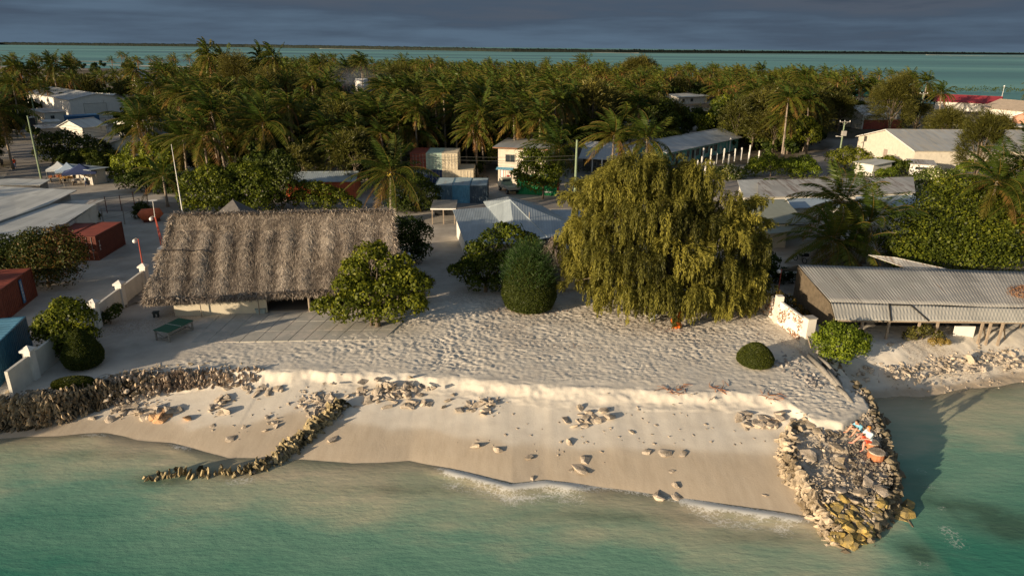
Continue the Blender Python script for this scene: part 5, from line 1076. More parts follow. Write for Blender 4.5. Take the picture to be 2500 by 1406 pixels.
# big metal-roofed store at the left
roofslab('store', 'large store with wide stepped metal roofs at the left edge', [X(-60, 452, 4.0), X(188, 464, 4.0), X(118, 498, 3.6), X(-60, 560, 3.4)], .1, M_roofl,
         [X(-55, 462, 3.8), X(170, 470, 3.7), X(118, 500, 3.5), X(-55, 560, 3.3)], M_grey, cat='store', extra=([X(120, 497, 3.4), X(232, 499, 3.4), X(160, 545, 3.1), X(-60, 602, 3.0), X(-60, 560, 3.2)], [X(160, 545, 3.0), X(158, 547, 2.9), X(60, 600, 2.7), X(-60, 650, 2.6), X(-60, 600, 2.9)]))
roofslab('store_wing', 'small sheet roof jutting from the right of the large store', [X(120, 489, 3.2), X(256, 488, 3.2), X(228, 500, 3.0), X(120, 502, 3.1)], .06, M_roofw, [X(150, 500, 3.0), X(236, 498, 3.0), X(170, 545, 2.9), X(140, 545, 2.9)], M_whitew, cat='shed')
roofslab('flat_shed', 'flat pale roof beyond the large store, by the road', [X(-60, 444, 3.0), X(20, 436, 3.0), X(123, 438, 3.0), X(98, 452, 2.8), X(-60, 452, 2.9)], .08, M_roofl, [X(-55, 446, 2.9), X(115, 440, 2.9), X(96, 452, 2.7), X(-55, 454, 2.8)], M_grey, cat='shed')
# market hut and canopies
house('market_hut', 'white block hut with a pale blue sheet roof by the market canopies', X(228, 452), X(262, 446), 9, 2.5, 'mono', -.2, .5, mat('block_wall', (.50, .47, .42), .9, .12, 3, .3, 10), M_roofb_Y, cat='hut', doors=(('L', 6, .9, 2.0, M_dark),))
def canopy(px, py, w, ma, label, h=2.1, pk=1.1):
    p = at(px, py); t = thing('market_canopy', label, 'canopy', (p.x, p.y, G), rad(25)); n = 8; r = MB(); vs = []; fs = []
    for j in range(n+1):
        f = j/n
        for k in range(4*n):
            s = k/n; c = int(s); u = s-c; cs = [(-1, -1), (1, -1), (1, 1), (-1, 1), (-1, -1)]; x = cs[c][0]*(1-u)+cs[c+1][0]*u; y = cs[c][1]*(1-u)+cs[c+1][1]*u
            vs.append((x*w/2*f, y*w/2*f, h+pk*(1-f)**1.7))
    m4 = 4*n
    for j in range(n): fs += [(j*m4+k, (j+1)*m4+k, (j+1)*m4+(k+1) % m4, j*m4+(k+1) % m4) for k in range(m4)]
    b0_ = len(vs); vs += [(x, y, z-.3) for x, y, z in vs[n*m4:(n+1)*m4]]; fs += [(n*m4+k, b0_+k, b0_+(k+1) % m4, n*m4+(k+1) % m4) for k in range(m4)]
    r.add(vs, fs); r.build('cover', ma, t)
    for sx in (-1, 1):
        for sy in (-1, 1): q = MB(); q.tube([(sx*w/2*.97, sy*w/2*.97, 0), (sx*w/2*.97, sy*w/2*.97, h)], .035, 6); q.build('leg', M_woodg, t)
canopy(150, 442, 3.2, mat('white_canvas', (.70, .70, .66), .8, .05, 1), 'white market canopy, leftmost of three'); canopy(172, 445, 3.2, mat('pale_blue_canvas', (.42, .52, .62), .8, .05, 1), 'pale blue market canopy between the white and the navy one'); canopy(203, 449, 4.6, mat('navy_canvas', (.05, .07, .16), .8, .1, 1), 'navy market canopy against the white hut wall')
for k, (px, py, c, l) in enumerate([(140, 444, (.5, .2, .1), 'stall table heaped with red goods under the white canopy'), (165, 447, (.55, .32, .1), 'stall table with a yellow crate under the blue canopy'), (195, 452, (.45, .42, .4), 'stall table with pale goods under the navy canopy')]):
    p = at(px, py); t_ = thing('market_stall', l, 'stall', (p.x, p.y, G), .4); q = MB(); q.bx(-1, 1, -.4, .4, .7, .75); q.build('tabletop', M_wood, t_)
    for s_ in (-.9, .9): q = MB(); q.bx(s_-.05, s_+.05, -.35, .35, 0, .7); q.build('leg', M_wood, t_)
    q = MB(); r_ = np.random.default_rng(k)
    for i in range(14): q.box((r_.uniform(-.9, .9), r_.uniform(-.3, .3), .75+r_.uniform(.08, .2)), (r_.uniform(.15, .4), .25, .3))
    q.build('goods', mat('goods%d' % k, c, .8, .5, 3), t_)['kind'] = 'stuff'

# white warehouse and the sheds at the far left
house('white_warehouse', 'big white warehouse with double doors at the far left', X(72, 268), X(178, 292), 15, 5.6, 'gx', 1.5, .35, M_white, M_roofg, doors=(('R', 6.5, 6.0, 4.2, mat('warehouse_door', (.66, .64, .58), .8, .08, 1)),), cat='warehouse')
house('grey_shed', 'low grey shed roof in front of the white warehouse', X(112, 300), X(165, 296), 8, 2.8, 'mono', .5, .4, M_whitew, M_roofw, cat='shed', wins=(('F', 2, 1.0, 1.0, .9),))
house('grey_shed', 'dark shed with a pale window by the left pole', X(46, 318), X(90, 312), 7, 2.8, 'mono', .4, .5, mat('dark_boards', (.06, .06, .055), .9, .3, 3), M_roofw, cat='shed', wins=(('F', 1.6, 1.1, 1.5, 1.0),))
house('long_shed', 'long low grey roof behind the dark hedge at the left', X(100, 338), X(192, 332), 5, 2.3, 'mono', .3, .3, M_grey, M_roofw, cat='shed')
house('small_house', 'little house with a pale pitched roof at the end of the long low shed', X(205, 338), X(262, 330), 7, 2.6, 'gx', 1.5, .4, M_whitew, M_roofl, cat='house')
house('blue_shed', 'blue sheeted shed below the white warehouse doors', X(168, 305), X(245, 300), 3, 2.2, 'mono', .2, .1, mat('blue_sheeting', (.03, .11, .24), .7, .2, 2), mat('blue_sheeting_roof', (.05, .16, .30), .6, .2, 2), cat='shed')
house('white_shed', 'tiny white shed beside the blue sheeted shed', X(110, 316), X(148, 314), 4, 1.9, 'mono', .2, .3, M_white, M_roofl, cat='shed')
house('small_house', 'small house with twin pale roofs behind the white warehouse', X(266, 262), X(306, 258), 9, 3.0, 'gy', 1.4, .5, M_whitew, M_roofl, cat='house')
house('small_house', 'low house left of the twin roofed house, behind the warehouse', X(240, 262), X(270, 260), 8, 2.6, 'mono', .5, .5, M_whitew, M_roofl, cat='house')
house('small_house', 'house roof showing between palms, left of centre', X(392, 392), X(448, 372), 10, 3.0, 'gx', 1.6, .6, M_whitew, M_roofb, cat='house')
house('small_house', 'grey roof behind the palm crowns, further up left', X(372, 338), X(412, 332), 10, 3.4, 'gx', 1.6, .5, M_whitew, M_roofb, cat='house')
house('small_house', 'white roof corner among far palms near the left ponds', X(348, 216), X(372, 214), 10, 4.0, 'gx', 4, .5, M_white, M_roofl, cat='house')
house('small_house', 'white roof fleck deep in the grove above the hall', X(518, 206), X(560, 204), 10, 4.2, 'mono', .6, .5, M_white, M_roofl, cat='house')
p = X(885, 240); t_ = thing('water_tank', 'round white water tank in the grove beside the smoke', 'tank', (p.x, p.y, G)); q = MB(); q.tube([(0, 0, 3), (0, 0, 7.6), (0, 0, 7.9)], [2.7, 2.7, 2.4], 24); q.build('tank', M_white, t_)
for k in range(4): q = MB(); q.bx(math.cos(k*pi2+.8)*2.1-.15, math.cos(k*pi2+.8)*2.1+.15, math.sin(k*pi2+.8)*2.1-.15, math.sin(k*pi2+.8)*2.1+.15, -.1, 3.0); q.build('leg', M_woodg, t_)
# two-storey building by the yard
t_ = house('two_storey_building', 'two storey cream building with a flat grey roof by the road yard', X(1216, 449), X(1330, 455), 9, 6.1, 'mono', .2, .75, mat('cream_render', (.60, .54, .44), .85, .10, 1.3, .1, 8, (.36, .29, .22), .58), M_roofg, cat='building', trim=mat('brown_fascia', (.22, .11, .06), .8, .2, 3),
      wins=(('F', 2.0, 3.7, 1.6, 1.25, 1), ('F', 4.8, 3.4, 1.4, 1.25, 1), ('L', 2.0, 3.5, .9, 1.5, 0), ('L', 5.2, 3.5, .9, 1.5, 0)))
q = MB(); q.bx(.3, 2.3, -.06, -.01, .1, 2.4); q.build('door', M_white, t_)
for x in (.35, .95, 1.3, 1.65, 2.2): q = MB(); q.bx(x-.03, x+.03, -.12, -.06, .1, 2.4); q.build('door_bar', M_reds, t_)
q = MB(); q.slab([(-.2, -.7, 2.6), (2.6, -.7, 2.6), (2.6, 0, 2.85), (-.2, 0, 2.85)], .06); q.build('awning', M_bluel, t_)
# flatbed truck
p = at(1243, 470); tr = thing('flatbed_truck', 'small pale flatbed truck parked in the road yard', 'truck', (p.x, p.y, G), rad(-68)); MT = mat('pale_truck_paint', (.44, .43, .37), .5, .1, 2)
q = MB(); prof = [(-1.0, .55), (-1.0, 1.25), (-.75, 1.45), (-.35, 2.05), (.55, 2.1), (.6, .55)]; vs = [(x, y, z) for y in (-.85, .85) for x, z in prof]; n = len(prof); q.add([(x-1.7, y, z) for x, y, z in vs], [tuple(range(n)), tuple(range(2*n-1, n-1, -1))]+[(i, n+i, n+(i+1) % n, (i+1) % n) for i in range(n)]); cab = q.build('cab', MT, tr, bevel=.04)
q = MB(); q.bx(-1.12, -1.092, -.6, .6, 1.45, 1.95); q.build('rear_window', M_glass, cab)
for s_ in (-1, 1): q = MB(); q.box((-1.75, s_*.86, 1.7), (.6, .03, .4)); q.build('side_window', M_glass, cab)
q = MB(); q.add([(-2.43, -.7, 1.5), (-2.43, .7, 1.5), (-2.08, .65, 2.02), (-2.08, -.65, 2.02)], [(0, 1, 2, 3)]); q.build('windscreen', M_glass, cab)
q = MB(); q.bx(-1.0, 2.2, -.95, .95, .8, .9); bed = q.build('bed', MT, tr)
q = MB(); q.bx(-1.0, 2.2, -.99, -.93, .9, 1.25); q.bx(-1.0, 2.2, .93, .99, .9, 1.25); q.bx(2.16, 2.22, -.93, .93, .9, 1.25); q.bx(-1.0, -.95, -.93, .93, .9, 1.5); q.build('side_boards', MT, bed)
q = MB(); q.bx(-2.5, 2.1, -.4, .4, .5, .78); q.build('chassis', M_dark, tr)
for x in (-1.8, 1.3):
    for y in (-.8, .8):
        q = MB(); q.tube([(x, y-.12, .38), (x, y+.12, .38)], .38, 14); wo_ = q.build('wheel', mat('tyre_rubber', (.03, .03, .03), .8, .1, 4), tr); q = MB(); s_ = .13 if y > 0 else -.13; q.tube([(x, y+s_*.9, .38), (x, y+s_*1.1, .38)], .2, 12); q.build('rim', M_grey, wo_)
# red skip and red vehicle
p = at(1245, 452); t_ = thing('red_skip', 'red metal skip between the door and the flatbed truck', 'skip', (p.x+.6, p.y+1.5, G), .3); q = MB(); q.add([(-1, -.7, .1), (1, -.7, .1), (1, .7, .1), (-1, .7, .1), (-1.4, -.8, 1.5), (1.4, -.8, 1.3), (1.4, .8, 1.3), (-1.4, .8, 1.5)], [(3, 2, 1, 0), (0, 1, 5, 4), (1, 2, 6, 5), (2, 3, 7, 6), (3, 0, 4, 7)]); q.build('body', mat('red_paint', (.50, .06, .04), .5, .15, 2), t_); q = MB(); q.beam((-1.45, -.85, 1.5), (1.45, -.85, 1.3), .1); q.build('rim', MC['red_paint'], t_)
p = at(1346, 478); t_ = thing('red_truck', 'red truck seen from the front under the tree by the road', 'truck', (p.x, p.y, G), -.15); q = MB(); q.bx(-1, 1, 0, 2.0, .5, 1.3); q.bx(-.95, .95, .1, 1.7, 1.3, 1.95); cab = q.build('cab', MC['red_paint'], t_, bevel=.08); q = MB(); q.bx(-.8, .8, .06, .09, 1.35, 1.85); q.build('windscreen', M_glass, cab)
for s_ in (-1, 1): q = MB(); q.tube([(s_*.7, -.04, .8), (s_*.7, .02, .8)], .14, 10); q.build('headlight', M_globe, t_); q = MB(); q.tube([(s_*.85-.12, .6, .38), (s_*.85+.12, .6, .38)], .38, 12); q.build('wheel', MC['tyre_rubber'], t_)
q = MB(); q.bx(-1.05, 1.05, -.1, 0, .45, .65); q.build('bumper', M_white, t_)
# long houses right of centre
house('long_house', 'long house with pale roof and turquoise wall right of centre', X(1622, 408), X(1800, 366), 9, 3.0, 'gx', 1.4, .7, mat('turquoise_wall', (.10, .30, .26), .85, .15, 1.5, .1, 8, (.42, .42, .38), .5), M_roofg, wins=(('F', 3, .9, 1.1, 1.4), ('F', 6, .9, 1.1, 1.4), ('F', 9, .9, 1.1, 1.4), ('F', 13, .9, 1.4, 1.4), ('F', 17, .9, 1.4, 1.4), ('F', 21, .9, 1.4, 1.4)), doors=(('F', 4.5, .9, 2.1, M_dark), ('F', 11, .9, 2.1, M_dark), ('F', 15, .9, 2.1, M_dark), ('F', 19, .9, 2.1, M_dark)), cat='house')
house('grey_house', 'grey roofed house behind the two palms right of the tall pole', X(1422, 418), X(1530, 424), 11, 2.7, 'gx', 2.0, .7, mat('dark_wall', (.08, .075, .065), .9, .2, 2), M_roofg, cat='house', wins=(('F', 2, 1, 1.2, 1), ('F', 5, 1, 1.2, 1)))
house('grey_house', 'grey pitched roof peeking over the long house', X(1560, 356), X(1655, 344), 9, 3.2, 'gx', 1.8, .5, M_whitew, M_roofg, cat='house')
house('small_house', 'low white roofed house deep in the trees right of centre', X(1655, 256), X(1725, 252), 12, 3.0, 'gx', .8, .8, M_whitew, M_roofl, cat='house', wins=(('F', 3, 1, 1.6, 1.2), ('F', 8, 1, 1.6, 1.2)))
# warehouse on the right
wl_, wr_ = X(2090, 372), X(2226, 412)
house('warehouse', 'large warehouse with a wide grey roof and pale boarded gable at the right', wl_, wr_, 27, 3.6, 'gy', 2.6, .45, mat('pale_boards', (.58, .53, .44), .85, .12, 1.5, .1, 8, (.38, .33, .27), .6), metal_roof('warehouse_roof', (.46, .47, .46), 'Y', .3, (.50, .46, .38), .48, .16), cat='warehouse', trim=M_white, doors=(('F', 11.5, 1.1, 2.2, mat('pinkish_door', (.35, .27, .23), .8, .1, 2)),))
house('white_garage', 'pale gabled garage with double doors left of the red containers', X(2042, 306), X(2102, 316), 11, 4.0, 'gy', 2.2, .3, mat('garage_wall', (.58, .54, .46), .85, .08, 1.3), M_roofw, doors=(('F', 4.0, 4.6, 3.0, M_cream),), cat='garage')
house('green_roofed_house', 'house with a green hipped roof by the lagoon', X(2106, 252), X(2165, 252), 14, 3.2, 'hip', 3.2, .8, M_whitew, mat('green_roof', (.06, .25, .15), .6, .1, 1), cat='house')
for k, (x, l, m_) in enumerate([(2106, 'faded red container right of the pale garage', M_rustl), (2146, 'red container under the big bushy tree', M_rustl)]):
    container(l, x, 316, rad(-3), m_, pos=at(x, 316), doors=False)
house('blue_awning', 'blue trimmed open stall roof behind the red containers', X(2070, 284), X(2130, 286), 7, 3.0, 'mono', .4, .5, mat('blue_wall', (.05, .09, .16), .8, .3, 2), M_roofb, cat='stall')
house('red_roofed_hall', 'long hall with a dark red roof by the lagoon at the right', X(2280, 268), X(2430, 276), 12, 3.5, 'gx', 2.0, .8, M_whitew, mat('dark_red_roof', (.28, .035, .045), .6, .15, 1), cat='hall')
house('pale_roofed_hall', 'pale brown roofed hall at the far right by the lagoon', X(2395, 286), X(2520, 300), 14, 3.5, 'gx', 2.4, .8, M_whitew, mat('tan_roof', (.42, .34, .26), .7, .15, 1), cat='hall')
house('pink_house', 'pink gabled house front at the right edge', X(2466, 312), X(2560, 322), 12, 3.4, 'gy', 2.2, .6, mat('pink_wall', (.55, .28, .20), .85, .1, 2), M_roofl, cat='house', trim=M_white)
house('open_market', 'long white trimmed open market shelter at the right', X(2368, 336), X(2560, 342), 8, 3.2, 'flat', 0, .4, M_grey, M_roofl, cat='shelter', trim=M_white, open_front=True)
house('small_shed', 'flat roofed pale shed right behind the warehouse roof', X(2340, 348), X(2390, 354), 9, 2.8, 'mono', .3, .4, M_cream, M_roofw, cat='shed', doors=(('F', 4, 1.2, 2.0, M_dark),))
house('pink_shed', 'low pink walled shed with a grey roof at the right edge', X(2470, 388), X(2580, 398), 9, 2.3, 'gx', 1.2, .5, MC['pink_wall'], M_roofb, cat='shed')
container('orange red container standing at the right edge by the market', 2490, 348, 0, M_orange, pos=at(2486, 352), doors=False)
house('fence_shed', 'small sheet walled shed behind the bushes, right of the warehouse', X(2330, 400), X(2420, 402), 5, 1.7, 'mono', .2, .1, M_white, M_roofw, cat='shed')
house('small_hut', 'little white hut with a flat grey roof below the warehouse gable', X(2084, 424), X(2128, 432), 5, 2.2, 'mono', .3, .35, M_whitew, M_roofl, cat='hut')
house('small_hut', 'white block hut with a dark gap under its roof, below the warehouse', X(2218, 428), X(2275, 432), 4, 2.2, 'mono', .2, .4, M_white, M_roofw, cat='hut', wins=(('F', 2, 1.2, 2.4, .5),))
# roofs behind the boathouse
roofslab('row_house', 'long worn metal roof across the yard behind the dark palms', [X(1850, 440, 3.4), X(2230, 432, 3.4), X(2235, 470, 2.8), X(1850, 482, 2.8)], .08, M_roofw, [X(1856, 446, 3.2), X(2225, 438, 3.2), X(2228, 472, 2.6), X(1856, 484, 2.6)], cat='house')
roofslab('row_house', 'white shed roof left end of the long worn roof, by the weeping tree', [X(1800, 440, 3.0), X(1862, 438, 3.0), X(1858, 480, 2.6), X(1815, 482, 2.6)], .08, M_roofl, [X(1806, 444, 2.8), X(1858, 442, 2.8), X(1852, 482, 2.4), X(1818, 484, 2.4)], cat='shed')
roofslab('veranda_house', 'house with a greenish grey roof and open veranda left of the dark palms', [X(1800, 490, 3.6), X(1915, 486, 3.6), X(1972, 543, 2.9), X(1800, 548, 2.9)], .09, mat('greenish_roof', (.27, .29, .24), .6, .12, 1.2, .2, 9), [X(1806, 500, 3.3), X(1905, 496, 3.3), X(1925, 548, 2.7), X(1806, 552, 2.7)], M_cream, cat='house', extra=([X(1850, 552, 2.6), X(1962, 547, 2.6), X(1975, 562, 2.3), X(1880, 570, 2.3)],))
roofslab('blue_roof_house', 'pale blue roofed house behind the veranda house', [X(1920, 485, 2.8), X(2020, 482, 2.8), X(2060, 505, 2.5), X(1935, 508, 2.5)], .08, mat('pale_blue_roof', (.36, .44, .50), .6, .1, 1), [X(1925, 490, 2.6), X(2015, 488, 2.6), X(2050, 506, 2.3), X(1938, 508, 2.3)], M_white, cat='house')
roofslab('blue_roof_house', 'pale blue roof fragment between the two dark palm crowns', [X(2090, 480, 2.8), X(2230, 476, 2.8), X(2260, 500, 2.5), X(2080, 510, 2.5)], .08, MC['pale_blue_roof'], [X(2095, 486, 2.6), X(2225, 482, 2.6), X(2250, 502, 2.3), X(2088, 510, 2.3)], M_white, cat='house')
house('open_shed', 'dark open shed below the veranda house', X(1868, 590), X(1965, 582), 4, 2.0, 'mono', .2, .4, M_dark, M_roofw, cat='shed', open_front=True)
# white fence posts
g = 'white concrete posts in front of the long house'
k = 0
for px, py in [(1700, 430), (1720, 430), (1740, 428), (1765, 400), (1778, 402), (1792, 394), (1808, 392), (1828, 388), (1825, 406), (1850, 400), (1748, 400), (1733, 402), (1712, 408), (1445, 420), (1468, 425), (1498, 430), (1518, 436), (1760, 372), (1735, 376), (1715, 392), (1780, 372)]:
    p = at(px, py); h_ = random.uniform(1.9, 3.1); q = MB(); q.bx(-.1, .1, -.1, .1, -.2, h_-.08); q.add([(-.1, -.1, h_-.08), (.1, -.1, h_-.08), (.1, .1, h_-.08), (-.1, .1, h_-.08), (0, 0, h_)], [(0, 1, 4), (1, 2, 4), (2, 3, 4), (3, 0, 4)]); o_ = q.build('fence_post', M_white); o_.location = (p.x, p.y, G); o_.rotation_euler.z = random.uniform(-.3, .3)
    tag(o_, 'slim white concrete post standing '+('left of the tall weeping tree' if px < 1600 else 'in front of the long turquoise walled house'), 'post', g+(' left' if px < 1600 else ''))
# wire fence at the left
t_ = thing('wire_fence', 'wire fence on dark posts between the store and the red containers', 'fence', (0, 0, 0)); fp_ = [at(240, 532), at(262, 520), at(298, 516), at(330, 508), at(362, 500)]; f2 = [at(240, 560), at(268, 548), at(300, 560)]
for P_ in (fp_,):
    for p in P_: q = MB(); q.tube([(p.x, p.y, G-.1), (p.x, p.y, G+2.2)], .05, 6); q.build('post', M_rust, t_)
    for z in (.3, .8, 1.3, 1.8, 2.1):
        q = MB()
        for a, b in zip(P_[:-1], P_[1:]): q.tube([(a.x, a.y, G+z), (b.x, b.y, G+z)], .015, 4)
        q.build('wire', M_woodg, t_)
t_ = thing('wire_fence', 'tall leaning fence frame beside the dark bushes near the red containers', 'fence', (0, 0, 0)); P_ = [at(255, 560), at(305, 548), at(345, 530)]
for p in P_: q = MB(); q.tube([(p.x, p.y, G-.1), (p.x+.1, p.y, G+2.6)], .06, 6); q.build('post', M_woodg, t_)
q = MB()
for z in (1.2, 2.4):
    for a, b in zip(P_[:-1], P_[1:]): q.tube([(a.x, a.y, G+z), (b.x, b.y, G+z)], .03, 4)
q.build('rail', M_woodg, t_)
# orange digger body
p = at(372, 540); t_ = thing('orange_tank', 'rusty orange machine shell lying by the bush at the end of the fence', 'machine', (p.x, p.y, G), .5); q = MB(); q.tube([(-1.3, 0, .6), (-.9, 0, .85), (.6, 0, .9), (1.2, 0, 1.2)], [.5, .8, .75, .45], 12); q.build('body', M_orange, t_, True); q = MB(); q.bx(-1, .9, -.5, .5, 0, .35); q.build('skid', M_rust, t_)
# pallets by the wall
for k, (px, py, l) in enumerate([(322, 738, 'nearer grey pallet leaning low beside the garden wall'), (345, 716, 'farther grey pallet beside the garden wall')]):
    p = at(px, py); t_ = thing('pallet', l, 'pallet', (p.x, p.y, G+.05), rad(62)); q = MB()
    for i in range(7): q.bx(-1.1, 1.1, -.75+i*.23, -.62+i*.23, .12, .15)
    q.build('deck_boards', M_woodg, t_); q = MB()
    for x in (-1, 0, 1): q.bx(x-.05, x+.05, -.8, .8, 0, .115)
    q.build('bearers', M_wood, t_)
# motorbike, generator in the yard, frame
p = at(1952, 640); t_ = thing('motorbike', 'dark motorbike parked on the sandy yard behind the boathouse', 'motorbike', (p.x, p.y, G), rad(115))
for x in (-.62, .62):
    q = MB(); n = 18; vs = []; fs = []
    for i in range(n):
        a = 6.283*i/n
        for j in range(6): b = 6.283*j/6; r_ = .28+.05*math.cos(b); vs.append((x+r_*math.cos(a), .05*math.sin(b), .32+r_*math.sin(a)))
    for i in range(n):
        for j in range(6): fs.append((i*6+j, ((i+1) % n)*6+j, ((i+1) % n)*6+(j+1) % 6, i*6+(j+1) % 6))
    q.add(vs, fs); wo_ = q.build('wheel', MC['tyre_rubber'], t_); q = MB(); 
    for i in range(5): q.beam((x, 0, .32), (x+.27*math.cos(i*1.256), 0, .32+.27*math.sin(i*1.256)), .02)
    q.build('spokes', M_grey, wo_)
q = MB(); q.tube([(-.3, 0, .78), (.1, 0, .82), (.3, 0, .92)], [.10, .14, .09], 8); q.build('fuel_tank', M_dark, t_); q = MB(); q.tube([(-.75, 0, .86), (-.2, 0, .80)], [.09, .12], 8); q.build('seat', M_dark, t_); q = MB(); q.tube([(.62, .06, .32), (.38, .06, 1.0), (.36, .3, 1.05)], .025, 6); q.tube([(.62, -.06, .32), (.38, -.06, 1.0), (.36, -.3, 1.05)], .025, 6); q.build('handlebar', M_grey, t_)
q = MB(); q.bx(-.3, .2, -.12, .12, .25, .65); q.tube([(-.62, 0, .32), (-.2, 0, .7)], .03, 6); q.build('engine', M_woodg, t_); q = MB(); q.box((-.75, 0, 1.0), (.35, .35, .3)); q.build('top_box', M_dark, t_)
p = at(1975, 735); t_ = thing('washing_frame', 'white framed box standing in the shade left of the boathouse', 'frame', (p.x, p.y, G), .1); q = MB()
for a, b in (((-.6, 0, 0), (-.6, 0, 1.3)), ((.6, 0, 0), (.6, 0, 1.3)), ((-.6, 0, 1.3), (.6, 0, 1.3)), ((-.6, 0, .2), (.6, 0, .2))): q.beam(a, b, .08)
q.build('frame', M_white, t_); q = MB(); q.bx(-.56, .56, .02, .5, .1, 1.26); q.build('box', mat('dark_teal', (.03, .05, .05), .6, .1, 2), t_)
# surfboard and orange cloth under the weeping tree
p = at(1586, 786); t_ = thing('surfboard', 'white and blue surfboard leaning under the weeping tree', 'surfboard', (p.x, p.y, G)); q = MB(); n = 16; vs = [(0, 0, 0)]; 
pts = [(math.sin(math.pi*i/n)**.7*.30, 2.3*i/n) for i in range(n+1)]; R_ = Matrix.Rotation(rad(-38), 3, 'X') @ Matrix.Rotation(rad(38), 3, 'Y'); vs = []; fs = []
for w_, h_ in pts: vs += [R_ @ Vector((-w_, 0, h_)), R_ @ Vector((0, -.05, h_)), R_ @ Vector((w_, 0, h_)), R_ @ Vector((0, .05, h_))]
for i in range(n):
    for j in range(4): fs.append((i*4+j, i*4+(j+1) % 4, i*4+4+(j+1) % 4, i*4+4+j))
q.add(vs, fs); q.build('board', mat('board_white', (.62, .66, .66), .4, .05, 2), t_, True); q = MB(); q.add([R_ @ Vector((x_*.27, -.056-.002, z_)) for x_, z_ in ((-.6, .9), (.6, .9), (.8, 1.3), (-.8, 1.3))], [(0, 1, 2, 3)]); q.build('stripe', mat('board_blue', (.1, .35, .55), .4, .05, 2), t_)
p = at(1650, 803); q = MB(); r_ = np.random.default_rng(4); nn2 = 9; V = [(-.35+.7*i/nn2+.1*math.sin(j), .06*math.sin(i*1.9+j*.4), 1.5-j*.16+.05*math.sin(i)) for j in range(10) for i in range(nn2+1)]; q.add(V, [(j*(nn2+1)+i, j*(nn2+1)+i+1, (j+1)*(nn2+1)+i+1, (j+1)*(nn2+1)+i) for j in range(9) for i in range(nn2)]); o_ = q.build('orange_cloth', mat('orange_cloth', (.75, .16, .02), .8, .1, 3), None, True); o_.location = (p.x, p.y, G); m_ = o_.modifiers.new('thickness', 'SOLIDIFY'); m_.thickness = .02; tag(o_, 'bright orange cloth hanging in the lowest twigs of the weeping tree', 'cloth')
# ---------------------------------------------------------------- vegetation
WIND = np.array([-1., -.15, 0.])
def unit(a): return a/np.maximum(np.linalg.norm(a, axis=-1, keepdims=True), 1e-9)
def palm_crown(seed, nf, nl, L_=4.6, lw=.10, wind=.10, droop=.075, segs=9):
    r = np.random.default_rng(seed); PP = []; DD = []; SS = []; LL = []; WW = []; TT = []; RV = []; RQ = []; RT = []
    for f in range(nf):
        age = (f+.5)/nf; el = rad(82-118*age**.9+r.normal(0, 7)); az_ = f*2.4+r.normal(0, .25); Lf = L_*(.62+.38*math.sin(min(1, age*1.6+.2)*pi2))*r.uniform(.88, 1.1)
        d = np.array([math.cos(el)*math.cos(az_), math.cos(el)*math.sin(az_), math.sin(el)]); p = d*.15; pts = [p]; ds = [d]
        for s in range(segs):
            t_ = s/segs; d = d+WIND*wind*(1+.8*t_)*r.uniform(.7, 1.3)*(1 if d[2] > -.3 else .4)+np.array([0, 0, -droop*(1+1.6*t_)*(1 if age > .12 else .4)]); d /= np.linalg.norm(d); p = p+d*Lf/segs; pts.append(p); ds.append(d)
        pts = np.array(pts); ds = np.array(ds); tone = np.clip(1.0-age*.55+r.normal(0, .10), .18, 1) if age < .86 else r.uniform(0, .35)
        q = np.linspace(.12, .995, nl); k = q*segs; i = np.clip(k.astype(int), 0, segs-1); B = pts[i]+(pts[i+1]-pts[i])*(k-i)[:, None]; D = unit(ds[i])
        up = np.array([0, 0, 1.]); sd_ = unit(np.cross(D, up)+1e-4); ll = (.30+.95*np.sin(np.clip(q*1.05, 0, 1)*math.pi)**.6)*L_/4.6*.85
        sag = .30+.55*age
        for s_ in (-1, 1):
            ld = unit(D*.55+sd_*s_*.85+np.array([0, 0, -1.])*sag*r.uniform(.6, 1.2, (nl, 1))+WIND*.42+r.normal(0, .10, (nl, 3)))
            PP.append(B); DD.append(ld); SS.append(unit(D+r.normal(0, .15, (nl, 3)))); LL.append(ll*r.uniform(.85, 1.1, nl)); WW.append(np.full(nl, lw)*r.uniform(.8, 1.3, nl)); TT.append(np.clip(tone+r.normal(0, .07, nl), 0, 1))
        w_ = .045*L_/4.6*(1-.8*np.linspace(0, 1, segs+1)); b = sum(len(x) for x in RV); sd2 = unit(np.cross(ds, up)+1e-4)
        RV.append(np.concatenate([pts-sd2*w_[:, None], pts+sd2*w_[:, None], pts+np.array([0, 0, .04])])); m_ = segs+1; j = np.arange(segs)
        RQ.append(np.concatenate([np.stack([j, j+1, j+1+2*m_, j+2*m_], -1), np.stack([j+2*m_, j+1+2*m_, j+1+m_, j+m_], -1)])+b); RT.append(np.full(3*m_, min(tone, .3)))
    V, Q = leafquads(np.concatenate(PP), np.concatenate(DD), np.concatenate(SS), np.concatenate(LL)[:, None], np.concatenate(WW)[:, None], .4)
    RV = np.concatenate(RV); n0 = len(V)
    return np.concatenate([V, RV]), np.concatenate([Q, np.concatenate(RQ)+n0]), np.concatenate([np.repeat(np.concatenate(TT), 4), np.concatenate(RT)])
def palm_trunk(h, lean, r0=.20, r1=.13, n=8):
    q = MB(); pts = [(lean[0]*(i/7)**1.6, lean[1]*(i/7)**1.6, h*i/7) for i in range(8)]; q.tube(pts, [r0*1.5]+[r0+(r1-r0)*i/7 for i in range(1, 8)], n); return q
PALMS = []
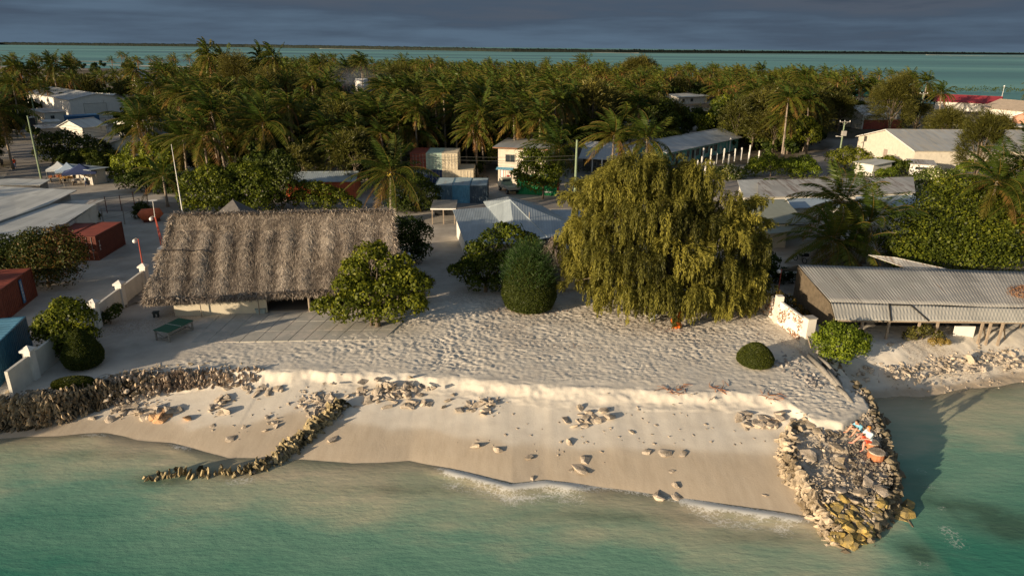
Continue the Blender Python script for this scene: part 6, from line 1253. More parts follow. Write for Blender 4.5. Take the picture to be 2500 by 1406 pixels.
def make_palm(seed, h, nf, nl, lw, L_=4.6, hi=False, nuts=False, **k):
    V, Q, T = palm_crown(seed, nf, nl, L_, lw, **k); lean = (random.uniform(-1.0, .4), random.uniform(-.5, .5))
    t = thing('coconut_palm', 'x', 'palm tree'); palm_trunk(h, lean, .2, .13, 8 if hi else 6).build('trunk', M_bark, t, True)
    link('crown', mesh('palm_crown', V+np.array([lean[0], lean[1], h-.05]), Q, mat=M_palm, tone=T), t)
    if nuts:
        q = MB(); r = random.Random(seed)
        for i in range(16): a = r.uniform(0, 6.28); q.sphere((lean[0]+.38*math.cos(a), lean[1]+.38*math.sin(a), h-.25+r.uniform(-.25, .1)), .14, 8, 6)
        q.build('coconuts', M_coco, t, True)
    return t
def place(src, x, y, rz, s, label, group, used=set(), sz=None, z=G):
    if src.name in used: o = copy_tree(src)
    else: o = src; used.add(src.name)
    o.location = (x, y, z-.05); o.rotation_euler = (0, 0, rz); o.scale = (s, s, sz or s); o['label'] = label
    if group: o['group'] = group
    elif 'group' in o: del o['group']
    return o

def blob_leaves(seed, cs, rs, n, leaf, tone_up=.5, sq=.85, shell=(.72, 1.08), yb=0.):
    r = np.random.default_rng(seed); cs = np.array(cs); rs = np.array(rs); w = rs**2/np.sum(rs**2); k = r.choice(len(cs), n, p=w)
    u = unit(r.normal(size=(n, 3))); flip = (u[:, 2] < 0) & (r.random(n) < .55); u[flip, 2] *= -1
    lump = 1+.34*np.array([mnoise.noise(Vector((a*2.3+kk*3.1, b*2.3, c*2.3))) for (a, b, c), kk in zip(u, k)])
    P = cs[k]+u*(rs[k]*r.uniform(*shell, n)*lump)[:, None]*np.array([1, 1, sq]); nr = unit(u+r.normal(0, .45, (n, 3))); D = unit(np.cross(nr, r.normal(size=(n, 3)))+np.array([0, 0, -.25])); S_ = unit(np.cross(D, nr))
    l = leaf*r.uniform(.6, 1.3, (n, 1)); V, Q = leafquads(P-D*l*.5, D, S_, l, l*r.uniform(.55, .8, (n, 1)), .5)
    tone = np.clip(.42+.25*r.normal(size=n)+yb+.42*(r.random(len(cs))-.5)[k], 0, 1); return V, Q, np.repeat(tone, 4)
def crown_blobs(seed, rx, ry, rz, zc, nb, br=(.26, .42)):
    r = np.random.default_rng(seed); cs = []; rs = []; m = (rx+ry+rz)/3
    for i in range(nb):
        u = unit(r.normal(size=3)); f = r.uniform(.35, .80); cs.append((u[0]*rx*f, u[1]*ry*f, zc+u[2]*rz*f)); rs.append(m*r.uniform(*br))
    return cs, rs
def broad_tree(name, label, cat, rx, ry, rz, zc, nb, n, leaf, m, seed, br=(.26, .42), trunk=.18, loc=(0, 0, G), stems=1, group=None, yb=0., extra_m=None, core=True):
    cs, rs = crown_blobs(seed, rx, ry, rz, zc, nb, br); t = thing(name, label, cat, loc, 0, group); V, Q, T = blob_leaves(seed, cs, rs, n, leaf, yb=yb)
    link('crown', mesh('crown', V, Q, mat=m, tone=T), t); q = MB(); r = random.Random(seed)
    for s in range(stems):
        a = 6.28*s/stems+r.uniform(0, 1); bx_, by_ = (0, 0) if stems == 1 else (.4*math.cos(a), .4*math.sin(a)); fork = Vector((bx_*1.5, by_*1.5, max(.4, zc-rz*.75)))
        q.tube([(bx_, by_, -.1), (bx_*1.2+r.uniform(-.1, .1), by_*1.2, fork.z*.5), fork], [trunk*1.3, trunk, trunk*.85], 8)
        for i in range(s, len(cs), stems):
            c = Vector(cs[i]); md = fork.lerp(c, .5)+Vector((r.uniform(-.2, .2), r.uniform(-.2, .2), .15*rz)); q.tube([fork, md, c], [trunk*.55, trunk*.3, trunk*.08], 5)
    q.build('trunk', M_bark2, t, True); return t
def needle_tree(seed, rx, ry, rz, zc, ns, nn, nl, nw, m, hang=.35, up=.5, trunk=.16, label='x', name='casuarina_tree', loc=(0, 0, G)):
    r = np.random.default_rng(seed); t = thing(name, label, 'tree', loc); u = unit(r.normal(size=(ns, 3))); u[:, 2] = np.where(u[:, 2] < -.35, -u[:, 2], u[:, 2]); rr = r.uniform(.30, 1., ns)**.55
    lump = 1+.50*np.array([mnoise.noise(Vector((a*1.8+seed, b*1.8, c*1.8))) for a, b, c in u]); P0 = u*(rr*lump*(1-.28*np.clip(u[:, 2], -1, 1)))[:, None]*np.array([rx, ry, rz*1.12])+np.array([0, 0, zc])
    d0 = unit(u*np.array([1, 1, .5])+np.array([0, 0, up])+WIND*.45+r.normal(0, .3, (ns, 3))); P_ = []; D_ = []; T_ = []; tn_ = np.clip(.45+.22*r.normal(size=ns), 0, 1)
    Ls = nl*r.uniform(1.2, 2.4, ns)
    for j in range(nn):
        f = j/nn; p = P0+d0*(Ls*f)[:, None]+np.array([0, 0, -hang])*(Ls*f**2)[:, None]; d = unit(d0+np.array([0, 0, -hang*2*f])+r.normal(0, .35, (ns, 3))); P_.append(p); D_.append(d); T_.append(np.clip(tn_+r.normal(0, .08, ns), 0, 1))
    P_ = np.concatenate(P_); D_ = np.concatenate(D_); n = len(P_); S_ = unit(np.cross(D_, r.normal(size=(n, 3)))); V, Q = leafquads(P_, D_, S_, nl*r.uniform(.6, 1.2, (n, 1)), nw*r.uniform(.7, 1.4, (n, 1)), .5)
    link('crown', mesh('needle_crown', V, Q, mat=m, tone=np.repeat(np.concatenate(T_), 4)), t); q = MB(); q.tube([(0, 0, -.1), (.1, 0, zc*.6), (-.2, 0, zc+rz*.7)], [trunk*1.4, trunk, trunk*.2], 7); rd = random.Random(seed)
    for i in range(14): e_ = Vector(u[i]*np.array([rx, ry, rz])*.75)+Vector((0, 0, zc)); z0 = rd.uniform(.4, .9)*zc; q.tube([(0, 0, z0), Vector((e_.x*.5, e_.y*.5, (z0+e_.z)/2)), e_], [trunk*.45, trunk*.25, .02], 5)
    q.build('trunk', M_bark2, t, True); return t

# ---- the individual trees near the shore
def sea_almond():
    p = at(915, 797); o = Vector(p); t = thing('sea_almond_tree', 'round leafy tree in front of the hall roof at the end of the terrace', 'tree', p[:])
    spec = [(900, 625, 1.4, .9), (950, 650, 1.3, .6), (870, 660, 1.3, .5), (840, 700, 1.2, 0), (800, 745, 1.1, -.3), (850, 750, 1.5, -.6), (900, 720, 1.5, -.4), (955, 710, 1.6, 0), (1000, 680, 1.3, .4), (1025, 700, 1.1, .3), (1010, 740, 1.3, 0), (960, 760, 1.3, -.5), (910, 765, 1.1, -.7), (985, 640, .9, .8), (925, 610, .9, 1.2), (830, 770, .9, -.3), (1020, 745, .9, .2), (880, 690, 1.3, .8), (780, 748, .8, -.2), (1035, 690, .8, .6)]
    cs = []; rs = []
    for px, py, r_, dy in spec: c = zon(px, py, o.y+dy)-o; cs.append(tuple(c)); rs.append(r_*.86)
    for k in range(6): c = zon(random.uniform(850, 1000), random.uniform(650, 740), o.y+1.8)-o; cs.append(tuple(c)); rs.append(1.2)
    V, Q, T = blob_leaves(77, cs, rs, 15000, .26); link('crown', mesh('crown', V, Q, mat=M_leaf, tone=T), t); q = MB(); fk = Vector((.1, .2, 1.5))
    q.tube([(.25, 0, -.1), (.2, .05, .8), fk], [.28, .2, .17], 9); q.tube([(-.3, .1, -.1), (-.25, .1, .9), (-.2, .2, 1.7)], [.14, .11, .08], 8)
    for c in cs[::2]: q.tube([fk, fk.lerp(Vector(c), .5)+Vector((0, 0, .25)), c], [.11, .07, .02], 6)
    q.build('trunk', M_bark2, t, True)
sea_almond()
def px_tree(name, label, cat, base, spec, n, leaf, m, seed, trunk=.15, backs=0, yb=0., y_off=0.):
    o = at(*base); t = thing(name, label, cat, o[:]); cs = []; rs = []
    for px, py, r_, dy in spec: c = zon(px, py, o.y+y_off+dy)-o; c.z = max(c.z, .25); cs.append(tuple(c)); rs.append(r_)
    V, Q, T = blob_leaves(seed, cs, rs, n, leaf, yb=yb); link('crown', mesh('crown', V, Q, mat=m, tone=T), t); q = MB(); mz_ = min(c[2] for c in cs); fk = Vector((0, 0, max(.3, mz_*.8)))
    q.tube([(0, 0, -.1), (.05, 0, fk.z*.5), fk], [trunk*1.3, trunk, trunk*.8], 8)
    for c in cs: q.tube([fk, fk.lerp(Vector(c), .5)+Vector((0, 0, .15)), c], [trunk*.5, trunk*.3, .02], 5)
    q.build('trunk', M_bark2, t, True); return t
px_tree('leafy_tree', 'bushy tree with orange tinged leaves beside the tall clipped bush', 'tree', (1185, 712), [(1200, 590, 1.3, 2), (1250, 575, 1.2, 2), (1160, 610, 1.0, 1.6), (1290, 590, 1.0, 2), (1140, 660, 1.2, .4), (1190, 650, 1.5, .4), (1240, 640, 1.3, .6), (1110, 660, .7, .2), (1160, 690, .9, -.4), (1210, 690, 1.0, -.2), (1225, 560, .8, 2.4), (1270, 620, 1.0, 1.4), (1150, 640, 1.0, 1)], 12500, .22, M_leaf, 81)
px_tree('round_tree', 'green bush tree with fine sprays behind the blue container and garden wall', 'tree', (165, 868), [(150, 770, 1.0, 0), (120, 790, 1.0, 0), (180, 760, 1.0, .3), (205, 780, .9, .3), (110, 820, .8, -.2), (160, 820, 1.2, -.2), (210, 820, .9, 0), (140, 850, .9, -.3), (190, 850, .9, -.2), (150, 745, .7, .5), (100, 805, .7, 0)], 8500, .20, M_leaf, 82, .12)
px_tree('salt_bush', 'bright yellow green bush below the end of the boundary wall', 'bush', (2050, 872), [(2030, 815, .9, .3), (2070, 820, 1.0, .2), (2100, 830, .8, .2), (2010, 840, .8, 0), (2050, 845, 1.1, -.2), (2090, 850, .8, -.1), (2020, 865, .6, -.3), (2060, 870, .7, -.4), (2105, 845, .6, 0), (1995, 825, .5, 0), (2040, 800, .6, .5)], 8500, .17, M_leafy, 83, .08)
# tree hedges behind the hall
hz_ = [(470, 470), (520, 455), (575, 440), (630, 455), (680, 440), (720, 455)]
px_tree('broadleaf_tree', 'dense round tree left in the hedge behind the hall roof', 'tree', (500, 525), [(470, 445, 1.8, 1), (510, 430, 1.8, 1), (540, 440, 1.8, 1), (460, 480, 1.6, 0), (500, 475, 2, 0), (545, 480, 2, 0), (470, 505, 1.4, -.6), (520, 505, 1.6, -.6)], 8500, .30, M_leaf, 84)
px_tree('broadleaf_tree', 'dense round tree in the middle of the hedge behind the hall roof', 'tree', (590, 520), [(575, 430, 1.8, 1), (610, 425, 1.8, 1), (640, 435, 1.8, 1), (565, 465, 2, 0), (605, 465, 2, 0), (645, 470, 2, 0), (580, 500, 1.8, -.6), (630, 500, 1.8, -.6)], 8500, .30, M_leaf, 85)
px_tree('broadleaf_tree', 'broad tree in the hedge left of the orange container shed', 'tree', (690, 515), [(675, 415, 2.2, 2), (700, 425, 2, 1), (660, 440, 2, 1), (690, 455, 2.2, 0), (670, 490, 1.8, 0), (700, 400, 1.4, 3), (655, 410, 1.4, 2)], 7500, .30, M_leafd, 86)
px_tree('broadleaf_bush', 'loose bush growing in front of the orange container shed', 'bush', (790, 512), [(745, 455, 1.0, 0), (770, 460, 1.2, 0), (800, 468, 1.2, 0), (830, 478, 1.1, 0), (735, 480, 1.1, -.4), (765, 490, 1.3, -.5), (800, 495, 1.3, -.6), (850, 492, 1.0, 0), (870, 500, .8, 0), (720, 490, 1.0, 0)], 6500, .26, M_leaf, 87, .1)
px_tree('broadleaf_bush', 'dark bush right of the palm, below the blue containers', 'bush', (1000, 512), [(940, 480, 1.5, 0), (980, 470, 1.8, 0), (1020, 455, 1.9, .5), (1050, 470, 1.5, .3), (1060, 495, 1.1, 0), (1010, 490, 1.8, -.3), (970, 500, 1.4, -.5), (1015, 440, 1.3, 1), (1040, 500, 1.2, -.5), (1000, 510, 1.5, -1)], 9000, .27, M_leafd, 88)
px_tree('broadleaf_tree', 'dark shade tree between the hall end and the passage', 'tree', (1000, 640), [(975, 555, 1.3, 0), (1005, 560, 1.5, 0), (1030, 570, 1.2, 0), (1000, 600, 1.5, 0), (1030, 610, 1.1, 0), (980, 590, 1.2, 0), (1015, 625, 1.0, -.3)], 6000, .22, M_leafd, 89)
px_tree('broadleaf_tree', 'leafy tree standing on rubble before the green container', 'tree', (1325, 486), [(1290, 385, 1.6, 0), (1325, 395, 1.7, 0), (1290, 415, 1.7, -.3), (1330, 425, 1.6, -.3), (1355, 420, 1.2, 0), (1275, 440, 1.3, -.4), (1310, 450, 1.4, -.5), (1350, 445, 1.1, -.3), (1305, 375, 1.1, .3), (1260, 425, .9, -.3)], 8500, .28, M_leaf, 90, .15, yb=.15)
px_tree('hedge_bush', 'dark tangled bush with reddish tips below the big metal roof', 'bush', (120, 700), [(90, 588, 1.4, .8), (140, 580, 1.3, .8), (172, 600, 1.3, .5), (70, 620, 1.6, 0), (120, 625, 1.8, 0), (175, 640, 1.4, 0), (60, 660, 1.5, 0), (110, 665, 1.6, -.5), (155, 670, 1.4, -.4), (20, 635, 1.5, .4), (0, 655, 1.5, 0), (-40, 650, 1.8, 0), (35, 665, 1.4, -.2), (190, 620, 1.1, .2), (90, 640, 1.6, .8)], 15000, .2, M_red, 91, .12)
px_tree('hedge_bush', 'dark hedge mass behind the red lettered container at the left edge', 'bush', (30, 690), [(10, 610, 1.6, 0), (40, 625, 1.6, 0), (75, 600, 1.5, .6), (20, 650, 1.6, -.4), (60, 655, 1.6, -.4), (-20, 630, 1.6, 0), (100, 640, 1.5, 0), (130, 660, 1.3, -.2), (0, 670, 1.2, -.6)], 12000, .2, M_leafd, 192, .1)
px_tree('hedge_bush', 'small dark bush against the foot of the garden wall', 'bush', (270, 790), [(255, 775, .5, 0), (275, 765, .6, 0), (240, 790, .5, -.2), (285, 752, .45, .3)], 1800, .15, M_leafd, 92, .05)
px_tree('hedge_bush', 'dark bush behind the red containers by the tall fence', 'bush', (215, 560), [(205, 540, .9, 0), (225, 530, .9, .4), (195, 550, .7, 0)], 2600, .2, M_red, 93, .08)
px_tree('hedge_bush', 'dark round bush at the end of the wire fence', 'bush', (350, 532), [(345, 510, 1.0, 0), (360, 520, .9, 0), (340, 522, .9, 0)], 2600, .2, M_leafd, 94, .08)
px_tree('sea_grape', 'huge yellow green bush mass right of the dark palms', 'bush', (2340, 650), [(2200+a*36+(b % 2)*14, 490+b*30, 1.85, (4-b)*1.2-.6) for b in range(6) for a in range(8) if (a+ b*.8) > 1.1] + [(2300, 460, 1.5, 5), (2350, 455, 1.5, 5), (2170, 600, 1.4, 0), (2190, 625, 1.3, -.4), (2490, 600, 1.6, 0), (2500, 560, 1.6, 1)], 36000, .26, M_leaf, 95, .2, yb=-.10)
px_tree('hedge_bush', 'bright green clipped hedge mound, left one by the long worn roof', 'bush', (1880, 432), [(1850, 405, 1.8, 0), (1880, 400, 1.8, 0), (1910, 408, 1.7, 0), (1835, 415, 1.3, 0)], 6000, .28, M_leafy, 96, .1, yb=-.05)
px_tree('hedge_bush', 'bright green hedge mound, right one before the transformer pole', 'bush', (1965, 432), [(1935, 405, 1.7, 0), (1965, 402, 1.8, 0), (1985, 415, 1.3, 0), (1945, 420, 1.4, -.5)], 5000, .28, M_leafy, 97, .1, yb=-.05)
px_tree('flowering_tree', 'frangipani tree covered in white flowers before the white posts', 'tree', (1775, 438), [(1750, 425, 1.4, 0), (1778, 418, 1.5, 0), (1805, 425, 1.3, 0), (1790, 432, 1.2, -.4)], 4200, .26, M_flow, 98, .1, yb=.1)
px_tree('flowering_tree', 'big frangipani with white flowers left of the palm at the right', 'tree', (2275, 475), [(2250, 440, 1.6, 0), (2280, 430, 1.7, 0), (2310, 435, 1.5, 0), (2240, 460, 1.4, -.5), (2290, 455, 1.6, -.4), (2325, 425, 1.0, 0)], 6000, .27, M_flow, 99, .1, yb=.1)
px_tree('small_tree', 'yellow green tree at the near corner of the warehouse', 'tree', (2305, 398), [(2290, 378, 1.5, 0), (2315, 372, 1.6, 0), (2335, 380, 1.3, 0), (2300, 390, 1.2, 0)], 3600, .3, M_leafy, 100, .1)
px_tree('small_tree', 'dark green tree behind the warehouse eave, right side', 'tree', (2350, 382), [(2330, 355, 1.8, 0), (2360, 350, 1.8, 0), (2345, 368, 1.6, 0), (2375, 362, 1.2, 0)], 4200, .3, M_leaf, 101, .1, yb=.15)
px_tree('small_tree', 'small tree under the warehouse gable, left one', 'tree', (2160, 420), [(2145, 400, 1.3, 0), (2170, 395, 1.3, 0), (2160, 408, 1.2, 0)], 3000, .28, M_leaf, 102, .1, yb=.15)
px_tree('small_tree', 'small tree under the warehouse gable, right one', 'tree', (2205, 425), [(2195, 405, 1.1, 0), (2215, 405, 1.1, 0)], 2200, .28, M_leaf, 103, .1, yb=.15)
px_tree('small_bush', 'low green bush between the little huts', 'bush', (2165, 432), [(2150, 424, 1.0, 0), (2175, 422, 1.1, 0)], 1800, .26, M_leafy, 104, .08)
px_tree('small_tree', 'spreading flame tree beside the transformer pole', 'tree', (2060, 418), [(2035, 385, 1.5, 0), (2065, 375, 1.6, 0), (2095, 378, 1.6, 0), (2115, 385, 1.2, 0), (2050, 400, 1.3, 0), (2075, 395, 1.3, 0)], 5000, .27, M_leaf, 105, .12, yb=.05)
px_tree('small_tree', 'slender papaya like tree before the long worn roof', 'tree', (1918, 486), [(1915, 455, .8, 0), (1920, 465, .6, 0), (1910, 447, .5, 0)], 900, .28, M_leafy, 106, .06)
px_tree('small_bush', 'low bush right of the big bush mass, under the palms', 'bush', (2400, 430), [(2370, 405, 1.3, 0), (2395, 412, 1.3, 0), (2350, 412, 1.1, 0)], 3000, .28, M_leafy, 107, .08)
px_tree('broadleaf_tree', 'dark low tree right of the weeping tree, over the lamp', 'tree', (1868, 690), [(1850, 620, 1.2, 0), (1875, 640, 1.1, 0), (1855, 655, 1.2, 0), (1885, 665, .8, 0), (1840, 590, 1.1, .5)], 4200, .22, M_leafd, 108, .1)
px_tree('broadleaf_tree', 'broad dark tree behind the market hut', 'tree', (170, 395), [(120, 350, 2.4, 0), (160, 345, 2.4, 0), (200, 355, 2.4, 0), (240, 365, 2.2, 0), (110, 375, 2.0, 0), (150, 380, 2.2, 0), (200, 385, 2.2, 0), (240, 390, 2.0, 0), (275, 385, 1.8, 0)], 11000, .34, M_leafd, 109)
px_tree('broadleaf_tree', 'bright green tree right of the market hut', 'tree', (340, 440), [(370, 352, 1.8, 1), (400, 358, 1.8, 1), (330, 375, 2.0, 0), (375, 380, 2.2, 0), (410, 385, 2.0, 0), (300, 400, 1.9, 0), (350, 410, 2.2, -1), (395, 415, 2.0, -1), (290, 425, 1.6, -1), (430, 370, 1.5, 1)], 11500, .32, M_leafy, 110, yb=-.15)
px_tree('broadleaf_bush', 'dark bush at the road left of the hedge trees', 'bush', (400, 470), [(385, 440, 1.7, 0), (415, 445, 1.7, 0), (400, 458, 1.5, -.5), (430, 465, 1.3, -.5), (325, 440, 1.5, 0), (300, 445, 1.2, 0), (350, 450, 1.2, 0)], 6500, .28, M_leafd, 111)
for k, (px, py, r_, l) in enumerate([(30, 322, 2.6, 'low broad tree at the left edge by the open ground'), (88, 340, 2.0, 'small round tree beside the dark left pole'), (10, 300, 3.0, 'dark tree at the left edge below the palms')]):
    broad_tree('broadleaf_tree', l, 'tree', r_, r_, r_*.7, r_*1.1, 9, 3600, .32, M_leafd, 120+k, loc=at(px, py)[:])
px_tree('dry_shrub', 'dry twiggy shrub with feathery tips under the boathouse eave', 'bush', (2250, 828), [(2235, 812, .6, 0), (2260, 805, .6, 0), (2220, 822, .5, 0), (2290, 820, .5, 0)], 1300, .16, M_casfar, 121, .05)
px_tree('dry_shrub', 'reddish dry shrub touching the right end of the boathouse roof', 'bush', (2490, 800), [(2490, 720, .9, 0), (2500, 745, .8, 0), (2480, 735, .6, 0)], 1500, .14, leafmat('dry_twigs', [(0, (.16, .09, .05)), (1, (.34, .20, .12)), (.5, (.24, .14, .08))], .2, .1), 122, .08)
px_tree('low_grass_tuft', 'ochre grass tuft on the rubble below the boathouse', 'grass tuft', (2290, 842), [(2275, 838, .35, 0), (2295, 836, .35, 0), (2310, 840, .3, 0)], 900, .12, leafmat('ochre_grass', [(0, (.20, .12, .04)), (1, (.42, .26, .08)), (.5, (.3, .2, .06))], .2, .1), 123, .02)

px_tree('dry_shrub', 'tangle of dark and orange leaved plants behind the boundary wall', 'bush', (1935, 775), [(1900, 725, .6, 0), (1925, 735, .6, 0), (1945, 755, .6, 0), (1965, 770, .5, 0), (1915, 745, .6, .4), (1985, 760, .7, .8), (2000, 740, .7, 1.2)], 2600, .15, leafmat('orange_plants', [(0, (.03, .035, .012)), (1, (.40, .18, .04)), (.5, (.10, .08, .02))], .25, .1), 124, .05)
px_tree('broadleaf_bush', 'dark bush in the shade left of the boathouse wall', 'bush', (1925, 690), [(1915, 670, .8, 0), (1935, 680, .7, 0), (1900, 690, .7, 0)], 1900, .17, M_leafd, 125, .05)
# ---- clipped bushes
def topiary(name, label, px, prof, sx, sy, n, leaf, m, seed, rot=0., tilt=0.):
    p = at(*px); z = tz(p.x, p.y); t = thing(name, label, 'bush', (p.x, p.y, z), rot); r = np.random.default_rng(seed); hs_ = np.array([a for a, _ in prof]); ws_ = np.array([b for _, b in prof]); q = MB(); nu_ = 26; nv_ = 18; vs = []; H_ = hs_[-1]
    for j in range(nv_+1):
        h = hs_[0]+(H_-hs_[0])*j/nv_; w_ = np.interp(h, hs_, ws_)*.95
        for i in range(nu_): a = 6.283*i/nu_; vs.append((sx*w_*math.cos(a)+tilt*h, sy*w_*math.sin(a), h*.985))
    fs = [(j*nu_+i, j*nu_+(i+1) % nu_, (j+1)*nu_+(i+1) % nu_, (j+1)*nu_+i) for j in range(nv_) for i in range(nu_)]+[tuple(range(nu_))[::-1], tuple(nv_*nu_+i for i in range(nu_))]
    q.add(vs, fs); q.build('inner_growth', mat('inner_growth', (.03, .04, .008), .95, .3, 4), t)
    f = r.random(n); hh_ = hs_[0]+(H_-hs_[0])*f; w_ = np.interp(hh_, hs_, ws_); keep = r.random(n) < np.clip(w_/ws_.max()+.25, 0, 1); hh_, w_ = hh_[keep], w_[keep]; n = len(hh_); a = r.random(n)*6.283
    dw = (np.interp(hh_+.03, hs_, ws_)-np.interp(hh_-.03, hs_, ws_))/.06; nr = unit(np.stack([np.cos(a)/sx, np.sin(a)/sy, -dw], -1)); wob = 1+.03*np.array([mnoise.noise(Vector((math.cos(b)*3+seed, math.sin(b)*3, c*3))) for b, c in zip(a, hh_)])
    P = np.stack([sx*w_*wob*np.cos(a)+tilt*hh_, sy*w_*wob*np.sin(a), hh_], -1); D = unit(nr*.8+r.normal(0, .55, (n, 3))+np.array([0, 0, .2])); S_ = unit(np.cross(D, r.normal(size=(n, 3)))); l = leaf*r.uniform(.6, 1.3, (n, 1))
    V, Q = leafquads(P-nr*leaf*.5, D, S_, l, l*.42, .5); link('foliage', mesh('foliage', V, Q, mat=m, tone=np.repeat(np.clip(r.normal(.5, .22, n), 0, 1), 4)), t)
    q = MB(); q.tube([(0, 0, -.2), (0, 0, hs_[0]+.3)], .1, 7); q.build('stem', M_bark2, t); return t
topiary('clipped_bush', 'tall teardrop shaped clipped bush by the garden wall', (208, 893), [(.05, .85), (.3, 1.18), (.8, 1.32), (1.3, 1.18), (1.9, .85), (2.5, .42), (2.85, .04)], 1, 1, 17000, .10, M_topi, 1)
topiary('clipped_bush', 'low flat oval clipped bush on the seawall', (180, 942), [(.42, .5), (.5, .9), (.72, 1), (.95, .88), (1.08, .5), (1.12, .04)], 1.32, .7, 12000, .09, M_topi, 2, .15)
topiary('clipped_bush', 'round dome shaped clipped bush alone on the right of the sand', (1842, 888), [(.02, 1.0), (.2, 1.26), (.55, 1.28), (.95, 1.05), (1.3, .72), (1.55, .35), (1.63, .04)], 1, 1, 15000, .085, M_topi, 3)
tb_ = topiary('clipped_bush', 'tall clipped bush with a shaggy feathery top in the middle of the sand', (1291, 752), [(.1, 1.5), (.3, 2.0), (1.2, 2.35), (2.2, 2.28), (3.2, 1.95), (4.2, 1.3), (4.9, .3)], 1, 1, 26000, .14, M_topi, 4)
r = np.random.default_rng(5); n = 1500; a = r.random(n)*6.283; hh_ = 2.0+3.2*r.random(n); w_ = np.interp(hh_, [2, 3, 4, 5.2], [2.2, 2.0, 1.5, .3])*r.uniform(.6, 1, n); B0 = np.stack([w_*np.cos(a), w_*np.sin(a), hh_], -1); d0 = unit(np.stack([np.cos(a)*.8, np.sin(a)*.8, np.full(n, 1.2)], -1)+r.normal(0, .2, (n, 3))); PP = []; DD = []
for j in range(9): PP.append(B0+d0*.13*j); DD.append(unit(d0+r.normal(0, .45, (n, 3))))
PP = np.concatenate(PP); DD = np.concatenate(DD); V, Q = leafquads(PP, DD, unit(np.cross(DD, r.normal(size=DD.shape))), r.uniform(.15, .4, (len(PP), 1)), .028, .5); link('shaggy_top', mesh('shaggy_top', V, Q, mat=M_topig, tone=np.repeat(r.random(len(PP)), 4)), tb_)

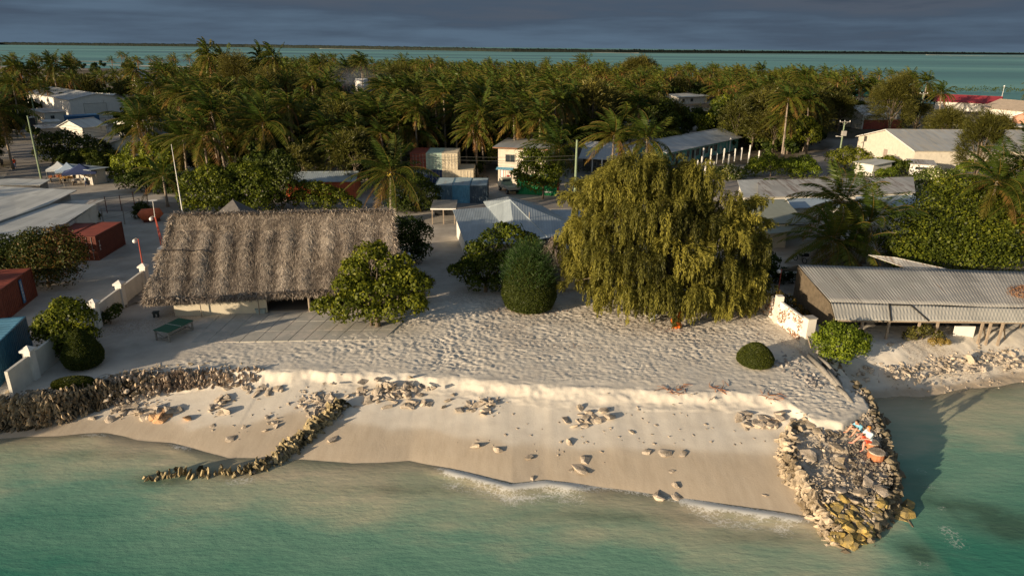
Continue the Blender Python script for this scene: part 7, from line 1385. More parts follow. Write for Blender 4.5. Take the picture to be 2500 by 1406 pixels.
# ---- the great weeping casuarina
def weeping():
    r = np.random.default_rng(31); o = at(1632, 745); t = thing('weeping_tree', 'huge olive weeping casuarina with hanging tassels, right of centre', 'tree', o[:])
    lobes = [(1560, 415, 1.9, 0), (1500, 450, 1.8, 0), (1625, 430, 2.0, .8), (1690, 450, 2.0, .5), (1445, 495, 1.4, .5), (1750, 500, 1.8, .5), (1800, 545, 1.4, .5), (1430, 560, 1.4, -.3), (1500, 530, 2.0, -1.2), (1590, 510, 2.1, -1.5), (1680, 535, 2.1, -1.4), (1765, 570, 1.8, -1), (1830, 600, 1.4, -.5),
             (1420, 640, 1.2, -.8), (1480, 610, 1.8, -2.2), (1560, 620, 2.0, -3.0), (1650, 610, 2.0, -2.8), (1735, 645, 1.8, -2.4), (1810, 670, 1.5, -1.5), (1440, 690, 1.1, -1.8), (1510, 690, 1.6, -3.2), (1600, 700, 1.7, -4.0), (1690, 705, 1.7, -3.8), (1770, 720, 1.5, -3.0), (1835, 720, 1.1, -2.2), (1540, 470, 2.0, 2), (1640, 480, 2.2, 2.5), (1740, 530, 2.0, 2.2), (1470, 560, 1.8, 2), (1820, 600, 1.5, 2), (1600, 560, 2.0, 1), (1395, 600, .9, 0), (1500, 735, 1.3, -2.2), (1590, 742, 1.3, -2.6), (1680, 742, 1.3, -2.6), (1780, 748, 1.2, -2.6), (1480, 660, 1.7, 1.5), (1570, 670, 1.8, 2), (1660, 670, 1.8, 2), (1750, 670, 1.8, 1.5), (1820, 690, 1.4, 1), (1450, 620, 1.4, 1.5)]
    P_ = []; D_ = []; T_ = []; L_ = []; lim = []
    def strand(p, d, ln, tn, w=.075, g=.28, up0=0., fan=2):
        k = max(3, int(ln/.11))
        for j in range(k):
            d = unit(d*(1-g)+np.array([0, 0, -1.])*g*min(1.4, .35+j/5)+r.normal(0, .05, 3)); p = p+d*.11; w_ = w*(1.15-.6*j/k)
            for m_ in range(4): P_.append(p+r.normal(0, w_, 3)); D_.append(d+r.normal(0, .20, 3)); T_.append(tn+.08*r.normal()); L_.append(.27)
    for px, py, R_, dy in lobes:
        c = np.array((zon(px, py, o.y+dy)-o)[:]); lim.append(tuple(c)); tl = np.clip(.48+.20*r.normal(), .1, .9); nb = int(13*R_**1.6)
        for b in range(nb):
            u = unit(r.normal(size=3)); u[2] = abs(u[2])*.9 if r.random() < .8 else u[2]; u = unit(u); u[1] -= .25; q0 = c+u*R_*np.array([1, 1, .75])*r.uniform(.55, 1.08); tb = np.clip(tl+.14*r.normal(), 0, 1)
            ln0 = (.7+1.5*(1-max(0, u[2])))*r.uniform(.6, 1.5)
            out = unit(u*np.array([1, 1, .4])+WIND*.25)
            if q0[2] < .6: continue
            for s in range(5):
                p = q0+r.normal(0, .18, 3); ln = min(ln0*r.uniform(.6, 1.15), p[2]-r.uniform(.1, .7))
                if ln > .2: strand(p, unit(out+r.normal(0, .3, 3)+np.array([0, 0, .35])), ln, tb)
    for bx_, by_, bz, l_ in ((1382, 478, .5, 1), (1410, 445, 1, 1), (1400, 545, 0, 1), (1376, 575, -.5, 1), (1378, 690, -2, .7), (1440, 450, 1, 1), (1400, 655, -2, .8), (1500, 400, .5, 1), (1860, 490, .5, 1), (1875, 545, .3, .8), (1880, 690, -2.2, .6), (1800, 745, -3.5, .6), (1700, 430, 1, 1), (1600, 398, 0, .8), (1450, 715, -3, .6), (1560, 755, -4.5, .5), (1650, 765, -4.8, .5), (1740, 755, -4.4, .5)):
        e_ = np.array((zon(bx_, by_, o.y+bz)-o)[:]); ct = np.array([0, 0, 6.]); st_ = e_+(ct-e_)*.45; lim.append(tuple(e_)); tb = np.clip(.5+.2*r.normal(), 0, 1)
        for f in np.linspace(.2, 1, 17):
            c_ = st_+(e_-st_)*f+np.array([0, 0, .6*math.sin(f*math.pi)])
            for s in range(5):
                p = c_+r.normal(0, .16, 3); ln = min(r.uniform(.5, 1.5)*(1.3-f*.6)*l_, p[2]-.15)
                if ln > .15: strand(p, unit(e_-st_+r.normal(0, .5, 3)), ln, tb)
    P_ = np.array(P_); D_ = unit(np.array(D_)); n = len(P_); L_ = np.array(L_)[:, None]*r.uniform(.7, 1.4, (n, 1)); S_ = unit(np.cross(D_, r.normal(size=(n, 3)))); V, Q = leafquads(P_, D_, S_, L_, .058*r.uniform(.7, 1.5, (n, 1)), .5)
    link('tassels', mesh('tassels', V, Q, mat=M_cas, tone=np.repeat(np.clip(np.array(T_), 0, 1), 4)), t)
    q = MB(); q.tube([(0, 0, -.1), (.1, 0, 1.6), (-.1, .1, 3.6), (0, .2, 7), (.2, .2, 10.2)], [.62, .46, .40, .26, .08], 12); b = MB()
    for x, y, z in lim: z0 = r.uniform(2.4, 6.5); z0 = min(z0, z-.3); b.tube([(0, .1, z0), (x*.5, y*.5, (z0+z)/2+.8), (x, y, z-.05)], [.14, .08, .02], 6)
    q.build('trunk', M_bark2, t, True); b.build('limbs', M_bark2, t, True); print('tassels', n); return n
weeping()

# ---- palms that can be told apart
p = Vector(at(1050, 540)); 
def hero_palm(label, px, py, Y, seed, nf=24, nl=44, L_=4.6, nuts=False, base_z=G, lw=.085, **k):
    c = zon(px, py, Y); h = c.z-base_z; t = make_palm(seed, h, int(nf*1.15), nl, lw*1.25, L_*1.28, True, nuts, **k); t['label'] = label; tr_ = t.children[0] if t.children[0].name.startswith('trunk') else t.children[1]
    lean = None; me_ = [ch for ch in t.children if ch.name.startswith('crown')][0]; xs_ = np.array([v.co.x for v in [ch for ch in t.children if ch.name.startswith('trunk')][0].data.vertices][-8:]).mean()
    t.location = (c.x-xs_, Y, base_z-.05); return t
hero_palm('tall palm with yellow coconuts rising behind the right end of the hall', 955, 418, 86, 201, 26, 46, 4.7, True, wind=.05)
hero_palm('palm with drooping golden fronds standing over the long worn roof', 2052, 490, 72, 202, 26, 46, 4.6, wind=.04)
hero_palm('dark palm between the worn roof and the big bush mass', 2125, 545, 69, 203, 24, 46, 4.8, wind=.05)
hero_palm('dark low palm beside the open shed, left of the bush mass', 2030, 585, 67, 204, 22, 44, 4.2, wind=.05)
hero_palm('palm with orange coconuts at the right edge', 2478, 498, 71, 205, 24, 44, 4.6, True, wind=.05)
hero_palm('palm reaching in from the right edge over the boathouse', 2580, 580, 69, 206, 24, 44, 4.8, wind=.05)
hero_palm('upright palm right of the white frangipani', 2430, 440, 72, 207, 22, 40, 4.4, wind=.05)
hero_palm('tall palm with swept fronds at the right edge', 2500, 415, 74, 208, 24, 40, 4.8, wind=.06)
hero_palm('drooping palm with yellow fronds in the shadow below the dark palms', 2075, 612, 67, 209, 18, 40, 3.6, wind=.03)
hero_palm('pair of palms before the grey house, left one', 1500, 330, 100, 210, 24, 30, 4.3, lw=.12, wind=.09)
hero_palm('pair of palms before the grey house, right one', 1580, 340, 98, 211, 24, 30, 4.3, lw=.12, wind=.09)
hero_palm('palm bending over the leafy tree beside the tall green pole', 1365, 365, 104, 212, 26, 30, 5.0, lw=.12, wind=.08)
hero_palm('palm with long fronds right behind the market hut tree', 335, 300, 112, 213, 24, 30, 5.0, lw=.12, wind=.06)
hero_palm('palm with a tall thin trunk left of the hedge', 445, 340, 105, 214, 22, 30, 4.4, lw=.12, wind=.08)
hero_palm('leaning palm with yellow tips above the hedge', 492, 330, 104, 215, 24, 30, 4.8, lw=.12, wind=.08)
hero_palm('broad palm above the middle of the hedge', 640, 300, 108, 216, 26, 30, 5.2, lw=.12, wind=.08)
hero_palm('low palm in the bushes at the road, left of the hedge', 395, 430, 92, 217, 16, 26, 3.4, lw=.12, wind=.05)
hero_palm('palm above the container stack, left', 920, 285, 118, 218, 26, 30, 5.0, lw=.12, wind=.09)
hero_palm('palm above the container stack, right', 1005, 315, 118, 219, 24, 30, 4.8, lw=.12, wind=.09)
hero_palm('dark palm at the left edge over the shed', -5, 265, 120, 220, 24, 28, 5.0, lw=.13, wind=.08)
# ---------------------------------------------------------------- the groves behind the village
CLEAR = [(0, 345, 100, 440, 113), (60, 225, 270, 300, 215), (45, 262, 272, 345, 160), (235, 222, 312, 255, 250), (345, 190, 378, 208, 400), (862, 205, 910, 230, 305), (120, 395, 275, 460, 110), (1000, 365, 1145, 440, 112), (1180, 350, 1310, 460, 112), (1412, 318, 1805, 415, 152), (1640, 236, 1730, 258, 290), (1560, 316, 1662, 350, 150),
         (2085, 305, 2392, 410, 150), (2030, 255, 2190, 318, 195), (1600, 330, 1850, 440, 150), (2100, 225, 2165, 245, 290), (2190, 262, 2350, 330, 160), (2255, 225, 2500, 275, 285), (2350, 285, 2500, 345, 185), (1990, 330, 2085, 440, 140), (0, 155, 480, 176, 470), (1240, 425, 1450, 500, 108), (690, 412, 870, 500, 100), (2460, 330, 2500, 420, 150), (352, 305, 470, 345, 135)]
HOUSES = [(o.location.x, o.location.y) for o in COL.objects if o.get('category') in ('house', 'shed', 'warehouse', 'garage', 'hut', 'tank', 'container', 'building', 'hall', 'shelter', 'stall', 'store') and o.parent is None]
ROADS = [[at(*p) for p in [(-40, 505), (440, 508), (1000, 508), (1450, 492), (1700, 470), (1900, 430), (2010, 405)]], [at(*p) for p in [(1960, 430), (2060, 370), (2200, 322), (2330, 308), (2520, 300)]], [at(*p) for p in [(-60, 352), (40, 358), (85, 385), (60, 440)]]]
def seg_d(p, a, b): ab = b-a; t = max(0, min(1, (p-a).dot(ab)/max(ab.length_squared, 1e-6))); return (a+ab*t-p).length
def ok(x, y, h, r_):
    px, py, w = proj((x, y, G+h*.8)); _, pb, _ = proj((x, y, G)); rr = r_*FPX/w
    for x0, y0, x1, y1, yd in CLEAR:
        if y < yd and px+rr*.75 > x0 and px-rr*.75 < x1 and pb > y0 and py-rr*.5 < y1: return False
    v = Vector((x, y, G))
    for R_ in ROADS:
        for a, b in zip(R_[:-1], R_[1:]):
            if seg_d(v, a, b) < 5.5: return False
    return True
for n_ in [m for m in (M_palm,)]: pass
random.seed(11); rng = np.random.default_rng(23)
PH = [9, 10, 10.8, 8.2, 11.6, 9.6]
SRC_P = [make_palm(300+i, PH[i], 32, 16, .24, 4.3, wind=[.13, .10, .15, .11, .14, .09][i], droop=.085) for i in range(6)]
SRC_B = [broad_tree('broadleaf_tree', 'x', 'tree', 3.4, 3.2, 2.6, 4.2, 11, 2600, .48, [M_leaf, M_leafd, M_leaf, M_leafd][i], 330+i) for i in range(4)]
SRC_N = [needle_tree(350+i, 3.0, 2.9, [4.4, 3.8, 4.8][i], [4.9, 4.2, 5.3][i], 1300, 5, .66, .10, M_casfar) for i in range(3)]
for s_ in SRC_P+SRC_B+SRC_N: s_.location.z = -500
cand = []
ring = 106.; 
while ring < 660:
    step = 4.9*(1+max(0, ring-150)/360); xl, xr = -ring*.80-8, ring*.80+8
    x = xl+random.random()*step
    while x < xr:
        cx_ = x+random.uniform(-.4, .4)*step; cy_ = ring+random.uniform(-.4, .4)*step
        if float(far_shore(np.array(cx_), np.array(cy_)))-cy_ > 14+8*random.random(): cand.append((cx_, cy_))
        x += step
    ring += step*.92
def zone(px, py, y):
    lr = 'at the far left' if px < 330 else 'left of centre' if px < 830 else 'in the middle' if px < 1330 else 'right of centre' if px < 1900 else 'at the far right'
    nf = 'front' if y < 150 else 'middle' if y < 215 else 'back'
    return lr, nf
far = []; cnt = {'p': 0, 'b': 0, 'n': 0}; used = set()
cand.sort(key=lambda c: c[1])
for x, y in cand:
    px, py, w = proj((x, y, G)); n1 = mnoise.noise(Vector((x*.022, y*.022, 1))); n2 = mnoise.noise(Vector((x*.03, y*.03, 9)))
    pn = .10; pb = .30
    if 1330 < px < 2150 and 190 < py < 340: pn = .22; pb = .33
    if px > 1950 and py > 180: pn = .40; pb = .30
    if px < 330: pb = .50; pn = .05
    if px < 480 and y > 290 and random.random() < .78: continue
    if px > 2050 and y < 250 and random.random() < .55: continue
    u = random.random()+n1*.3; kind = 'n' if u < pn else 'b' if u < pn+pb else 'p'
    if 1620 < px < 1900 and y < 175 and kind == 'p': kind = 'n' if n2 > 0 else 'b'
    tall = 1+.22*n2+random.gauss(0, .10)
    if kind == 'p': h = 9.8*tall; rr = 4.0
    elif kind == 'b': h = 6.5*tall; rr = 3.4
    else: h = 10*tall; rr = 3.2
    if not ok(x, y, h, rr): 
        if kind != 'b' and random.random() < .5 and ok(x, y, 3.5, 2.2): kind = 'b'; tall = .5; h = 3.4
        else: continue
    if min((abs(x-a)+abs(y-b) for a, b in HOUSES)) < 7: continue
    lim = {'p': 270, 'b': 260, 'n': 110}[kind]
    if cnt[kind] < lim:
        cnt[kind] += 1; src = random.choice({'p': SRC_P, 'b': SRC_B, 'n': SRC_N}[kind]); lr, nf = zone(px, py, y)
        nm = {'p': 'wind swept coconut palm', 'b': 'rounded leafy tree', 'n': 'feathery olive brown tree'}[kind]
        if kind == 'p': s_ = tall*random.uniform(.9, 1.08)
        else: s_ = tall*random.uniform(.85, 1.2)
        place(src, x, y, random.uniform(-.35, .35) if kind == 'p' else random.uniform(0, 6.28), s_, '%s in the %s rows of the grove %s' % (nm, nf, lr), '%s of the %s grove, %s' % ({'p': 'palms', 'b': 'leafy trees', 'n': 'feathery trees'}[kind], nf, lr), used)
    else: far.append((kind, x, y, tall))
for x, y in cand:
    if y > 260: continue
    x += 2.4; y += 2.2+random.random()
    h = random.uniform(2.6, 4.6); r_ = 2.4
    if not ok(x, y, h, r_) or min((abs(x-a)+abs(y-b) for a, b in HOUSES)) < 6: continue
    if random.random() < .35: continue
    if y < 125 or random.random() < .12:
        if cnt['b'] < 300: cnt['b'] += 1; lr, nf = zone(*proj((x, y, G))[:2], y); place(random.choice(SRC_B), x, y, random.uniform(0, 6.28), h/7., 'rounded leafy tree in the %s rows of the grove %s' % (nf, lr), 'leafy trees of the %s grove, %s' % (nf, lr), used)
    else: far.append(('b', x, y, h/7.))
# the rest of the grove: simplified crowns in one object each
def low(kind, seed):
    if kind == 'p': V, Q, T = palm_crown(seed, 20, 7, 4.4, .46, .14, .085, 6); V = V+np.array([0, 0, 9.6]); tb_ = MB(); tb_.tube([(0, 0, 0), (.1, 0, 6), (0, 0, 9.6)], .16, 4, False); TV = np.array(tb_.v); return np.concatenate([V, TV]), np.concatenate([Q, np.array(tb_.f)+len(V)]), np.concatenate([T, np.full(len(TV), .12)])
    if kind == 'b': cs, rs = crown_blobs(seed, 3.6, 3.4, 2.9, 4.0, 8); return blob_leaves(seed, cs, rs, 520, .95)
    r = np.random.default_rng(seed); n = 620; u = unit(r.normal(size=(n, 3))); u[:, 2] = np.abs(u[:, 2])*1.0; P = u*r.uniform(.4, 1, (n, 1))**.5*np.array([3, 3, 5.5])+np.array([0, 0, 3.6]); D = unit(u+np.array([-.3, 0, .6])+r.normal(0, .3, (n, 3))); V, Q = leafquads(P, D, unit(np.cross(D, r.normal(size=(n, 3)))), r.uniform(.9, 1.8, (n, 1)), .22, .5); return V, Q, np.repeat(np.clip(r.normal(.45, .2, n), 0, 1), 4)
print('forest', cnt, len(far))
for kind, m_, nm, lb in (('p', M_palm, 'palm_grove', 'dense mass of wind swept palms filling the back of the island'), ('b', M_leafd, 'leafy_thicket', 'leafy thicket among the palms at the back of the island'), ('n', M_casfar, 'feathery_thicket', 'feathery olive thicket among the palms at the back of the island')):
    L3 = [low(kind, 500+i) for i in range(4)]; VV = []; QQ = []; TT = []; b = 0
    for k, x, y, tl in far:
        if k != kind: continue
        V, Q, T = L3[random.randrange(4)]; a = random.uniform(-.4, .4) if k == 'p' else random.uniform(0, 6.28); s_ = tl*random.uniform(.88, 1.12); c_, sn_ = math.cos(a)*s_, math.sin(a)*s_
        VV.append(np.stack([V[:, 0]*c_-V[:, 1]*sn_+x, V[:, 0]*sn_+V[:, 1]*c_+y, V[:, 2]*s_+G], -1)); QQ.append(Q+b); TT.append(np.clip(T*random.uniform(.75, 1.2), 0, 1)); b += len(V)
    if VV: tag(link(nm, mesh(nm, np.concatenate(VV), np.concatenate(QQ), mat=m_, tone=np.concatenate(TT)), None), lb, 'grove', kind='stuff')
# undergrowth between the trunks
n = 30000; ux = rng.uniform(-1, 1, n); uy = 108+(420-108)*rng.random(n)**1.4; ux = ux*uy*.82; keep = fbm(ux*.05, uy*.05, 93, 3) > .44
for x0, y0, x1, y1, yd in CLEAR:
    pass
P = np.stack([ux, uy, np.full(n, G)], -1)[keep]
def pr(P):
    v = P-np.array([0, 0, HC]); w = v @ np.array(_f[:]); return 1250+FPX*(v @ np.array(_cr[:]))/w, 703-FPX*(v @ np.array(_cu[:]))/w
qx, qy = pr(P); m_ = np.ones(len(P), bool)
for x0, y0, x1, y1, yd in CLEAR: m_ &= ~((qx > x0-4) & (qx < x1+4) & (qy > y0) & (qy < y1+6))
P = P[m_]; v3 = [Vector(p) for p in P]; keep = np.array([all(seg_d(v, a, b) > 5 for R_ in ROADS for a, b in zip(R_[:-1], R_[1:])) for v in v3]); P = P[keep]
rep = 5; P = np.repeat(P, rep, 0); n = len(P); P = P+rng.normal(0, 1, (n, 3))*np.array([.9, .9, 0])+np.stack([np.zeros(n), np.zeros(n), rng.uniform(0, 1.8, n)**1.0*fbm(P[:, 0]*.2, P[:, 1]*.2, 95, 2)*1.6], -1); D = unit(rng.normal(size=(n, 3))+np.array([0, 0, .4])); sc_ = (.35+.5*(P[:, 1]-108)/300)[:, None]
V, Q = leafquads(P, D, unit(np.cross(D, rng.normal(size=(n, 3)))), sc_*rng.uniform(.7, 1.4, (n, 1)), sc_*.5, .5)
tag(link('undergrowth', mesh('undergrowth', V, Q, mat=M_leafd, tone=np.repeat(np.clip(rng.normal(.45, .25, n), 0, 1), 4))), 'scrubby green undergrowth on the grove floor', 'undergrowth', kind='stuff')
for s_ in SRC_P+SRC_B+SRC_N:
    if s_.name not in used:
        for c_ in kids(s_): bpy.data.objects.remove(c_)
        bpy.data.objects.remove(s_)
# landmark trees that stand out of the grove
def big_needle(px, py, Y, rx, rz, label, seed, ns=1500, hang=.35, m=None, nl=.75, nw=.07):
    c = zon(px, py, Y); top = c.z-G; rz = max(rz, top*.50); t = needle_tree(seed, rx, rx*.9, rz, top-rz*1.02, int(ns*1.35), 6, nl, nw, m or M_casfar, hang, .6, .3, label, loc=(c.x, Y, G)); return t
big_needle(2198, 168, 165, 4.8, 6.5, 'big dark bushy casuarina left of the road in front of the green roof', 601, 3000)
big_needle(2250, 235, 168, 3.2, 4.5, 'smaller casuarina beside the pale pole, right of the big one', 602, 900)
big_needle(2325, 262, 160, 3.8, 5.0, 'golden brown casuarina right of the pole, behind the warehouse', 603, 2200)
big_needle(2440, 275, 150, 4.0, 5.6, 'tall ragged casuarina before the open market at the right', 604, 2200)
big_needle(2418, 268, 108, 3.0, 4.6, 'spiky dark green casuarina in front of the white trimmed market', 605, 1400, .1)
big_needle(1930, 190, 165, 6.0, 6.5, 'broad golden brown casuarina right of centre by the lagoon', 606, 3000)
big_needle(1985, 215, 160, 5.0, 6.0, 'dark lobed casuarina beside the broad golden one', 607, 2400)
big_needle(2060, 225, 190, 3.6, 4, 'low feathery casuarina left of the pale garage', 608, 1200)
big_needle(1640, 240, 176, 4.0, 5.2, 'soft olive casuarina behind the grey pitched roof', 609, 1600)
big_needle(1835, 235, 176, 5.0, 5.6, 'soft olive casuarina right behind the long turquoise house', 610, 2400)
big_needle(1905, 262, 160, 4.6, 5.2, 'dense olive casuarina above the crossarm pole', 611, 2000)
big_needle(565, 118, 200, 5.0, 7.5, 'tall orange brown casuarina rising above the left grove', 612, 2400)
big_needle(640, 165, 195, 5.5, 7.0, 'second orange brown casuarina in the left grove', 613, 2400)
big_needle(980, 160, 260, 7, 7.5, 'broad windblown casuarina against the lagoon, left of centre', 614, 2400, nl=1., nw=.1)
big_needle(1560, 140, 380, 10, 7, 'rounded dark tree crowning the skyline right of centre', 615, 2400, nl=1.3, nw=.16)
big_needle(1290, 200, 220, 5, 6, 'pale olive casuarina standing in the middle of the grove', 616, 1800)
px_tree('broadleaf_tree', 'dark broad tree left of the road, below the golden casuarinas', 'tree', (1920, 362), [(1820, 320, 3.0, 0), (1870, 312, 3.2, 0), (1920, 318, 3.2, 0), (1965, 330, 2.8, 0), (1850, 345, 2.6, -2), (1900, 350, 2.8, -3), (1950, 352, 2.4, -3), (1790, 335, 2.4, 0)], 12000, .42, M_leafd, 620, .3)
for k, (px, py, Y, l) in enumerate([(512, 118, 210, 'tallest palm silhouetted left of centre on the skyline'), (545, 128, 215, 'skyline palm just right of the tallest one'), (668, 120, 215, 'single high palm left of the smoke'), (645, 130, 220, 'high palm beside the single high palm'), (882, 132, 230, 'tall palm right of the smoke with a long bare trunk'), (855, 148, 240, 'tall palm left of the long bare trunked one'), (782, 142, 240, 'high palm above the drifting smoke'), (125, 135, 235, 'skyline palm at the far left, second from the pair of ponds'), (35, 142, 230, 'skyline palm nearest the left edge'), (175, 148, 240, 'lone palm between the left ponds'), (325, 150, 225, 'skyline palm above the twin roofed house'), (62, 150, 236, 'palm of the close pair at the far left, left one'), (92, 152, 236, 'palm of the close pair at the far left, right one'),
                                  (1858, 152, 300, 'lone high palm right of centre against the lagoon'), (2048, 178, 250, 'lone palm against the lagoon right of the golden trees'), (1925, 172, 262, 'skyline palm left of the lone lagoon palm'), (1945, 176, 260, 'twin of the skyline palm left of the lone lagoon palm'), (2105, 188, 230, 'palm by the green roof, leftmost'), (2135, 190, 232, 'palm by the green roof, second'), (2262, 180, 230, 'palm right of the big dark casuarina'), (2235, 176, 236, 'palm touching the right of the big dark casuarina'), (2305, 205, 220, 'palm at the left end of the red roof'), (1895, 178, 268, 'skyline palm above the golden casuarinas'), (410, 160, 230, 'skyline palm between the twin roofed house and the tallest palm')]):
    c = zon(px, py+20, Y); s0 = SRC_P[k % 6]; hsrc = PH[k % 6]; sc_ = (c.z-G)/hsrc
    s_ = min(sc_, 1.15); o_ = place(s0, c.x, Y, random.uniform(-.2, .2), s_, l, None, used)
    if sc_ > 1.15: o_.scale = (1.15, 1.15, 1.15*1.0); o_.location.z = G-.05; o_.scale.z = sc_
# ---- trees just outside the left of the view, whose long shadows lie over the yard and the terrace
for k, (s_, o_, r_, h_) in enumerate([(-26, 53.0, 3.2, 6.0), (-28, 58.5, 3.4, 6.9), (-30, 64, 3.8, 8.0), (-32, 70, 4.2, 9), (-34, 77, 4.6, 9.7), (-38, 85, 5, 10.8), (-42, 94, 5.5, 12), (-46, 104, 6, 13), (-52, 115, 6, 13.5), (-40, 56, 3.8, 8.5), (-44, 66, 4.5, 10.5), (-58, 127, 6, 13.5), (-62, 139, 6, 13.5), (-36, 49.6, 2.4, 6.8)]):
    x, y = s_*.8-o_*.6, s_*.6+o_*.8
    broad_tree('shore_tree', 'shore tree number %s beyond the left end of the seawall' % ['one', 'two', 'three', 'four', 'five', 'six', 'seven', 'eight', 'nine', 'ten', 'eleven', 'twelve', 'thirteen', 'fourteen'][k], 'tree', r_, r_, h_*.42, h_*.62, 12, 2600, .6, M_leafd, 700+k, (.32, .46), .25, (x, y, G-.3))

# ---- smoke drifting in the grove
m, t, o = newmat('thin_smoke'); L = t.links.new
pv = N(t, 'ShaderNodeVolumePrincipled', inp={'Color': (.75, .82, .95, 1), 'Anisotropy': .3}); tcn = N(t, 'ShaderNodeTexCoord'); 
gr_ = N(t, 'ShaderNodeTexGradient', gradient_type='QUADRATIC_SPHERE'); L(tcn.outputs['Object'], gr_.inputs[0]); n5 = N(t, 'ShaderNodeTexNoise', inp={2: 1.6, 3: 5, 4: .6}); L(tcn.outputs['Object'], n5.inputs[0])
mm_ = N(t, 'ShaderNodeMapRange', inp={1: .42, 2: .75, 3: 0, 4: .2}); L(n5.outputs[0], mm_.inputs[0]); m3 = N(t, 'ShaderNodeMath', operation='MULTIPLY'); L(gr_.outputs[1], m3.inputs[0]); L(mm_.outputs[0], m3.inputs[1]); L(m3.outputs[0], pv.inputs['Density']); L(pv.outputs[0], o.inputs['Volume'])
q = MB(); q.sphere((0, 0, 0), 1, 16, 10); o_ = q.build('smoke', m); c = zon(850, 195, 215); o_.location = c; o_.scale = (17, 9, 5.5); tag(o_, 'thin blue smoke drifting over the grove left of the water tank', 'smoke', kind='stuff')
q = MB(); q.sphere((0, 0, 0), 1, 16, 10); o_ = q.build('smoke', m); c = zon(915, 218, 212); o_.location = c; o_.scale = (5, 4, 4.5); tag(o_, 'small dense smoke puff right beside the water tank', 'smoke', kind='stuff')

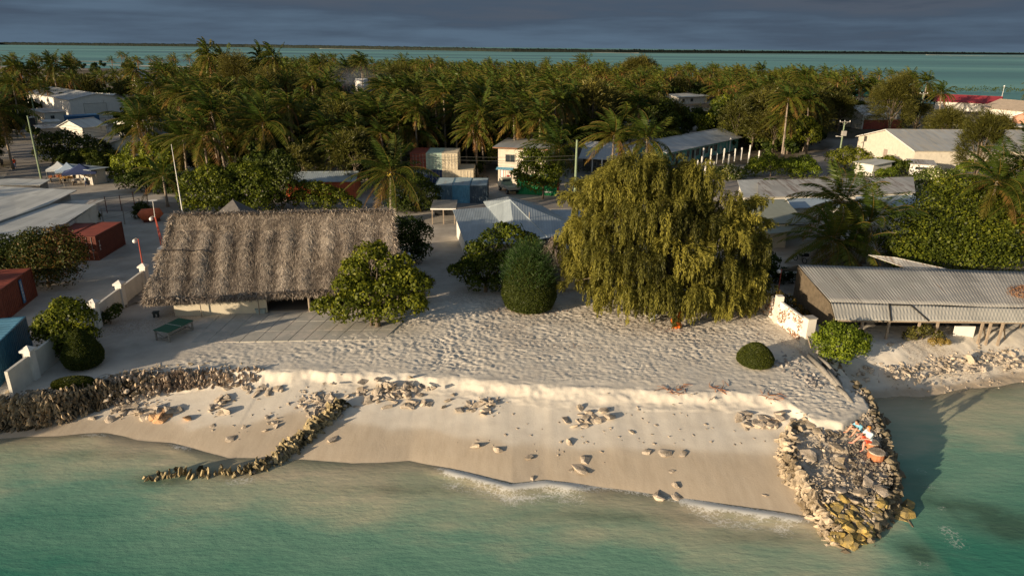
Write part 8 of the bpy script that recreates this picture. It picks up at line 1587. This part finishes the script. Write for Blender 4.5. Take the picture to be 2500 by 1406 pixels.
# ---------------------------------------------------------------- people
M_skin = mat('sunlit_skin', (.52, .27, .18), .6, .08, 6); M_skind = mat('dark_skin', (.20, .11, .07), .6, .08, 6)  # reddish tan and dark brown skin colours
def cap(b, pts, rs, n=10):
    b.tube(pts, rs, n)
    for p, r_ in zip(pts, rs): b.sphere(p, r_*1.0, 10, 8)
def remesh(o, v):
    m_ = o.modifiers.new('join', 'REMESH'); m_.mode = 'VOXEL'; m_.voxel_size = v; m_.use_smooth_shade = True
    s_ = o.modifiers.new('smooth', 'SMOOTH'); s_.iterations = 2; s_.factor = .5
def person(label, loc, rz, J, skin, hair, shirt, shorts, hairfull=1., vox=.010, s=1.0, long_trousers=False):
    t = thing('person', label, 'person', loc, rz); t.scale = (s, s, s); V3 = lambda k: Vector(J[k])
    b = MB(); hip, ch, nk, hd = V3('hip'), V3('chest'), V3('neck'), V3('head'); up = (nk-hip).normalized(); f = Vector(J.get('face', (1, 0, 0))).normalized(); sidev = Vector((0, 0, 1)).cross(f).normalized()
    for k in (-1, 0, 1): cap(b, [hip+Vector((0, k*.075, 0)), hip.lerp(ch, .5)+Vector((0, k*.06, 0)), ch+Vector((0, k*.09, 0)), nk+Vector((0, k*.05, -.05))], [.105, .10, .105, .06])
    cap(b, [nk-up*.04, nk+(hd-nk)*.5], [.06, .052]); b.sphere(hd+Vector((0, 0, .01)), .095, 14, 10, (1.0, .82, 1.18)); b.sphere(hd+f*.035+Vector((0, 0, -.06)), .06, 10, 8)
    b.sphere(hd+f*.105+Vector((0, 0, -.015)), .018, 8, 6, (1, .8, 1.3))
    for k in (-1, 1): b.sphere(hd+sidev*k*.082, .022, 8, 6, (.6, .5, 1.2))
    b.sphere(hd+f*.088+Vector((0, 0, -.062)), .02, 8, 6, (.6, 1.5, .45))
    for k in ('L', 'R'):
        y = 1 if k == 'L' else -1; h_, kn, an, to = V3('h'+k), V3('k'+k), V3('a'+k), V3('t'+k); sh, el, wr, ha = V3('s'+k), V3('e'+k), V3('w'+k), V3('f'+k)
        cap(b, [h_, h_.lerp(kn, .5), kn], [.098, .082, .060]); cap(b, [kn, kn.lerp(an, .35), an], [.058, .062, .038]); cap(b, [an-(to-an)*.25, an.lerp(to, .5)+Vector((0, 0, -.015)), to], [.036, .04, .030])
        cap(b, [sh, sh.lerp(el, .5), el], [.058, .048, .040]); cap(b, [el, el.lerp(wr, .4), wr], [.040, .040, .027])
        d = (ha-wr).normalized(); c = wr+d*.05; cr_ = d.cross(Vector((0, 0, 1))); cr_ = cr_.normalized() if cr_.length > .1 else Vector((0, 1, 0)); dn = d.cross(cr_).normalized(); dn = dn if dn.z < 0 else -dn; cap(b, [wr, c, c+d*.03], [.026, .034, .034])
        for q_, (o_, l_) in enumerate(((-.030, .062), (-.010, .072), (.010, .068), (.029, .052))): p0 = c+d*.035+cr_*o_; cap(b, [p0, p0+d*l_*.55+dn*.012, p0+d*l_*.9+dn*.036], [.0105, .0095, .008], 6)
        p0 = wr+d*.02+cr_*(-.03); cap(b, [p0, p0+d*.03-cr_*.03+dn*.01, p0+d*.055-cr_*.032+dn*.025], [.012, .011, .009], 6)
    bo = b.build('body', skin, t, True); remesh(bo, vox)
    e_ = MB()
    for k in (-1, 1): e_.sphere(hd+f*.088+sidev*k*.033+Vector((0, 0, .008)), .010, 8, 6)
    e_.build('eyes', M_dark, t, True)
    q = MB(); q.sphere(hd+Vector((0, 0, .035))-f*.018, .108, 14, 10, (1.0, .88, 1.0)); 
    q.v = [tuple(Vector(v)+(Vector((0, 0, 0)) if (Vector(v)-hd).dot(f) < .045 or v[2] > hd.z+.05 else -f*.06)) for v in q.v]; hm = q.build('hair', hair, t, True)
    q = MB()
    for k in (-1, 0, 1): cap(q, [hip+Vector((0, k*.08, -.02)), hip.lerp(ch, .5)+Vector((0, k*.068, 0)), ch+Vector((0, k*.095, 0)), nk+Vector((0, k*.055, -.075))], [.124, .120, .122, .070])
    for k in ('L', 'R'): sh, el = V3('s'+k), V3('e'+k); cap(q, [sh, sh.lerp(el, .62)], [.074, .066])
    so_ = q.build('shirt', shirt, t, True); remesh(so_, max(vox*1.3, .013))
    q = MB()
    for k in ('L', 'R'):
        h_, kn, an = V3('h'+k), V3('k'+k), V3('a'+k); cap(q, [hip, h_, h_.lerp(kn, .72)], [.118, .116, .088])
        if long_trousers: cap(q, [h_.lerp(kn, .7), kn, an], [.088, .072, .058])
    so_ = q.build('trousers' if long_trousers else 'shorts', shorts, t, True); remesh(so_, max(vox*1.3, .013)); return t
M_shb = mat('sky_blue_cloth', (.20, .46, .60), .9, .08, 5, .3, 30); M_shw = mat('pale_blue_white_cloth', (.52, .62, .66), .9, .08, 5, .3, 30); M_sho = mat('orange_red_cloth', (.75, .10, .04), .85, .1, 5, .3, 30); M_shg = mat('grey_green_cloth', (.10, .11, .10), .9, .1, 5)
M_hb = mat('black_hair', (.02, .014, .01), .6, .1, 20, .5, 60); M_hg = mat('ginger_hair', (.50, .20, .04), .6, .2, 20, .5, 60)
za = tz(*at(2098, 1056, 1.5)[:2]); gA = jsurf(*at(2098, 1056, 1.5)[:2]); gB = jsurf(*at(2122, 1082, 1.5)[:2])
JA = dict(hip=(0, 0, .13), chest=(.10, 0, .47), neck=(.19, 0, .60), head=(.27, 0, .70), face=(1, .1, -.55), hL=(.02, .09, .12), hR=(.02, -.09, .12), kL=(.40, .20, .44), kR=(.42, -.14, .42), aL=(.62, .20, .06), aR=(.60, -.22, .05), tL=(.78, .22, .02), tR=(.76, -.24, .02),
          sL=(.12, .20, .52), sR=(.12, -.20, .52), eL=(.30, .27, .34), eR=(.30, -.26, .33), wL=(.46, .10, .40), wR=(.47, -.06, .40), fL=(.54, .02, .38), fR=(.55, .0, .37))
pA = at(2098, 1053, gA+.1)
person('person in a sky blue shirt with dark hair sitting hunched, knees up, on the jetty', (pA.x, pA.y, gA-.01), math.pi+.25, JA, M_skin, M_hb, M_shb, M_shg, s=1.08)
JB = dict(hip=(0, 0, .32), chest=(.06, 0, .70), neck=(.10, 0, .84), head=(.15, 0, .99), face=(1, -.25, -.25), hL=(.02, .10, .30), hR=(.02, -.09, .30), kL=(.42, .24, .34), kR=(.40, -.16, .46), aL=(.50, .34, -.02), aR=(.72, -.20, .08), tL=(.66, .40, -.06), tR=(.88, -.26, .05),
          sL=(.06, .21, .76), sR=(.06, -.21, .76), eL=(.24, .27, .52), eR=(.26, -.24, .54), wL=(.46, .16, .50), wR=(.50, -.20, .58), fL=(.54, .10, .48), fR=(.58, -.16, .56))
pB = at(2121, 1078, gB+.2)
person('person with ginger hair, pale shirt and orange shorts sitting on the jetty edge', (pB.x, pB.y, gB-.02), math.pi+.12, JB, mat('pink_skin', (.58, .27, .20), .6, .08, 6), M_hg, M_shw, M_sho, s=1.1)
JS = dict(hip=(0, 0, .92), chest=(.02, 0, 1.28), neck=(.03, 0, 1.45), head=(.05, 0, 1.60), face=(1, 0, -.1), hL=(0, .09, .90), hR=(0, -.09, .90), kL=(.10, .10, .50), kR=(-.02, -.10, .48), aL=(.12, .10, .08), aR=(-.22, -.10, .12), tL=(.28, .11, .03), tR=(-.10, -.11, .03),
          sL=(.02, .19, 1.38), sR=(.02, -.19, 1.38), eL=(-.06, .24, 1.10), eR=(.08, -.24, 1.10), wL=(.04, .26, .86), wR=(.24, -.22, .90), fL=(.08, .26, .78), fR=(.32, -.2, .84))
p1 = at(38, 411); person('person in an orange shirt walking on the open ground at the far left', (p1.x, p1.y, G+.03), -1.2, JS, M_skind, M_hb, M_sho, M_navy, vox=.025, long_trousers=True, s=1.05)
p2 = at(7, 410); person('person in dark clothes walking at the left edge of the picture', (p2.x, p2.y, G+.03), -1.0, JS, M_skind, M_hb, M_shg, M_dark, vox=.025, long_trousers=True, s=1.0)
for k, (px, py, c) in enumerate([(185, 449, M_shg), (212, 455, M_shw)]):
    p = at(px, py); person(['person in dark clothes standing under the market canopies', 'person in a pale shirt standing beside the navy canopy stall'][k], (p.x, p.y, G), 2.6+k, JS, M_skind, M_hb, c, M_navy, vox=.03, long_trousers=True)
